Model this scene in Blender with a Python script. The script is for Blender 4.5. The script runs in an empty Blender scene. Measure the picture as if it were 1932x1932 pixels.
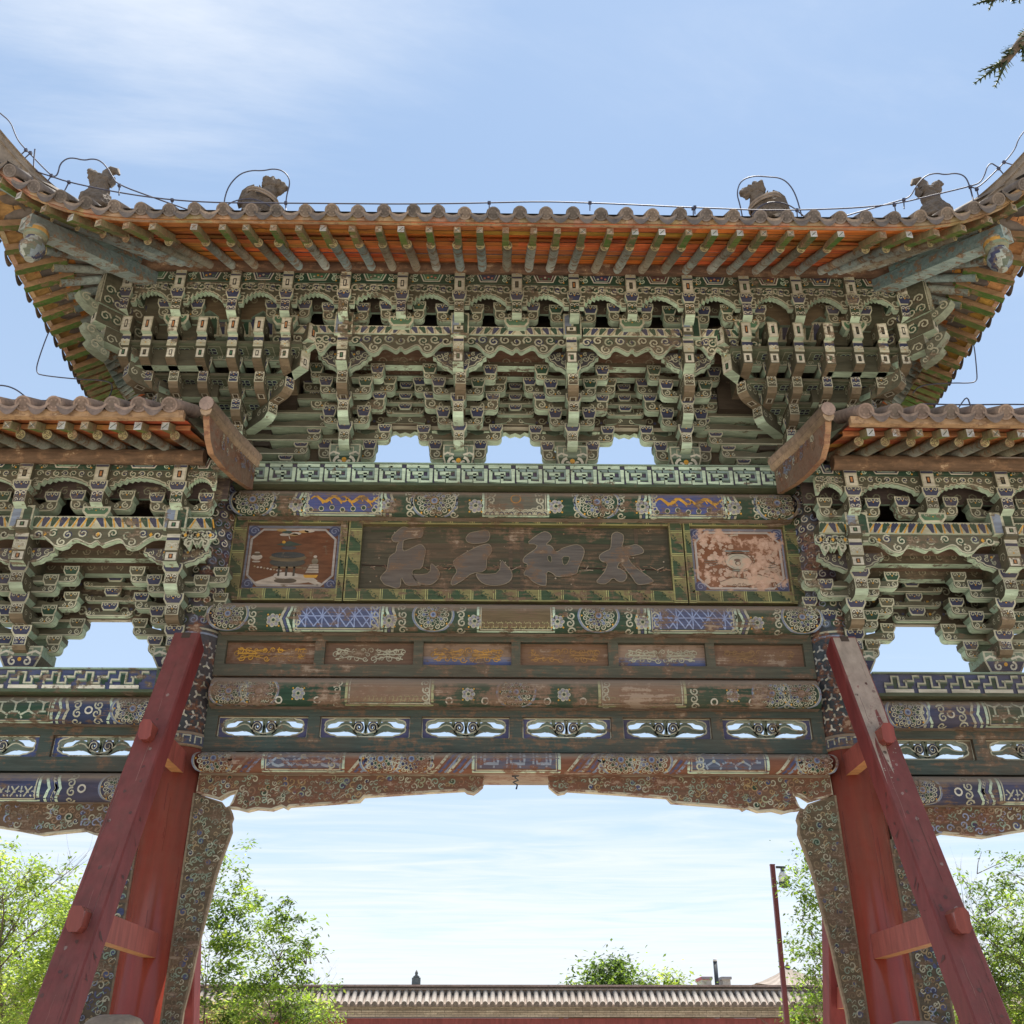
import bpy, bmesh, math, random
from mathutils import Vector, Matrix
random.seed(7)
R=math.radians; PI=math.pi
sc=bpy.context.scene
# ------------------------------------------------------------------ camera, sky, sun, exposure
CAM=(-0.165,-8.52,1.6); PITCH=28.4; YAW=0.9
cd=bpy.data.cameras.new('camera'); cam=bpy.data.objects.new('camera',cd); sc.collection.objects.link(cam)
cd.sensor_width=36; cd.lens=36.0; cd.clip_end=6000; cd.clip_start=.05
cam.location=CAM; cam.rotation_euler=(R(90+PITCH),0,R(-YAW)); sc.camera=cam
SUN=Vector((0.14,0.31,0.94)).normalized()
w=bpy.data.worlds.new('World'); sc.world=w; w.use_nodes=True
def build_world():
    nt=w.node_tree; N=nt.nodes; L=nt.links
    bg=N['Background']; bg.inputs[1].default_value=.105
    sky=N.new('ShaderNodeTexSky'); sky.sky_type='NISHITA'; sky.sun_disc=False
    sky.sun_elevation=math.asin(SUN.z); sky.sun_rotation=math.atan2(SUN.x,SUN.y)
    sky.air_density=1.0; sky.dust_density=.6; sky.ozone_density=1.5; sky.altitude=1000
    tc=N.new('ShaderNodeTexCoord'); sep=N.new('ShaderNodeSeparateXYZ'); L.new(tc.outputs['Generated'],sep.inputs[0])
    def mth(op,a,b=None,c=None,clamp=False):
        m=N.new('ShaderNodeMath'); m.operation=op; m.use_clamp=clamp
        for i,x in enumerate((a,b,c)):
            if x is None: continue
            if isinstance(x,(int,float)): m.inputs[i].default_value=x
            else: L.new(x,m.inputs[i])
        return m.outputs[0]
    # flat cloud layer: project the direction onto a plane high above
    zc=mth('MAXIMUM',sep.outputs[2],.04)
    u=mth('DIVIDE',sep.outputs[0],zc); v=mth('DIVIDE',sep.outputs[1],zc)
    cmb=N.new('ShaderNodeCombineXYZ'); L.new(u,cmb.inputs[0]); L.new(v,cmb.inputs[1])
    mp=N.new('ShaderNodeMapping'); mp.inputs['Scale'].default_value=(.7,2.0,1); mp.inputs['Rotation'].default_value=(0,0,R(-24)); mp.inputs['Location'].default_value=(.3,.55,0)
    L.new(cmb.outputs[0],mp.inputs[0])
    n1=N.new('ShaderNodeTexNoise'); n1.inputs['Scale'].default_value=1.15; n1.inputs['Detail'].default_value=7; n1.inputs['Roughness'].default_value=.62; n1.inputs['Distortion'].default_value=1.0
    L.new(mp.outputs[0],n1.inputs['Vector'])
    # low bank near the horizon and the veil high on the left
    low=N.new('ShaderNodeMapRange'); low.inputs[1].default_value=.30; low.inputs[2].default_value=.04; low.inputs[3].default_value=0; low.inputs[4].default_value=.60
    L.new(sep.outputs[2],low.inputs[0])
    hi=N.new('ShaderNodeMapRange'); hi.inputs[1].default_value=.66; hi.inputs[2].default_value=.80; hi.inputs[3].default_value=0; hi.inputs[4].default_value=.56
    L.new(sep.outputs[2],hi.inputs[0])
    lf=N.new('ShaderNodeMapRange'); lf.inputs[1].default_value=.02; lf.inputs[2].default_value=-.30; lf.inputs[3].default_value=.12; lf.inputs[4].default_value=1.0
    L.new(sep.outputs[0],lf.inputs[0])
    hl=mth('MULTIPLY',hi.outputs[0],lf.outputs[0])
    bias=mth('ADD',low.outputs[0],hl)
    s=mth('ADD',n1.outputs['Fac'],bias)
    cr=N.new('ShaderNodeMapRange'); cr.interpolation_type='SMOOTHSTEP'; cr.inputs[1].default_value=.55; cr.inputs[2].default_value=1.15; cr.inputs[3].default_value=0.0; cr.inputs[4].default_value=.93
    L.new(s,cr.inputs[0])
    tint=N.new('ShaderNodeMix'); tint.data_type='RGBA'; tint.blend_type='MIX'; tint.inputs['Factor'].default_value=.72
    L.new(sky.outputs[0],tint.inputs[6])
    rp=N.new('ShaderNodeMapRange'); rp.inputs[1].default_value=.08; rp.inputs[2].default_value=.72; L.new(sep.outputs[2],rp.inputs[0])
    air=N.new('ShaderNodeMix'); air.data_type='RGBA'; L.new(rp.outputs[0],air.inputs['Factor']); air.inputs[6].default_value=(3.5,4.15,4.85,1); air.inputs[7].default_value=(2.15,3.0,4.25,1); L.new(air.outputs[2],tint.inputs[7])
    mx=N.new('ShaderNodeMix'); mx.data_type='RGBA'
    L.new(cr.outputs[0],mx.inputs['Factor']); L.new(tint.outputs[2],mx.inputs[6]); mx.inputs[7].default_value=(4.7,4.95,5.3,1)
    L.new(mx.outputs[2],bg.inputs[0])
build_world()
sd=bpy.data.lights.new('sun','SUN'); sd.energy=5.0; sd.angle=R(.5); sd.color=(1,.95,.87)
so=bpy.data.objects.new('sun',sd); sc.collection.objects.link(so); so.rotation_euler=SUN.to_track_quat('Z','Y').to_euler(); so.location=(0,20,30)
vs=sc.view_settings; vs.view_transform='Standard'; vs.look='None'; vs.exposure=1.0; vs.gamma=1; vs.use_curve_mapping=False

# ------------------------------------------------------------------ measuring helpers: a sight line met with a plane of the building
_th,_ps=R(PITCH),R(YAW)
_f=Vector((math.sin(_ps)*math.cos(_th),math.cos(_ps)*math.cos(_th),math.sin(_th))); _r=Vector((math.cos(_ps),-math.sin(_ps),0)); _u=_r.cross(_f)
def _ray(x,y): return _f+_r*((x-966)/1932)-_u*((y-966)/1932)
def onY(x,y,Y):
    r=_ray(x,y); return Vector(CAM)+r*((Y-CAM[1])/r.y)
def onX(x,y,X):
    r=_ray(x,y); return Vector(CAM)+r*((X-CAM[0])/r.x)
def hz(y,Y,x=971): return onY(x,y,Y).z
def hx(x,y,Y): return onY(x,y,Y).x

# ------------------------------------------------------------------ mesh builder
class MB:
    def __init__(s): s.v=[]; s.f=[]; s.c=[]; s.sm=[]; s.T=None; s.sub=0
    def add(s,p):
        p=Vector(p)
        if s.T is not None: p=s.T@p
        s.v.append(p); return len(s.v)-1
    def fi(s,idx,col,sm=False): s.f.append(idx); s.c.append(col); s.sm.append(sm)
    def face(s,pts,col,sm=False): s.fi([s.add(p) for p in pts],col,sm)
    def box(s,x0,x1,y0,y1,z0,z1,col,front=None,bottom=None,side=None,top=None):
        a=[s.add(p) for p in ((x0,y0,z0),(x1,y0,z0),(x1,y1,z0),(x0,y1,z0),(x0,y0,z1),(x1,y0,z1),(x1,y1,z1),(x0,y1,z1))]
        s.fi([a[0],a[1],a[5],a[4]],front or col); s.fi([a[2],a[3],a[7],a[6]],col)
        s.fi([a[3],a[2],a[1],a[0]],bottom or col); s.fi([a[4],a[5],a[6],a[7]],top or col)
        s.fi([a[3],a[0],a[4],a[7]],side or col); s.fi([a[1],a[2],a[6],a[5]],side or col)
    def hexa(s,p,col,front=None,bottom=None,side=None):   # p: 4 bottom then 4 top, counter-clockwise from front-left
        a=[s.add(q) for q in p]
        s.fi([a[0],a[1],a[5],a[4]],front or col); s.fi([a[2],a[3],a[7],a[6]],col)
        s.fi([a[3],a[2],a[1],a[0]],bottom or col); s.fi([a[4],a[5],a[6],a[7]],col)
        s.fi([a[3],a[0],a[4],a[7]],side or col); s.fi([a[1],a[2],a[6],a[5]],side or col)
    def prism(s,prof,fn,d0,d1,front,edge,back=None,edges=None,sm=False):
        """prof: outline (a,b); fn(a,b,d) -> point; extruded from d0 (front) to d1"""
        n=len(prof); A=[s.add(fn(a,b,d0)) for a,b in prof]; B=[s.add(fn(a,b,d1)) for a,b in prof]
        s.fi(A,front); s.fi(B[::-1],back or edge)
        for i in range(n):
            j=(i+1)%n; s.fi([A[j],A[i],B[i],B[j]],edges[i] if edges else edge,sm)
    def tube(s,pts,r,n,col,cap=None,sm=True,ref=None):
        pts=[Vector(p) for p in pts]; rings=[]
        up=Vector(ref) if ref else None
        for i,p in enumerate(pts):
            t=(pts[min(i+1,len(pts)-1)]-pts[max(i-1,0)]).normalized()
            if up is None or abs(t.dot(up))>.98: up=Vector((0,0,1)) if abs(t.z)<.9 else Vector((1,0,0))
            a=t.cross(up).normalized(); b=a.cross(t).normalized(); up=b
            rr=r[i] if isinstance(r,(list,tuple)) else r
            rings.append([s.add(p+a*rr*math.cos(2*PI*k/n)+b*rr*math.sin(2*PI*k/n)) for k in range(n)])
        for q in range(len(rings)-1):
            for k in range(n): s.fi([rings[q][k],rings[q][(k+1)%n],rings[q+1][(k+1)%n],rings[q+1][k]],col,sm)
        s.fi(rings[0],cap or col); s.fi(rings[-1][::-1],cap or col)
    def lathe(s,o,prof,n,cols,axis=None,sm=True):
        o=Vector(o); rings=[]
        M=axis.to_track_quat('Z','Y').to_matrix() if axis is not None else Matrix.Identity(3)
        for r,z in prof: rings.append([s.add(o+M@Vector((r*math.cos(2*PI*k/n),r*math.sin(2*PI*k/n),z))) for k in range(n)])
        for q in range(len(rings)-1):
            for k in range(n):
                c=cols(q,k) if callable(cols) else (cols[q] if isinstance(cols,list) else cols)
                s.fi([rings[q][k],rings[q][(k+1)%n],rings[q+1][(k+1)%n],rings[q+1][k]],c,sm)
        c0=cols(0,0) if callable(cols) else (cols[0] if isinstance(cols,list) else cols)
        s.fi(rings[0][::-1],c0); s.fi(rings[-1],c0)
    # ---- painted ornament: mp(a,b,e) maps a flat drawing onto a surface, e lifts it off
    def ribbon(s,mp,pts,w,col,e=.002,closed=False):
        n=len(pts)
        if n<2: return
        if s.sub and not closed and not isinstance(w,(list,tuple)):
            Q=[pts[0]]
            for p,q in zip(pts[:-1],pts[1:]):
                m=max(1,int(math.hypot(q[0]-p[0],q[1]-p[1])/s.sub)); Q+=[(p[0]+(q[0]-p[0])*k/m,p[1]+(q[1]-p[1])*k/m) for k in range(1,m+1)]
            pts=Q; n=len(pts)
        Lr=[];Rr=[]
        for i in range(n):
            if closed: p0=pts[i-1]; p1=pts[(i+1)%n]
            else: p0=pts[max(i-1,0)]; p1=pts[min(i+1,n-1)]
            dx=p1[0]-p0[0]; dy=p1[1]-p0[1]; l=math.hypot(dx,dy) or 1
            ww=(w[i] if isinstance(w,(list,tuple)) else w)/2
            nx=-dy/l*ww; ny=dx/l*ww
            Lr.append(s.add(mp(pts[i][0]+nx,pts[i][1]+ny,e))); Rr.append(s.add(mp(pts[i][0]-nx,pts[i][1]-ny,e)))
        for i in range(n if closed else n-1):
            j=(i+1)%n; s.fi([Rr[i],Rr[j],Lr[j],Lr[i]],col)
    def disc(s,mp,x,y,r,col,e=.003,n=10,ry=None):
        ry=ry or r; s.fi([s.add(mp(x+r*math.cos(2*PI*k/n),y+ry*math.sin(2*PI*k/n),e)) for k in range(n)],col)
    def ring(s,mp,x,y,r,w,col,e=.003,n=12,a0=0,a1=2*PI):
        m=max(3,int(n*(a1-a0)/(2*PI))); cl=a1-a0>6.2
        s.ribbon(mp,[(x+r*math.cos(a0+(a1-a0)*k/m),y+r*math.sin(a0+(a1-a0)*k/m)) for k in range(m if cl else m+1)],w,col,e,cl)
    def curl(s,mp,x,y,r,col,w=None,dirn=1,rot=0.0,turns=1.25,e=.003,n=11,rin=.22):
        pts=[];ws=[]
        w=w or r*.36
        for k in range(n+1):
            t=k/n; rr=r*(1-(1-rin)*t); a=rot+dirn*2*PI*turns*t
            pts.append((x+rr*math.cos(a),y+rr*math.sin(a))); ws.append(w*(1-.35*t))
        s.ribbon(mp,pts,ws,col,e)
    def poly(s,mp,pts,col,e=.002): s.fi([s.add(mp(a,b,e)) for a,b in pts],col)
    def obj(s,name,mat,parent=None,shade=None):
        me=bpy.data.meshes.new(name); me.from_pydata([tuple(p) for p in s.v],[],s.f)
        at=me.attributes.new('col','FLOAT_COLOR','FACE')
        buf=[]
        for c in s.c: buf.extend((c[0],c[1],c[2],1.0))
        at.data.foreach_set('color',buf)
        me.polygons.foreach_set('use_smooth',s.sm); me.update()
        me.materials.append(mat)
        o=bpy.data.objects.new(name,me); sc.collection.objects.link(o)
        if parent is not None: o.parent=parent
        return o
def tag(o,label=None,cat=None,group=None,kind=None):
    for k,v in (('label',label),('category',cat),('group',group),('kind',kind)):
        if v: o[k]=v
    return o
def empty(name,loc=(0,0,0)):
    o=bpy.data.objects.new(name,None); sc.collection.objects.link(o); o.location=loc; o.empty_display_size=.2; return o
def copy_tree(o,parent,loc=None):
    c=o.copy(); sc.collection.objects.link(c); c.parent=parent
    if loc is not None: c.location=loc
    else:                                                     # hand-set timbers never repeat exactly
        c.location=Vector(o.location)+Vector((random.uniform(-.007,.007),random.uniform(-.004,.004),random.uniform(-.004,.004))); c.rotation_euler=(0,random.uniform(-.0016,.0016),random.uniform(-.035,.035))
    for ch in list(o.children): copy_tree(ch,c)
    return c
def plane(o,u,v,n):
    o,u,v,n=Vector(o),Vector(u),Vector(v),Vector(n)
    return lambda a,b,e: o+u*a+v*b+n*e
def front(y): return lambda a,b,e: (a,y-e,b)         # a wall face looking at -Y: a = x, b = z
def under(z): return lambda a,b,e: (a,b,z-e)

# ------------------------------------------------------------------ materials
def paint(name,solid=None,wear=.3,wearcol=(.15,.10,.065),wear2=(.30,.23,.165),dust=.75,rough=.78,spec=.25,bump=.25,grain=(2.5,14,14),wscale=7.0,var=.5,spots=.0,grime=.35,rnd=0):
    m=bpy.data.materials.new(name); m.use_nodes=True; nt=m.node_tree; N=nt.nodes; L=nt.links
    b=N['Principled BSDF']; b.inputs['Roughness'].default_value=rough; b.inputs['Specular IOR Level'].default_value=spec
    at=N.new('ShaderNodeAttribute'); at.attribute_name='col'
    g=N.new('ShaderNodeNewGeometry')
    mp=N.new('ShaderNodeMapping'); mp.inputs['Scale'].default_value=grain; L.new(g.outputs['Position'],mp.inputs[0])
    n1=N.new('ShaderNodeTexNoise'); n1.inputs['Scale'].default_value=2.2; n1.inputs['Detail'].default_value=6; n1.inputs['Roughness'].default_value=.65; L.new(mp.outputs[0],n1.inputs['Vector'])
    n2=N.new('ShaderNodeTexNoise'); n2.inputs['Scale'].default_value=wscale; n2.inputs['Detail'].default_value=8; n2.inputs['Roughness'].default_value=.72; L.new(g.outputs['Position'],n2.inputs['Vector'])
    n3=N.new('ShaderNodeTexNoise'); n3.inputs['Scale'].default_value=1.3; n3.inputs['Detail'].default_value=3; L.new(g.outputs['Position'],n3.inputs['Vector'])
    def rng(src,a,b_,c,d):
        r=N.new('ShaderNodeMapRange'); r.inputs[1].default_value=a; r.inputs[2].default_value=b_; r.inputs[3].default_value=c; r.inputs[4].default_value=d; L.new(src,r.inputs[0]); return r.outputs[0]
    def mul(a,b_,op='MULTIPLY'):
        q=N.new('ShaderNodeMath'); q.operation=op
        for i,x in enumerate((a,b_)):
            if isinstance(x,(int,float)): q.inputs[i].default_value=x
            else: L.new(x,q.inputs[i])
        return q.outputs[0]
    def mix(f,a,b_,bt='MIX'):
        q=N.new('ShaderNodeMix'); q.data_type='RGBA'; q.blend_type=bt
        if isinstance(f,(int,float)): q.inputs['Factor'].default_value=f
        else: L.new(f,q.inputs['Factor'])
        for i,x in ((6,a),(7,b_)):
            if isinstance(x,tuple): q.inputs[i].default_value=(*x,1)
            else: L.new(x,q.inputs[i])
        return q.outputs[2]
    val=rng(n1.outputs['Fac'],.3,.7,1-var*.75,1+var*.45)
    if rnd:                                                    # every timber has weathered a little differently
        oi=N.new('ShaderNodeObjectInfo'); val=mul(val,rng(oi.outputs['Random'],0,1,.74,1.22))
    hs=N.new('ShaderNodeHueSaturation')
    if solid: hs.inputs['Color'].default_value=(*solid,1)
    else: L.new(at.outputs['Color'],hs.inputs['Color'])
    L.new(val,hs.inputs['Value'])
    col=hs.outputs[0]
    if grime>0:
        gm=mul(rng(n3.outputs['Fac'],.42,.66,0,1),grime)
        col=mix(gm,col,tuple(c*.8 for c in wearcol))
    mixn=mul(mul(n2.outputs['Fac'],.65),mul(n1.outputs['Fac'],.35),'ADD')
    thr=.62-.24*wear
    if rnd: mixn=mul(mixn,rng(oi.outputs['Random'],0,1,.95,1.12))
    if wear>0:
        col=mix(rng(mixn,thr,thr+.05,0,.92),col,wearcol)
        col=mix(rng(mixn,thr+.075,thr+.10,0,.8),col,wear2)
    if spots>0:
        vo=N.new('ShaderNodeTexVoronoi'); vo.inputs['Scale'].default_value=5.5; L.new(g.outputs['Position'],vo.inputs['Vector'])
        col=mix(rng(vo.outputs['Distance'],.035*spots,.02*spots,0,.85),col,(.62,.57,.5))
    if dust>0:
        sp=N.new('ShaderNodeSeparateXYZ'); L.new(g.outputs['Normal'],sp.inputs[0])
        dz=mul(rng(sp.outputs[2],.12,.6,0,1),rng(n2.outputs['Fac'],.28,.62,.55,1))
        col=mix(mul(dz,dust),col,(.30,.235,.175))
    L.new(col,b.inputs['Base Color'])
    bp=N.new('ShaderNodeBump'); bp.inputs['Strength'].default_value=bump; bp.inputs['Distance'].default_value=.012
    L.new(mixn,bp.inputs['Height']); L.new(bp.outputs[0],b.inputs['Normal'])
    return m
M_PAINT=paint('painted_timber',wear=.20,wearcol=(.14,.105,.07),rnd=1)
M_WORN=paint('worn_painted_timber',wear=.47,wearcol=(.17,.075,.045),wear2=(.36,.26,.19),wscale=5.0,grain=(1.6,16,16))
M_BEAM=paint('painted_beam_timber',wear=.44,wearcol=(.15,.095,.06),wscale=4.5,grain=(1.4,18,18))
M_BEAM3=paint('bare_beam_timber',wear=.60,wearcol=(.19,.115,.075),wear2=(.33,.25,.18),wscale=3.2,grain=(1.1,18,18))
M_RED=paint('red_lacquer',wear=.02,wearcol=(.22,.05,.03),wear2=(.45,.33,.25),dust=.25,rough=.20,spec=.40,bump=.04,grain=(9,9,.7),wscale=2.5,var=.30,spots=.5,grime=.05)
M_BRACE=paint('dusty_red_paint',wear=.07,wearcol=(.20,.06,.055),wear2=(.42,.33,.28),dust=.22,rough=.6,spec=.25,bump=.2,grain=(6,6,1.2),wscale=9,var=.45,grime=.15)
M_PLANK=paint('orange_planks',wear=.20,wearcol=(.22,.075,.035),wear2=(.55,.33,.16),dust=0,rough=.7,grain=(1.2,9,9),wscale=6,var=.75,grime=.3)
M_TILE=paint('clay_tile',wear=.26,wearcol=(.15,.125,.10),wear2=(.36,.30,.25),dust=.35,rough=.8,bump=.4,grain=(6,6,6),wscale=14,var=.55)
M_WOOD=paint('weathered_wood',wear=.45,wearcol=(.20,.12,.07),wear2=(.44,.33,.22),dust=.4,rough=.85,bump=.4,grain=(3,12,12),wscale=8,var=.6)
M_FLAKE=paint('flaked_painting',wear=.42,wearcol=(.52,.34,.25),wear2=(.58,.40,.31),dust=0,rough=.8,grain=(4,4,4),wscale=7,var=.25,grime=.15)
M_STONE=paint('stone',wear=.2,wearcol=(.26,.2,.15),wear2=(.42,.36,.3),dust=.2,rough=.85,bump=.5,grain=(8,8,8),wscale=12)
M_BEAST=paint('beast_stone',solid=(.135,.108,.085),wear=.3,wearcol=(.085,.07,.06),wear2=(.34,.28,.23),dust=.3,rough=.88,bump=.6,grain=(9,9,9),wscale=16)
def flat(name,col,rough=.5,metal=0.0):
    m=bpy.data.materials.new(name); m.use_nodes=True; nt=m.node_tree; b=nt.nodes['Principled BSDF']
    n=nt.nodes.new('ShaderNodeTexNoise'); n.inputs['Scale'].default_value=30
    r=nt.nodes.new('ShaderNodeMix'); r.data_type='RGBA'; r.inputs[6].default_value=(*[c*.75 for c in col],1); r.inputs[7].default_value=(*[min(1,c*1.2) for c in col],1)
    nt.links.new(n.outputs['Fac'],r.inputs['Factor']); nt.links.new(r.outputs[2],b.inputs['Base Color'])
    b.inputs['Roughness'].default_value=rough; b.inputs['Metallic'].default_value=metal; return m
M_WIRE=flat('galvanised_wire',(.05,.05,.08),.6,.0)
M_WHITE=flat('white_plastic',(.7,.7,.7),.35)
M_MAROON=flat('maroon_metal',(.13,.025,.03),.45)
M_DARK=flat('dark_metal',(.04,.045,.05),.5)
# pigments
MINT=(.54,.68,.51); MINT2=(.27,.37,.28); CREAM=(.47,.46,.34); WHT=(.62,.59,.48); BRN=(.088,.072,.048); OLV=(.098,.096,.064); DGRN=(.03,.068,.042); GRN=(.07,.16,.09)
DBLU=(.042,.048,.095); BLUE=(.07,.09,.18); LBLU=(.22,.27,.36); GOLD=(.62,.33,.045); ORNG=(.86,.25,.07); TAN=(.30,.235,.175); SLATE=(.06,.085,.075); REDB=(.24,.082,.035); BLK=(.012,.012,.012); TEAL=(.06,.082,.07); BWOOD=(.24,.165,.11)
# ------------------------------------------------------------------ bracket pieces
def curlpair(mb,mp,cx,z,w,h,col=CREAM,e=.004,dot=True):
    r=min(w*.23,h*.34)
    mb.curl(mp,cx-w*.24,z+h*.52,r,col,r*.42,dirn=1,rot=-.3,turns=1.1,e=e,n=9)
    mb.curl(mp,cx+w*.24,z+h*.52,r,col,r*.42,dirn=-1,rot=PI+.3,turns=1.1,e=e,n=9)
    if dot: mb.disc(mp,cx,z+h*.3,r*.3,GOLD,e,6)
def block(mb,cx,yf,z0,z1,w=.15,d=.14,face=DBLU,rim=CREAM,side=MINT2):
    """bearing block: tapered foot, straight upper half, curled face"""
    h=z1-z0; zm=z0+h*.45; a=w*.36; b=w*.5; dy=d*.12
    yb=yf+d
    mb.hexa([(cx-a,yf+dy,z0),(cx+a,yf+dy,z0),(cx+a,yb-dy,z0),(cx-a,yb-dy,z0),(cx-b,yf,zm),(cx+b,yf,zm),(cx+b,yb,zm),(cx-b,yb,zm)],side,front=rim,bottom=MINT)
    mb.box(cx-b,cx+b,yf,yb,zm,z1,side,front=rim,bottom=MINT,side=OLV)
    mp=front(yf); m=w*.085
    mb.poly(mp,[(cx-b+m,zm),(cx-b+m,z1-m*.9),(cx+b-m,z1-m*.9),(cx+b-m,zm)],face,.002)
    fp=lambda q,r,e:(q,yf+dy*(1-(r-z0)/(zm-z0)) -e-.0015,r)
    mb.poly(fp,[(cx-a+m*.7,z0+m*.8),(cx-b+m,zm),(cx+b-m,zm),(cx+a-m*.7,z0+m*.8)],face,.002)
    curlpair(mb,mp,cx,z0+h*.28,w,h*.78,rim,.005)
def arm_profile(hw,z0,z1,rl):
    pts=[(-hw,z1),(-hw,z0+rl*1.1)]
    for k in range(1,4):
        a=k/4*PI/2; pts.append((-hw+rl*(1-math.cos(a)),z0+rl*1.1*(1-math.sin(a))))
    pts.append((-hw+rl,z0)); 
    return pts+[(-a,b) for a,b in reversed(pts)]
def cross_arm(cx,yf,hw,z0,z1,t=.09,blocks=None,face=OLV,mb=None,und=MINT):
    mb=mb or MB(); h=z1-z0; rl=min(.05,h*.55)
    pr=arm_profile(hw,z0,z1,rl); pr=[(a+cx,b) for a,b in pr]
    # the upper edge dips between the end blocks and the middle
    pr=pr+[(cx+hw*.62,z1),(cx+hw*.42,z1-h*.28),(cx+hw*.24,z1),(cx-hw*.24,z1),(cx-hw*.42,z1-h*.28),(cx-hw*.62,z1)]
    mb.prism(pr,lambda a,b,d:(a,d,b),yf,yf+t,face,und)
    mp=front(yf); half=len(arm_profile(hw,z0,z1,rl))
    edge=[]
    for a,b in pr[:half]:
        sx=.009 if a<cx else -.009; edge.append((a+sx,b+(.008 if b<z1-.001 else -.004)))
    mb.ribbon(mp,edge,.011,CREAM,.002)
    r=h*.36
    for sgn in (-1,1):
        mb.curl(mp,cx+sgn*(hw-r*1.7),z0+h*.52,r,CREAM,r*.42,dirn=sgn,rot=PI*.5,turns=1.25,e=.003)
        mb.curl(mp,cx+sgn*(hw-r*4.1),z0+h*.45,r*.72,CREAM,r*.3,dirn=-sgn,rot=PI*.5,turns=1.1,e=.003,n=8)
        mb.disc(mp,cx+sgn*(hw-r*2.9),z0+h*.3,r*.24,GOLD if random.random()<.6 else DBLU,.003,6)
    if blocks:
        for sgn in (-1,1): block(mb,cx+sgn*(hw-.055),yf-.02,blocks[0],blocks[1],w=.135,d=t+.05,face=random.choice((DBLU,DBLU,DGRN,OLV)))
    return mb
def white_square(mb,mp,cx,z0,z1,w,inner=None):
    mb.poly(mp,[(cx-w/2,z0),(cx+w/2,z0),(cx+w/2,z1),(cx-w/2,z1)],WHT,.002)
    a=w*.2; h=z1-z0
    mb.poly(mp,[(cx-a,z0+h*.2),(cx+a,z0+h*.2),(cx+a,z1-h*.2),(cx-a,z1-h*.2)],BLK,.004)
    mb.poly(mp,[(cx-a*.5,z0+h*.3),(cx+a*.5,z0+h*.3),(cx+a*.5,z1-h*.3),(cx-a*.5,z1-h*.3)],inner or random.choice((WHT,GRN,OLV,(.45,.2,.08))),.006)
def proj_arm(cx,yf,yb,z0,z1,w=.10,blk=None,mb=None,square=False,und=MINT):
    """arm that projects towards -Y: curled face, chamfered underside, bearing block on its head"""
    mb=mb or MB(); h=z1-z0; c=min(.10,h*.6); a=w/2; und=(.20,.155,.10) if square else und
    prof=[(yf,z0+c*.55),(yf,z1),(yb,z1),(yb,z0),(yf+c,z0),(yf+c*.45,z0+c*.12)]
    mb.prism(prof,lambda p,q,d:(d,p,q),cx-a,cx+a,OLV,OLV,back=OLV,edges=[CREAM,OLV,OLV,und,und,und])
    mp=front(yf); m=w*.1
    mb.poly(mp,[(cx-a+m,z0+c*.62),(cx+a-m,z0+c*.62),(cx+a-m,z1-m),(cx-a+m,z1-m)],random.choice((OLV,DBLU,BRN)),.002)
    curlpair(mb,mp,cx,z0+c*.55+(h-c*.5)*.36,w,(h-c*.5)*.62,WHT,.004)
    curlpair(mb,mp,cx,z0+c*.55,w,(h-c*.5)*.5,CREAM,.004,False)
    for sgn in (-1,1):                                        # scrolls on the cheeks
        ck=plane((cx+sgn*a,0,0),(0,1,0),(0,0,1),(sgn,0,0))
        for k in range(2): mb.curl(ck,yf+.06+k*.085,z0+h*.55,h*.2,CREAM,h*.06,rot=2.0,dirn=1-2*k,e=.002,n=8)
    if square:
        ub=lambda p,q,e:(p,q,z0-e)
        mb.ribbon(ub,[(cx-a*.55,yf+c+.02),(cx+a*.55,yf+c+.02),(cx+a*.55,yf+c+.09),(cx-a*.55,yf+c+.09)],.012,WHT,.002,True); mb.ribbon(ub,[(cx-a*.2,yf+c+.035),(cx+a*.2,yf+c+.035),(cx+a*.2,yf+c+.075),(cx-a*.2,yf+c+.075)],.008,BLK,.002,True)
    if blk: block(mb,cx,yf-.015,blk[0],blk[1],w=w*1.5,d=.15)
    return mb
def head_stack(cx,yfs,zs,yb,w=.10,mb=None):
    """carved beam head seen end on: bands, curls and white squares; zs = z of (bottom square, its top, band top, upper square bottom, top)"""
    mb=mb or MB(); a=w/2; (zb,zq,zc,zt)=zs; y1,y2=yfs
    und=MINT
    prof=[(y1,zb),(y1,zq),(y1-.012,zq+.01),(y1-.012,zc),(y2,zc+.012),(y2,zt-.02),(y2+.03,zt),(yb,zt),(yb,zb-.0),(y1+.13,zb-.02)]
    mb.prism(prof,lambda p,q,d:(d,p,q),cx-a,cx+a,OLV,OLV,back=OLV,edges=[OLV,OLV,CREAM,OLV,OLV,MINT2,OLV,OLV,und,und])
    white_square(mb,front(y1),cx,zb+.012,zq-.004,w*.8)
    mp=front(y1-.012); h=zc-zq
    mb.poly(mp,[(cx-a*.95,zq+h*.62),(cx+a*.95,zq+h*.62),(cx+a*.95,zq+h*.78),(cx-a*.95,zq+h*.78)],DBLU,.002)
    mb.poly(mp,[(cx-a*.95,zq+h*.80),(cx+a*.95,zq+h*.80),(cx+a*.95,zc-.004),(cx-a*.95,zc-.004)],WHT,.002)
    curlpair(mb,mp,cx,zq+h*.05,w,h*.55,WHT,.004)
    white_square(mb,front(y2),cx,zc+.03,zt-.03,w*.8)
    for sgn in (-1,1):
        ck=plane((cx+sgn*a,0,0),(0,1,0),(0,0,1),(sgn,0,0))
        for k in range(4): mb.curl(ck,y1+.06+(k%2)*.1,zb+(zt-zb)*(.3+.4*(k//2)),(zt-zb)*.13,CREAM,.011,rot=k,dirn=1-2*(k%2),e=.002,n=8)
    return mb
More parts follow.
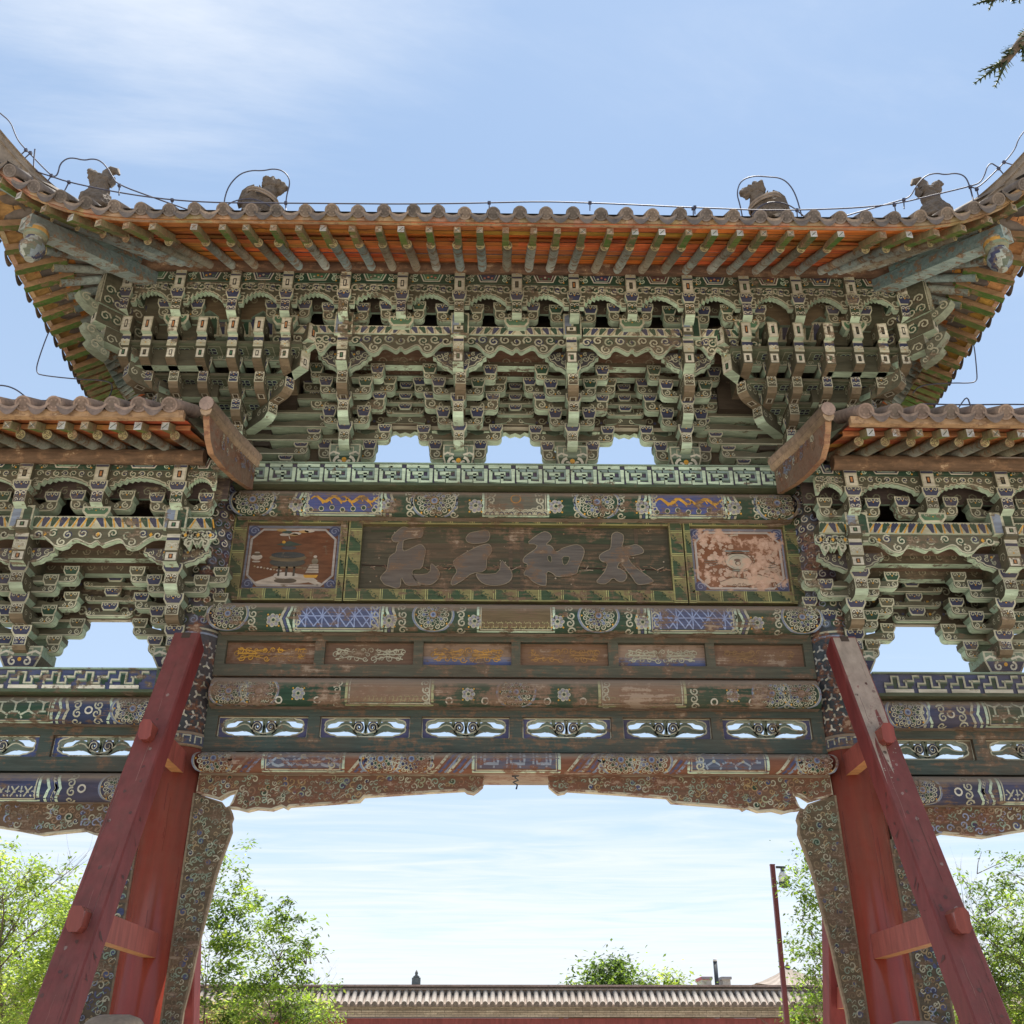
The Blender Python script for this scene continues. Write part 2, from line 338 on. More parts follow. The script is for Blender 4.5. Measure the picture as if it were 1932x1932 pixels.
def wing_arm(cx,yf,hw,z0,z1,t=.07):
    """cloud-shaped cross arm: wide top, scalloped lower edge rising to both ends"""
    mb=MB(); h=z1-z0; left=[(-hw,z1),(-hw*1.02,z1-h*.28),(-hw*.88,z1-h*.34),(-hw*.86,z1-h*.52),(-hw*.70,z1-h*.58),(-hw*.62,z1-h*.76),(-hw*.42,z1-h*.82),(-hw*.25,z0)]
    left=[left[0]]+chaikin(left[1:],1); pr=left+[(-a,b) for a,b in reversed(left)]; pr=[(a+cx,b) for a,b in pr]
    mb.prism(pr,lambda a,b,d:(a,d,b),yf,yf+t,(.07,.065,.075),MINT)
    mp=front(yf)
    mb.ribbon(mp,[(a+(.01 if a<cx else -.01),b+.009) for a,b in pr],.012,CREAM,.002)
    for sgn in (-1,1):
        for (p,q,r,d) in ((.78,.72,.17,1),(.52,.62,.15,-1),(.52,.86,.10,1),(.33,.45,.13,1)): mb.curl(mp,cx+sgn*hw*p,z0+h*q,h*r,CREAM,h*.055,dirn=sgn*d,rot=1.0,e=.003)
        mb.ribbon(mp,[(cx+sgn*hw*.25,z0+h*.9),(cx+sgn*hw*.4,z0+h*.6),(cx+sgn*hw*.3,z0+h*.3)],.012,(.30,.33,.25),.003)
        mb.disc(mp,cx+sgn*hw*.36,z0+h*.78,.012,GOLD,.004,6)
    return mb
def chaikin(P,it=2):
    for _ in range(it):
        Q=[P[0]]
        for a,b in zip(P[:-1],P[1:]): Q+=[(a[0]*.75+b[0]*.25,a[1]*.75+b[1]*.25),(a[0]*.25+b[0]*.75,a[1]*.25+b[1]*.75)]
        P=Q+[P[-1]]
    return P
def valance_board(x0,x1,yf,z0,z1,t=.06,gold=False):
    """carved cloud valance hanging between two bracket heads"""
    mb=MB(); L=x1-x0; h=z1-z0; cx=(x0+x1)/2
    half=[(0,z1),(0,z1-h*.42),(.10,z1-h*.40),(.155,z1-h*.62),(.20,z1-h*.93),(.25,z0),(.29,z1-h*.90),(.335,z1-h*.52),(.41,z1-h*.72),(.46,z1-h*.88),(.49,z1-h*.70)]
    half=[half[0]]+chaikin(half[1:6],2)+chaikin(half[6:8]+half[8:],2)
    pr=[(x0+a*L,b) for a,b in half]+[(x1-a*L,b) for a,b in reversed(half)]
    mb.prism(pr,lambda a,b,d:(a,d,b),yf,yf+t,OLV,MINT)
    mp=front(yf)
    mb.ribbon(mp,[(a,b+.010) for a,b in pr[1:-1]],.013,CREAM,.002)
    acc=(GOLD if gold else DBLU)
    for k in range(9):
        p=x0+L*(.07+.1075*k); q=z1-h*(.24 if k%2 else .33)
        mb.disc(mp,p,q,h*.20,random.choice((DBLU,DGRN,(.06,.05,.035))),.002,9)
        mb.curl(mp,p,q,h*.22,random.choice((CREAM,CREAM,(.36,.38,.27))),h*.085,dirn=1 if k<5 else -1,rot=k*.8,e=.004,n=10)
    for p in (.25,.75): mb.curl(mp,x0+L*p,z1-h*.70,h*.22,CREAM,h*.085,dirn=1 if p<.5 else -1,rot=2,e=.004)
    for p in (.12,.5,.88): mb.poly(mp,[(x0+L*p-.016,z1-h*.3),(x0+L*p,z1-h*.42),(x0+L*p+.016,z1-h*.3),(x0+L*p,z1-h*.18)],acc,.005)
    return mb
def petal_beam(x0,x1,yf,z0,z1,t=.14,lean=.03,gold=False):
    """lotus-petal moulded beam: leaning face with hearts painted in turn"""
    mb=MB(); n=max(3,int(round((x1-x0)/.075))); h=z1-z0
    mb.hexa([(x0,yf,z0),(x1,yf,z0),(x1,yf+t,z0),(x0,yf+t,z0),(x0,yf-lean,z1),(x1,yf-lean,z1),(x1,yf+t,z1),(x0,yf+t,z1)],OLV,front=CREAM,bottom=MINT)
    mp=lambda a,b,e:(a,yf-lean*(b-z0)/h-e,b); cx=(x0+x1)/2
    for k in range(n):
        p=x0+(x1-x0)*(k+.5)/n; ww=(x1-x0)/n*.42; sk=(-1 if p<cx else 1)*.03
        c=(DBLU if k%2 else DGRN)
        mb.poly(mp,[(p-ww*.35+sk,z0+h*.1),(p+ww*.35+sk,z0+h*.1),(p+ww,z0+h*.8),(p+ww*.4,z1-h*.05),(p,z1-h*.15),(p-ww*.4,z1-h*.05),(p-ww,z0+h*.8)],c,.002)
        mb.ribbon(mp,[(p+ww*.9+sk,z0+h*.05),(p+ww*1.35,z1-h*.2)],.012,GOLD if gold else (.33,.28,.18),.003)
    return mb
def top_head(cx,yf,yb,zb,zm,zs,zt,w=.10):
    """head of the uppermost row: curled foot, block, square face"""
    mb=MB(); a=w/2; h=zm-zb
    blk=zb+h*.62
    prof=[(yf,zb+.03),(yf,blk),(yb,blk),(yb,zb+.0),(yf+.08,zb)]
    mb.prism(prof,lambda p,q,d:(d,p,q),cx-a*.9,cx+a*.9,OLV,OLV,back=OLV,edges=[CREAM,OLV,OLV,MINT,MINT])
    mp=front(yf); curlpair(mb,mp,cx,zb+.03+(blk-zb)*.3,w,(blk-zb)*.55,WHT,.004); curlpair(mb,mp,cx,zb+.02,w,(blk-zb)*.4,WHT,.004,False)
    mb.poly(mp,[(cx-a*.8,zb+.035),(cx+a*.8,zb+.035),(cx+a*.8,blk-.005),(cx-a*.8,blk-.005)],random.choice((DGRN,DBLU,OLV)),.002)
    block(mb,cx,yf-.02,blk,zm,w=w*1.35,d=.16)
    mb.box(cx-a,cx+a,yf-.015,yb,zm,zt,OLV,front=CREAM)
    white_square(mb,front(yf-.015),cx,zm+.012,zs,w*.82)
    mp=front(yf-.015); hh=zt-zs
    mb.poly(mp,[(cx-a*.95,zs+.01),(cx+a*.95,zs+.01),(cx+a*.95,zs+hh*.3),(cx-a*.95,zs+hh*.3)],DBLU,.002)
    curlpair(mb,mp,cx,zs+hh*.35,w,hh*.6,WHT,.004)
    for sgn in (-1,1):
        ck=plane((cx+sgn*a,0,0),(0,1,0),(0,0,1),(sgn,0,0))
        mb.curl(ck,yf+.07,(zm+zt)/2,(zt-zm)*.25,CREAM,.012,e=.002,n=8); mb.curl(ck,yf+.07,zb+.07,.035,CREAM,.012,e=.004,n=8)
    return mb
def arch_valance(x0,x1,yf,z0,z1,t=.06):
    mb=MB(); L=x1-x0; h=z1-z0; n=9
    low=[(x0,z0),(x0+L*.10,z0)]
    for k in range(n):                                        # ridged arch
        f=(k+.5)/n; low.append((x0+L*(.10+.8*k/n)+.003,z0+h*(.14+.42*math.sin(PI*f)**.8))); low.append((x0+L*(.10+.8*(k+.7)/n),z0+h*(.05+.42*math.sin(PI*f)**.8)+.004))
    low+= [(x1-L*.10,z0),(x1,z0)]
    pr=[(x0,z1)]+low+[(x1,z1)]
    mb.prism(pr,lambda a,b,d:(a,d,b),yf,yf+t,OLV,MINT)
    mp=front(yf)
    mb.ribbon(mp,[(a,b+.012) for a,b in low],.014,CREAM,.002)
    for k in range(7):
        p=x0+L*(.1+.8*k/6); mb.disc(mp,p,z1-h*.22,h*.15,DBLU if k%2 else DGRN,.002,8); mb.curl(mp,p,z1-h*.23,h*.19,CREAM,h*.075,dirn=1 if k<3 else -1,rot=k,e=.004,n=9)
    for p in (.06,.94): mb.curl(mp,x0+L*p,z0+h*.3,h*.2,CREAM,h*.06,dirn=1 if p<.5 else -1,rot=1,e=.004,n=9)
    return mb
def pattern_beam(x0,x1,yf,z0,z1,cells,t=.12):
    """painted tie beam under the purlin: dark cells with white-lined trapezoids and scrolls"""
    mb=MB(); mb.box(x0,x1,yf,yf+t,z0,z1,BRN,front=DGRN,bottom=MINT2); mp=front(yf); h=z1-z0
    for (a,b) in cells:
        L=b-a; c=random.choice((DBLU,GRN,DBLU,GRN,(.12,.05,.05)))
        q=[(a+L*.24,z1-h*.05),(a+L*.33,z0+h*.2),(b-L*.33,z0+h*.2),(b-L*.24,z1-h*.05)]
        mb.poly(mp,q,c,.002); mb.ribbon(mp,q,.013,WHT,.003)
        mb.ribbon(mp,[(p+(.02 if p<(a+b)/2 else -.02),r+.018) for p,r in q],.006,MINT,.004)
        for s in range(3): mb.disc(mp,a+L*(.42+.08*s),z0+h*(.5+.1*(s%2)),.012,random.choice((CREAM,GOLD,GRN,(.5,.2,.15))),.004,6)
        for s in (-1,1):
            cx=(a+b)/2
            for (dx,dz,r) in ((.36,.32,.2),(.36,.7,.16),(.44,.5,.17),(.29,.86,.11),(.42,.88,.12)): mb.curl(mp,cx+s*L*dx,z0+h*dz,h*r,CREAM if random.random()<.7 else MINT,h*.075,dirn=s,rot=random.random()*3,e=.004,n=9)
            mb.disc(mp,cx+s*L*.4,z0+h*.15,.009,GOLD,.005,6)
    return mb
G=tag(empty('memorial_gateway'),'carved and painted timber memorial gateway with upturned tiled roof and red columns','gateway')
GP=[]   # every part of the gateway
def part(mb,name,mat,parent=G): return mb.obj(name,mat,parent)

# ------------------------------------------------------------------ one full bracket set, built at x = 0 from a table of heights
def full_set(name,T,parent,gold=False):
    s=T['s']; Y=lambda k:-s*k
    base=MB(); w=T['dou'][2]
    z0,z1=T['dou'][0],T['dou'][1]; h=z1-z0; a=w*.37; b=w*.5; yf=-.15; zm=z0+h*.5
    base.hexa([(-a,yf+.03,z0),(a,yf+.03,z0),(a,.13,z0),(-a,.13,z0),(-b,yf,zm),(b,yf,zm),(b,.15,zm),(-b,.15,zm)],OLV,front=CREAM,bottom=MINT,side=OLV)
    base.box(-b,b,yf,.15,zm,z1,MINT2,front=CREAM,side=MINT2)
    mp=front(yf); fp=lambda p,q,e:(p,yf+.03*(1-(q-z0)/(zm-z0))-e-.002,q)
    base.poly(mp,[(-b+.015,zm),(b-.015,zm),(b-.015,z1-.015),(-b+.015,z1-.015)],(.17,.23,.17),.002)
    base.ribbon(mp,[(-b*.55,zm+h*.05),(-b*.55,z1-h*.14),(b*.55,z1-h*.14),(b*.55,zm+h*.05)],.014,CREAM,.004)
    base.poly(fp,[(-a+.012,z0+.012),(a-.012,z0+.012),(b-.015,zm),(-b+.015,zm)],DGRN if not gold else DBLU,.002)
    for sg in (-1,1):
        base.curl(fp,sg*w*.17,z0+h*.27,h*.2,WHT,h*.10,dirn=-sg,rot=PI/2,turns=1.1,e=.004); base.ribbon(mp,[(sg*b*.95,zm+.02),(sg*b*.7,zm+.045),(sg*b*.3,zm+.02)],.02,WHT,.005)
    base.disc(fp,0,z0+h*.36,h*.09,GOLD,.005,8)
    root=part(base,name,M_PAINT,parent)
    for (k,hw,z0,z1,blk) in T['cross']: part(cross_arm(0,Y(k)-.045,hw,z0,z1,blocks=blk),'cross_arm',M_PAINT,root)
    z0,z1,hw=T['wing']; part(wing_arm(0,Y(3)-.06,hw,z0,z1),'cloud_arm',M_PAINT,root)
    for (k,z0,z1,blk,sq) in T['proj']: part(proj_arm(0,Y(k)-.08,.05,z0,z1,w=T['w'],blk=blk,square=sq),'projecting_arm',M_PAINT,root)
    part(head_stack(0,(Y(4)-.03,Y(4)-.09),T['head'],-.1,w=T['w']),'beam_head',M_PAINT,root)
    cap=MB(); zt=T['cap']; cap.box(-T['w']*.85,T['w']*.85,Y(4)-.07,-.3,zt[0],zt[1],OLV,front=CREAM,bottom=MINT,side=MINT2)
    cm=front(Y(4)-.07)
    for q in (-1,1): cap.poly(cm,[(q*T['w']*.1,zt[0]+.01),(q*T['w']*.72,zt[0]+.01),(q*T['w']*.72,zt[1]-.03),(q*T['w']*.4,zt[1]-.012),(q*T['w']*.1,zt[1]-.03)],LBLU if q<0 else DGRN,.002)
    part(cap,'head_cap',M_PAINT,root)
    return root
def rear_set(T):
    mb=MB(); mb.T=Matrix.Rotation(PI,4,'Z'); s=T['s']; Y=lambda k:-s*k
    for (k,hw,z0,z1,blk) in T['cross']:
        if k: cross_arm(0,Y(k)-.045,hw,z0,z1,blocks=blk,mb=mb)
    for (k,z0,z1,blk,sq) in T['proj']: proj_arm(0,Y(k)-.08,.05,z0,z1,w=T['w'],blk=blk,mb=mb)
    return mb
def table(s,V,x=971):
    """V holds image heights measured on the photograph; they become real heights on the plane each piece stands in"""
    Y=lambda k:-s*k
    T=dict(s=s,w=V['w'])
    T['dou']=(V['dou'][0],hz(V['dou'][1],-.15,x),V['dou'][2])
    T['cross']=[(k,hw,hz(b,Y(k)-.045,x),hz(t,Y(k)-.045,x),(hz(t,Y(k)-.045,x),hz(bt,Y(k)-.065,x))) for (k,hw,b,t,bt) in V['cross']]
    T['proj']=[(k,hz(b,Y(k)-.08,x)-.04,hz(t,Y(k)-.08,x),(hz(t,Y(k)-.08,x),hz(bt,Y(k)-.09,x)),sq) for (k,b,t,bt,sq) in V['proj']]
    T['wing']=(hz(V['wing'][0],Y(3)-.06,x),hz(V['wing'][1],Y(3)-.06,x),V['wing'][2])
    a,b,c,d=V['head']; T['head']=(hz(a,Y(4)-.03,x),hz(b,Y(4)-.03,x),hz(c,Y(4)-.04,x),hz(d,Y(4)-.09,x))
    T['cap']=(hz(V['cap'][0],Y(4)-.07,x),hz(V['cap'][1],Y(4)-.07,x))
    return T
# ================= main storey
SM=.19
TM=table(SM,dict(w=.10,dou=(6.585,840,.30),
  cross=[(0,.275,868,850,831),(0,.41,833,818,802),(1,.22,803,789,767),(1,.36,774,756,742),(1,.45,742,728,712),(2,.245,747,732,713),(2,.35,717,707,688)],
  proj=[(1,833,814.6,797.8,False),(2,779,759,742,False),(3,727,700,686,True)],
  wing=(700,664,.25),head=(683,664,634,611),cap=(632,592)))
SET_X=(-1.635,-.545,.545,1.635)
first=full_set('bracket_set',TM,G); first.location=(SET_X[0],0,0)
for x in SET_X[1:]: copy_tree(first,G,(x,0,0))
rm=part(rear_set(TM),'rear_bracket_set',M_PAINT); rm.location=(SET_X[0],0,0)
for x in SET_X[1:]: copy_tree(rm,G,(x,0,0))
# solid heart of the bracket storey with painted boards and added light-blocking boxes, then the tie beams of each step
core=MB(); zc0=TM['cross'][1][4][1]
core.box(-2.5,2.5,-.035,.035,zc0,8.3,BRN,front=(.05,.038,.025),bottom=(.45,.42,.33))  # front tone darkened to paint in the shade of a deep recess
core.box(-3.6,3.6,-.5,.5,7.98,8.36,(.03,.025,.02))  # dark box added to stop light leaking, stands in for shaded voids
core.box(-3.3,3.3,-.75,.55,8.30,8.365,(.05,.035,.025))  # dark ceiling board, also added against light from behind
mpc=front(-.035)
for k in range(46):
    x=-2.4+4.8*k/45
    for q,(zz,r) in enumerate(((zc0+.07,.045),(zc0+.19,.04),(zc0+.31,.045))): core.curl(mpc,x+.03*q,zz,r,(.26,.25,.17),.014,dirn=1-2*(k%2),rot=k,e=.003,n=8); core.disc(mpc,x+.05,zz-.02,.015,DBLU,.002,6)
for a,b in zip((-2.3,)+SET_X,SET_X+(2.3,)):
    L=b-a; c=(a+b)/2; hw=.17; zt=zc0+.03
    pr=[(c-hw,zt),(c-hw,zt-.03),(c-hw*.8,zt-.055),(c-hw*.55,zt-.04),(c-hw*.3,zt-.07),(c,zt-.05),(c+hw*.3,zt-.07),(c+hw*.55,zt-.04),(c+hw*.8,zt-.055),(c+hw,zt-.03),(c+hw,zt)]
    core.prism(pr,lambda p,q,d:(p,d,q),.05,.12,OLV,MINT)
    for s_ in (-1,1): core.prism([(c+s_*.09,zt),(c+s_*.20,zt-.015),(c+s_*.20,zt+.05),(c+s_*.05,zt+.05)][::s_],lambda p,q,d:(p,d,q),-.06,.04,OLV,MINT)
    for (zz,hh,ww) in ((zt+.075,.05,.30),(zt+.20,.05,.34),(zt+.33,.05,.38)): cross_arm(c,-.085,ww*.62,zz,zz+hh,t=.05,mb=core); block(core,c,-.10,zz+hh,zz+hh+.065,w=.13,d=.06)
    core.box(c-.13,c+.13,-.05,.04,zt-.012,zt+.06,OLV,bottom=(.6,.55,.42)); core.curl(front(-.05),c-.06,zt+.03,.03,CREAM,.012,e=.004); core.curl(front(-.05),c+.06,zt+.03,.03,CREAM,.012,dirn=-1,e=.004)
for s_ in (-1,1):
    a,b=sorted((1.70*s_,2.58*s_)); core.box(a,b,.03,.07,6.58,7.25,(.07,.055,.038))
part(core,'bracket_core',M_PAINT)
def tie(x0,x1,yf,z0,z1,t=.09,face=BRN,und=MINT,curls=True,col=(.26,.24,.16)):
    mb=MB(); mb.box(x0,x1,yf,yf+t,z0,z1,face,bottom=und)
    if curls:
        n=max(1,int((x1-x0)/.12)); mp=front(yf)
        for k in range(n): mb.curl(mp,x0+(k+.5)*(x1-x0)/n,(z0+z1)/2,(z1-z0)*.3,col,.012,dirn=1-2*(k%2),rot=k,e=.003,n=8)
    return mb
YM=lambda k:-SM*k
part(tie(-2.35,2.35,YM(2)-.045,hz(691,YM(2)-.045),hz(691,YM(2)-.045)+.16),'tie_beam',M_PAINT)
part(tie(-2.35,2.35,YM(1)-.045,hz(711,YM(1)-.045),hz(711,YM(1)-.045)+.16),'tie_beam',M_PAINT)
sb=MB()                                                        # slanted soffit boards between the tie beams
for (ya,za,yb,zb) in ((YM(2)+.045,hz(691,YM(2)-.045)+.02,YM(4)+.1,hz(634,YM(4))+.02),(YM(1)+.045,hz(711,YM(1)-.045)+.02,YM(2)-.04,hz(691,YM(2)-.045)+.03)):
    sb.face([(-2.4,ya,za),(2.4,ya,za),(2.4,yb,zb),(-2.4,yb,zb)],(.10,.055,.035))
    mp=plane((0,ya,za),(1,0,0),Vector((0,yb-ya,zb-za)).normalized(),Vector((0,-(zb-za),(yb-ya))).normalized())
    for k in range(24): sb.curl(mp,-2.3+.2*k,.10,.05,(.2,.18,.12),.012,rot=k,e=.004)
part(sb,'soffit_board',M_PAINT)
zv0,zv1=hz(668,YM(4)-.03),hz(632,YM(4)-.03); zp1=hz(617,YM(4)-.06)
ends=(-2.35,)+SET_X+(2.35,)
for a,b in zip(ends[:-1],ends[1:]):
    part(valance_board(a+.05,b-.05,YM(4)-.02,zv0,zv1-.003),'carved_valance',M_PAINT)
    part(petal_beam(a+.085,b-.085,YM(4)-.03,zv1,zp1),'petal_beam',M_PAINT)
# uppermost row under the purlin
TOPX=(-3.69,-3.2,-2.68,-2.18,-1.635,-1.09,-.545,0,.545,1.09,1.635,2.18,2.68,3.2,3.69)
YT=-.95
zr=[hz(v,YT) for v in (595,551,529,513)]
def top_row(xs,yt,Z,yback,gold=False,w=.10,smalldou=True,x=971,vd=(615,599),parent=G):
    zb,zm,zs,zt=Z
    for i,cx in enumerate(xs): part(top_head(cx,yt,yback,zb,zm,zs,zt,w),'top_bracket_head',M_PAINT,parent)
top_row(TOPX,YT,zr,-.5)
zpb=(hz(537,YT+.03),hz(515,YT+.03)); zav=(hz(578,YT+.03),zpb[0]-.003)
for a,b in zip(TOPX[:-1],TOPX[1:]): part(arch_valance(a+.05,b-.05,YT+.03,zav[0],zav[1]),'arch_valance',M_PAINT)
part(pattern_beam(-3.74,3.74,YT+.03,zpb[0],zpb[1],[(a+.05,b-.05) for a,b in zip(TOPX[:-1],TOPX[1:])]),'painted_tie_beam',M_PAINT)
bb=MB()                                                        # dark painted board behind the arches and small arms on the petal beam
yq=YT+.22; zq0,zq1=hz(592,yq),hz(560,yq)+.1
bb.box(-3.5,3.5,yq,yq+.03,zq0,zq1,BRN,front=(.07,.055,.04),bottom=MINT2); mpq=front(yq)
for k in range(60): bb.curl(mpq,-3.45+.117*k,zq0+.06,.038,(.17,.17,.11),.012,dirn=1-2*(k%2),rot=k,e=.003,n=8)
part(bb,'painted_board',M_PAINT)
yd=YM(4)-.05; zd0,zd1=hz(615,yd-.07),hz(599,yd-.07)
for cx in (-1.09,0,1.09,-2.18,2.18,-3.2,3.2):
    mb=MB(); block(mb,cx,yd-.07,zd0,zd1,w=.235,d=.16,face=GRN)
    cross_arm(cx,yd+.0,.21,hz(604,yd),hz(588,yd),blocks=(hz(588,yd),hz(573,yd)),mb=mb); part(mb,'cross_arm',M_PAINT)
for cx in (-1.635,-.545,.545,1.635): part(cross_arm(cx,yd+.03,.22,hz(604,yd),hz(588,yd),blocks=(hz(588,yd),hz(573,yd))),'cross_arm',M_PAINT)
# ---- the great corner sets over the columns
def corner_set(sg):
    cx0=2.72*sg
    base=MB(); base.box(cx0-.2,cx0+.2,-.2,.2,6.60,6.86,OLV,front=BRN,bottom=MINT)
    for (dz,hw,yy) in ((6.64,.46,-.06),(6.77,.60,-.09),(6.90,.72,-.13),(7.03,.84,-.17),(7.16,.94,-.21),(7.29,1.0,-.26)):
        cross_arm(cx0-.12*sg,yy,hw,dz,dz+.08,t=.15,mb=base)
        block(base,cx0-.12*sg-sg*(hw-.07),yy-.02,dz+.08,dz+.13,w=.14,d=.15)
    # flower soffits and mint-edged tie boards between the columns of heads
    xa,xb=(-3.72,-2.0) if sg<0 else (2.0,3.72)
    for (y0,y1,zs,ze0,ze1) in ((-.86,-.62,hz(668,-.74),hz(690,-.64),hz(676,-.64)),(-.64,-.42,hz(728,-.52),hz(745,-.44),hz(735,-.44)),(-.45,-.2,hz(775,-.3),hz(795,-.25),hz(785,-.25))):
        k=(1 if y0<-.8 else (.75 if y0<-.6 else .5)); mid=cx0
        a=mid-(mid-xa)*k; b=mid+(xb-mid)*k
        base.box(a,b,y0,y1,zs,zs+.03,OLV,bottom=(.17,.20,.13)); mp=under(zs)
        n=int(round((b-a)/.26))
        for i in range(n):
            px=a+(i+.5)*(b-a)/n; py=(y0+y1)/2
            base.ribbon(mp,[(px-.09,py-.07),(px+.09,py-.07),(px+.09,py+.07),(px-.09,py+.07)],.012,CREAM,.002,True)
            for q in range(4): base.disc(mp,px+.032*math.cos(q*PI/2+.78),py+.03*math.sin(q*PI/2+.78),.024,DBLU,.003,8); base.ring(mp,px+.032*math.cos(q*PI/2+.78),py+.03*math.sin(q*PI/2+.78),.026,.007,MINT,.004,8)
        base.box(a,b,y1-.05,y1+.05,ze0,zs+.02,MINT2,front=(.16,.20,.14),bottom=MINT)
        base.ribbon(front(y1-.05),[(a,ze0+.012),(b,ze0+.012)],.012,CREAM,.002)
        for i in range(n*2): base.curl(front(y1-.05),a+(i+.5)*(b-a)/n/2,(ze0+zs)/2+.012,.028,CREAM,.010,dirn=1-2*(i%2),rot=i,e=.003,n=8)
        base.box(a,b,y1+.05,.0,zs+.02,zs+.05,(.05,.04,.03))
    root=part(base,'corner_bracket_set',M_PAINT)
    A=[-3.63,-3.435,-3.195,-2.925,-2.64,-2.40,-2.15]
    zA=(hz(631,-.93),hz(600,-.93)); zB=(hz(684,-.86),hz(662,-.86),hz(634,-.86))
    for i,x in enumerate(A):
        x=-x*sg
        mb=MB(); mb.box(x-.045,x+.045,-.93,-.4,zA[0],zA[1]-.02,OLV,front=CREAM,bottom=MINT); white_square(mb,front(-.93),x,zA[0]+.012,zA[1]-.035,.07)
        mb.box(x-.045,x+.045,-.90,-.4,zA[1]-.02,zA[1],OLV,front=OLV)
        h=zB[2]-zB[0]; y=-.86
        prof=[(y,zB[0]+.02),(y,zB[1]),(y-.02,zB[1]+.01),(y-.02,zB[2]-.03),(y+.02,zB[2]),(-.3,zB[2]),(-.3,zB[0]),(y+.1,zB[0])]
        mb.prism(prof,lambda p,q,d:(d,p,q),x-.045,x+.045,OLV,OLV,back=OLV,edges=[OLV,OLV,CREAM,WHT,OLV,OLV,(.20,.155,.10),(.20,.155,.10)])
        white_square(mb,front(y),x,zB[0]+.03,zB[1]-.005,.072); mp=front(y-.02)
        curlpair(mb,mp,x,zB[1]+.015,.09,(zB[2]-zB[1])*.5,WHT,.004)
        mb.poly(mp,[(x-.044,zB[2]-.10),(x+.044,zB[2]-.10),(x+.044,zB[2]-.06),(x-.044,zB[2]-.06)],DBLU,.003)
        for s2 in (-1,1):
            ck=plane((x+s2*.045,0,0),(0,1,0),(0,0,1),(s2,0,0))
            for q in range(3): mb.curl(ck,-.78+.1*q,(zB[0]+zB[2])/2,.05,CREAM,.012,rot=q,dirn=1-2*(q%2),e=.002,n=8)
            mb.curl(ck,-.82,(zA[0]+zA[1])/2,.045,CREAM,.012,e=.002,n=8)
        part(mb,'projecting_arm',M_PAINT,root)
        if 1<=i<=5:
            part(proj_arm(x,-.68,-.1,hz(734,-.68),hz(701,-.68),w=.09,blk=(hz(701,-.68),hz(681,-.68)),square=True),'projecting_arm',M_PAINT,root)
        if 2<=i<=4:
            part(proj_arm(x,-.48,-.05,hz(786,-.48),hz(755,-.48),w=.09,blk=(hz(755,-.48),hz(738,-.48)),square=True),'projecting_arm',M_PAINT,root)
        if i==4: part(proj_arm(x,-.30,-.05,hz(825,-.3),hz(803,-.3),w=.09,blk=(hz(803,-.3),hz(787,-.3))),'projecting_arm',M_PAINT,root)
    # diagonal arms at 45 degrees: towards the middle and towards the roof corner, then the flank
    def rot_arms(ang,lens,names='diagonal_arm'):
        Tm=Matrix.Translation((cx0+(.13*sg if lens>1.5 else 0),0,0))@Matrix.Rotation(ang,4,'Z')
        l=lens
        mb=MB(); mb.T=Tm; y=-.93*l
        za,zb=zA[0],zA[1]; mb.box(-.055,.055,y,-.4,za,zb,OLV,front=CREAM,bottom=MINT)
        if l>1.5:
            for s2 in (-1,1):
                ck=plane((s2*.055,0,0),(0,1,0),(0,0,1),(s2,0,0))
                for q in range(8): mb.disc(ck,y+.08+.11*q,(za+zb)/2,.055,random.choice((DBLU,DGRN,BRN)),.0015,9); mb.curl(ck,y+.08+.11*q,(za+zb)/2,.055,CREAM,.019,rot=q*2,dirn=1-2*(q%2),e=.003,n=9)
        white_square(mb,front(y),0,za+.015,zb-.02,.085)
        y=-.86*l; head=(zB[0],zB[1],zB[2]-.03,zB[2]); zb0=zB[0] if l<1.5 else zB[1]-.03; mb.box(-.05,.05,y,-.3,zb0,zB[2],OLV,front=CREAM,bottom=MINT); curlpair(mb,front(y),0,zB[1],.1,zB[2]-zB[1],WHT); white_square(mb,front(y),0,zB[0]+.01,zB[1]-.01,.08) if l<1.5 else None
        for s2 in (-1,1):
            ck=plane((s2*.05,0,0),(0,1,0),(0,0,1),(s2,0,0))
            for q in range(5): mb.curl(ck,y+.07+.11*q,(zB[0]+zB[2])/2,.055,CREAM,.014,rot=q,dirn=1-2*(q%2),e=.002,n=8)
        if l>1.5:
            for zz,hh,yy in ((zb,.10,-.93*l),(zB[1]+.02,.12,-.86*l),(zB[0]+.02,.07,-.82*l)):
                prof=[(yy+.02,zz-hh),(yy-.08,zz-hh*.7),(yy-.17,zz-hh*.1),(yy-.20,zz+hh*.35),(yy-.15,zz+hh*.55),(yy-.10,zz+hh*.35),(yy-.05,zz+hh*.15),(yy+.02,zz+hh*.05)]
                mb.prism(prof,lambda p,q,d:(d,p,q),-.05,.05,(.13,.14,.10),(.26,.30,.22))
                for s2 in (-1,1):
                    ck=plane((s2*.05,0,0),(0,1,0),(0,0,1),(s2,0,0)); mb.curl(ck,yy-.12,zz+.01,.05,CREAM,.016,rot=1,e=.003); mb.curl(ck,yy-.03,zz-hh*.4,.035,CREAM,.014,rot=2,e=.003)
        part(mb,names,M_PAINT,root)
        mb=MB(); mb.T=Tm; proj_arm(0,-.68*l,-.1,hz(734,-.68),hz(701,-.68),w=.10,blk=(hz(701,-.68),hz(681,-.68)),mb=mb,square=True); part(mb,names,M_PAINT,root)
        mb=MB(); mb.T=Tm; proj_arm(0,-.48*l,-.05,hz(786,-.48),hz(755,-.48),w=.10,blk=(hz(755,-.48),hz(738,-.48)),mb=mb); part(mb,names,M_PAINT,root)
    rot_arms(R(45)*-sg,1.22); rot_arms(R(45)*sg,1.58,'corner_arm')
    # top of the roof-corner diagonal: two heads under the hip beam
    mb=MB(); mb.T=Matrix.Translation((cx0+.13*sg,0,0))@Matrix.Rotation(R(45)*sg,4,'Z')
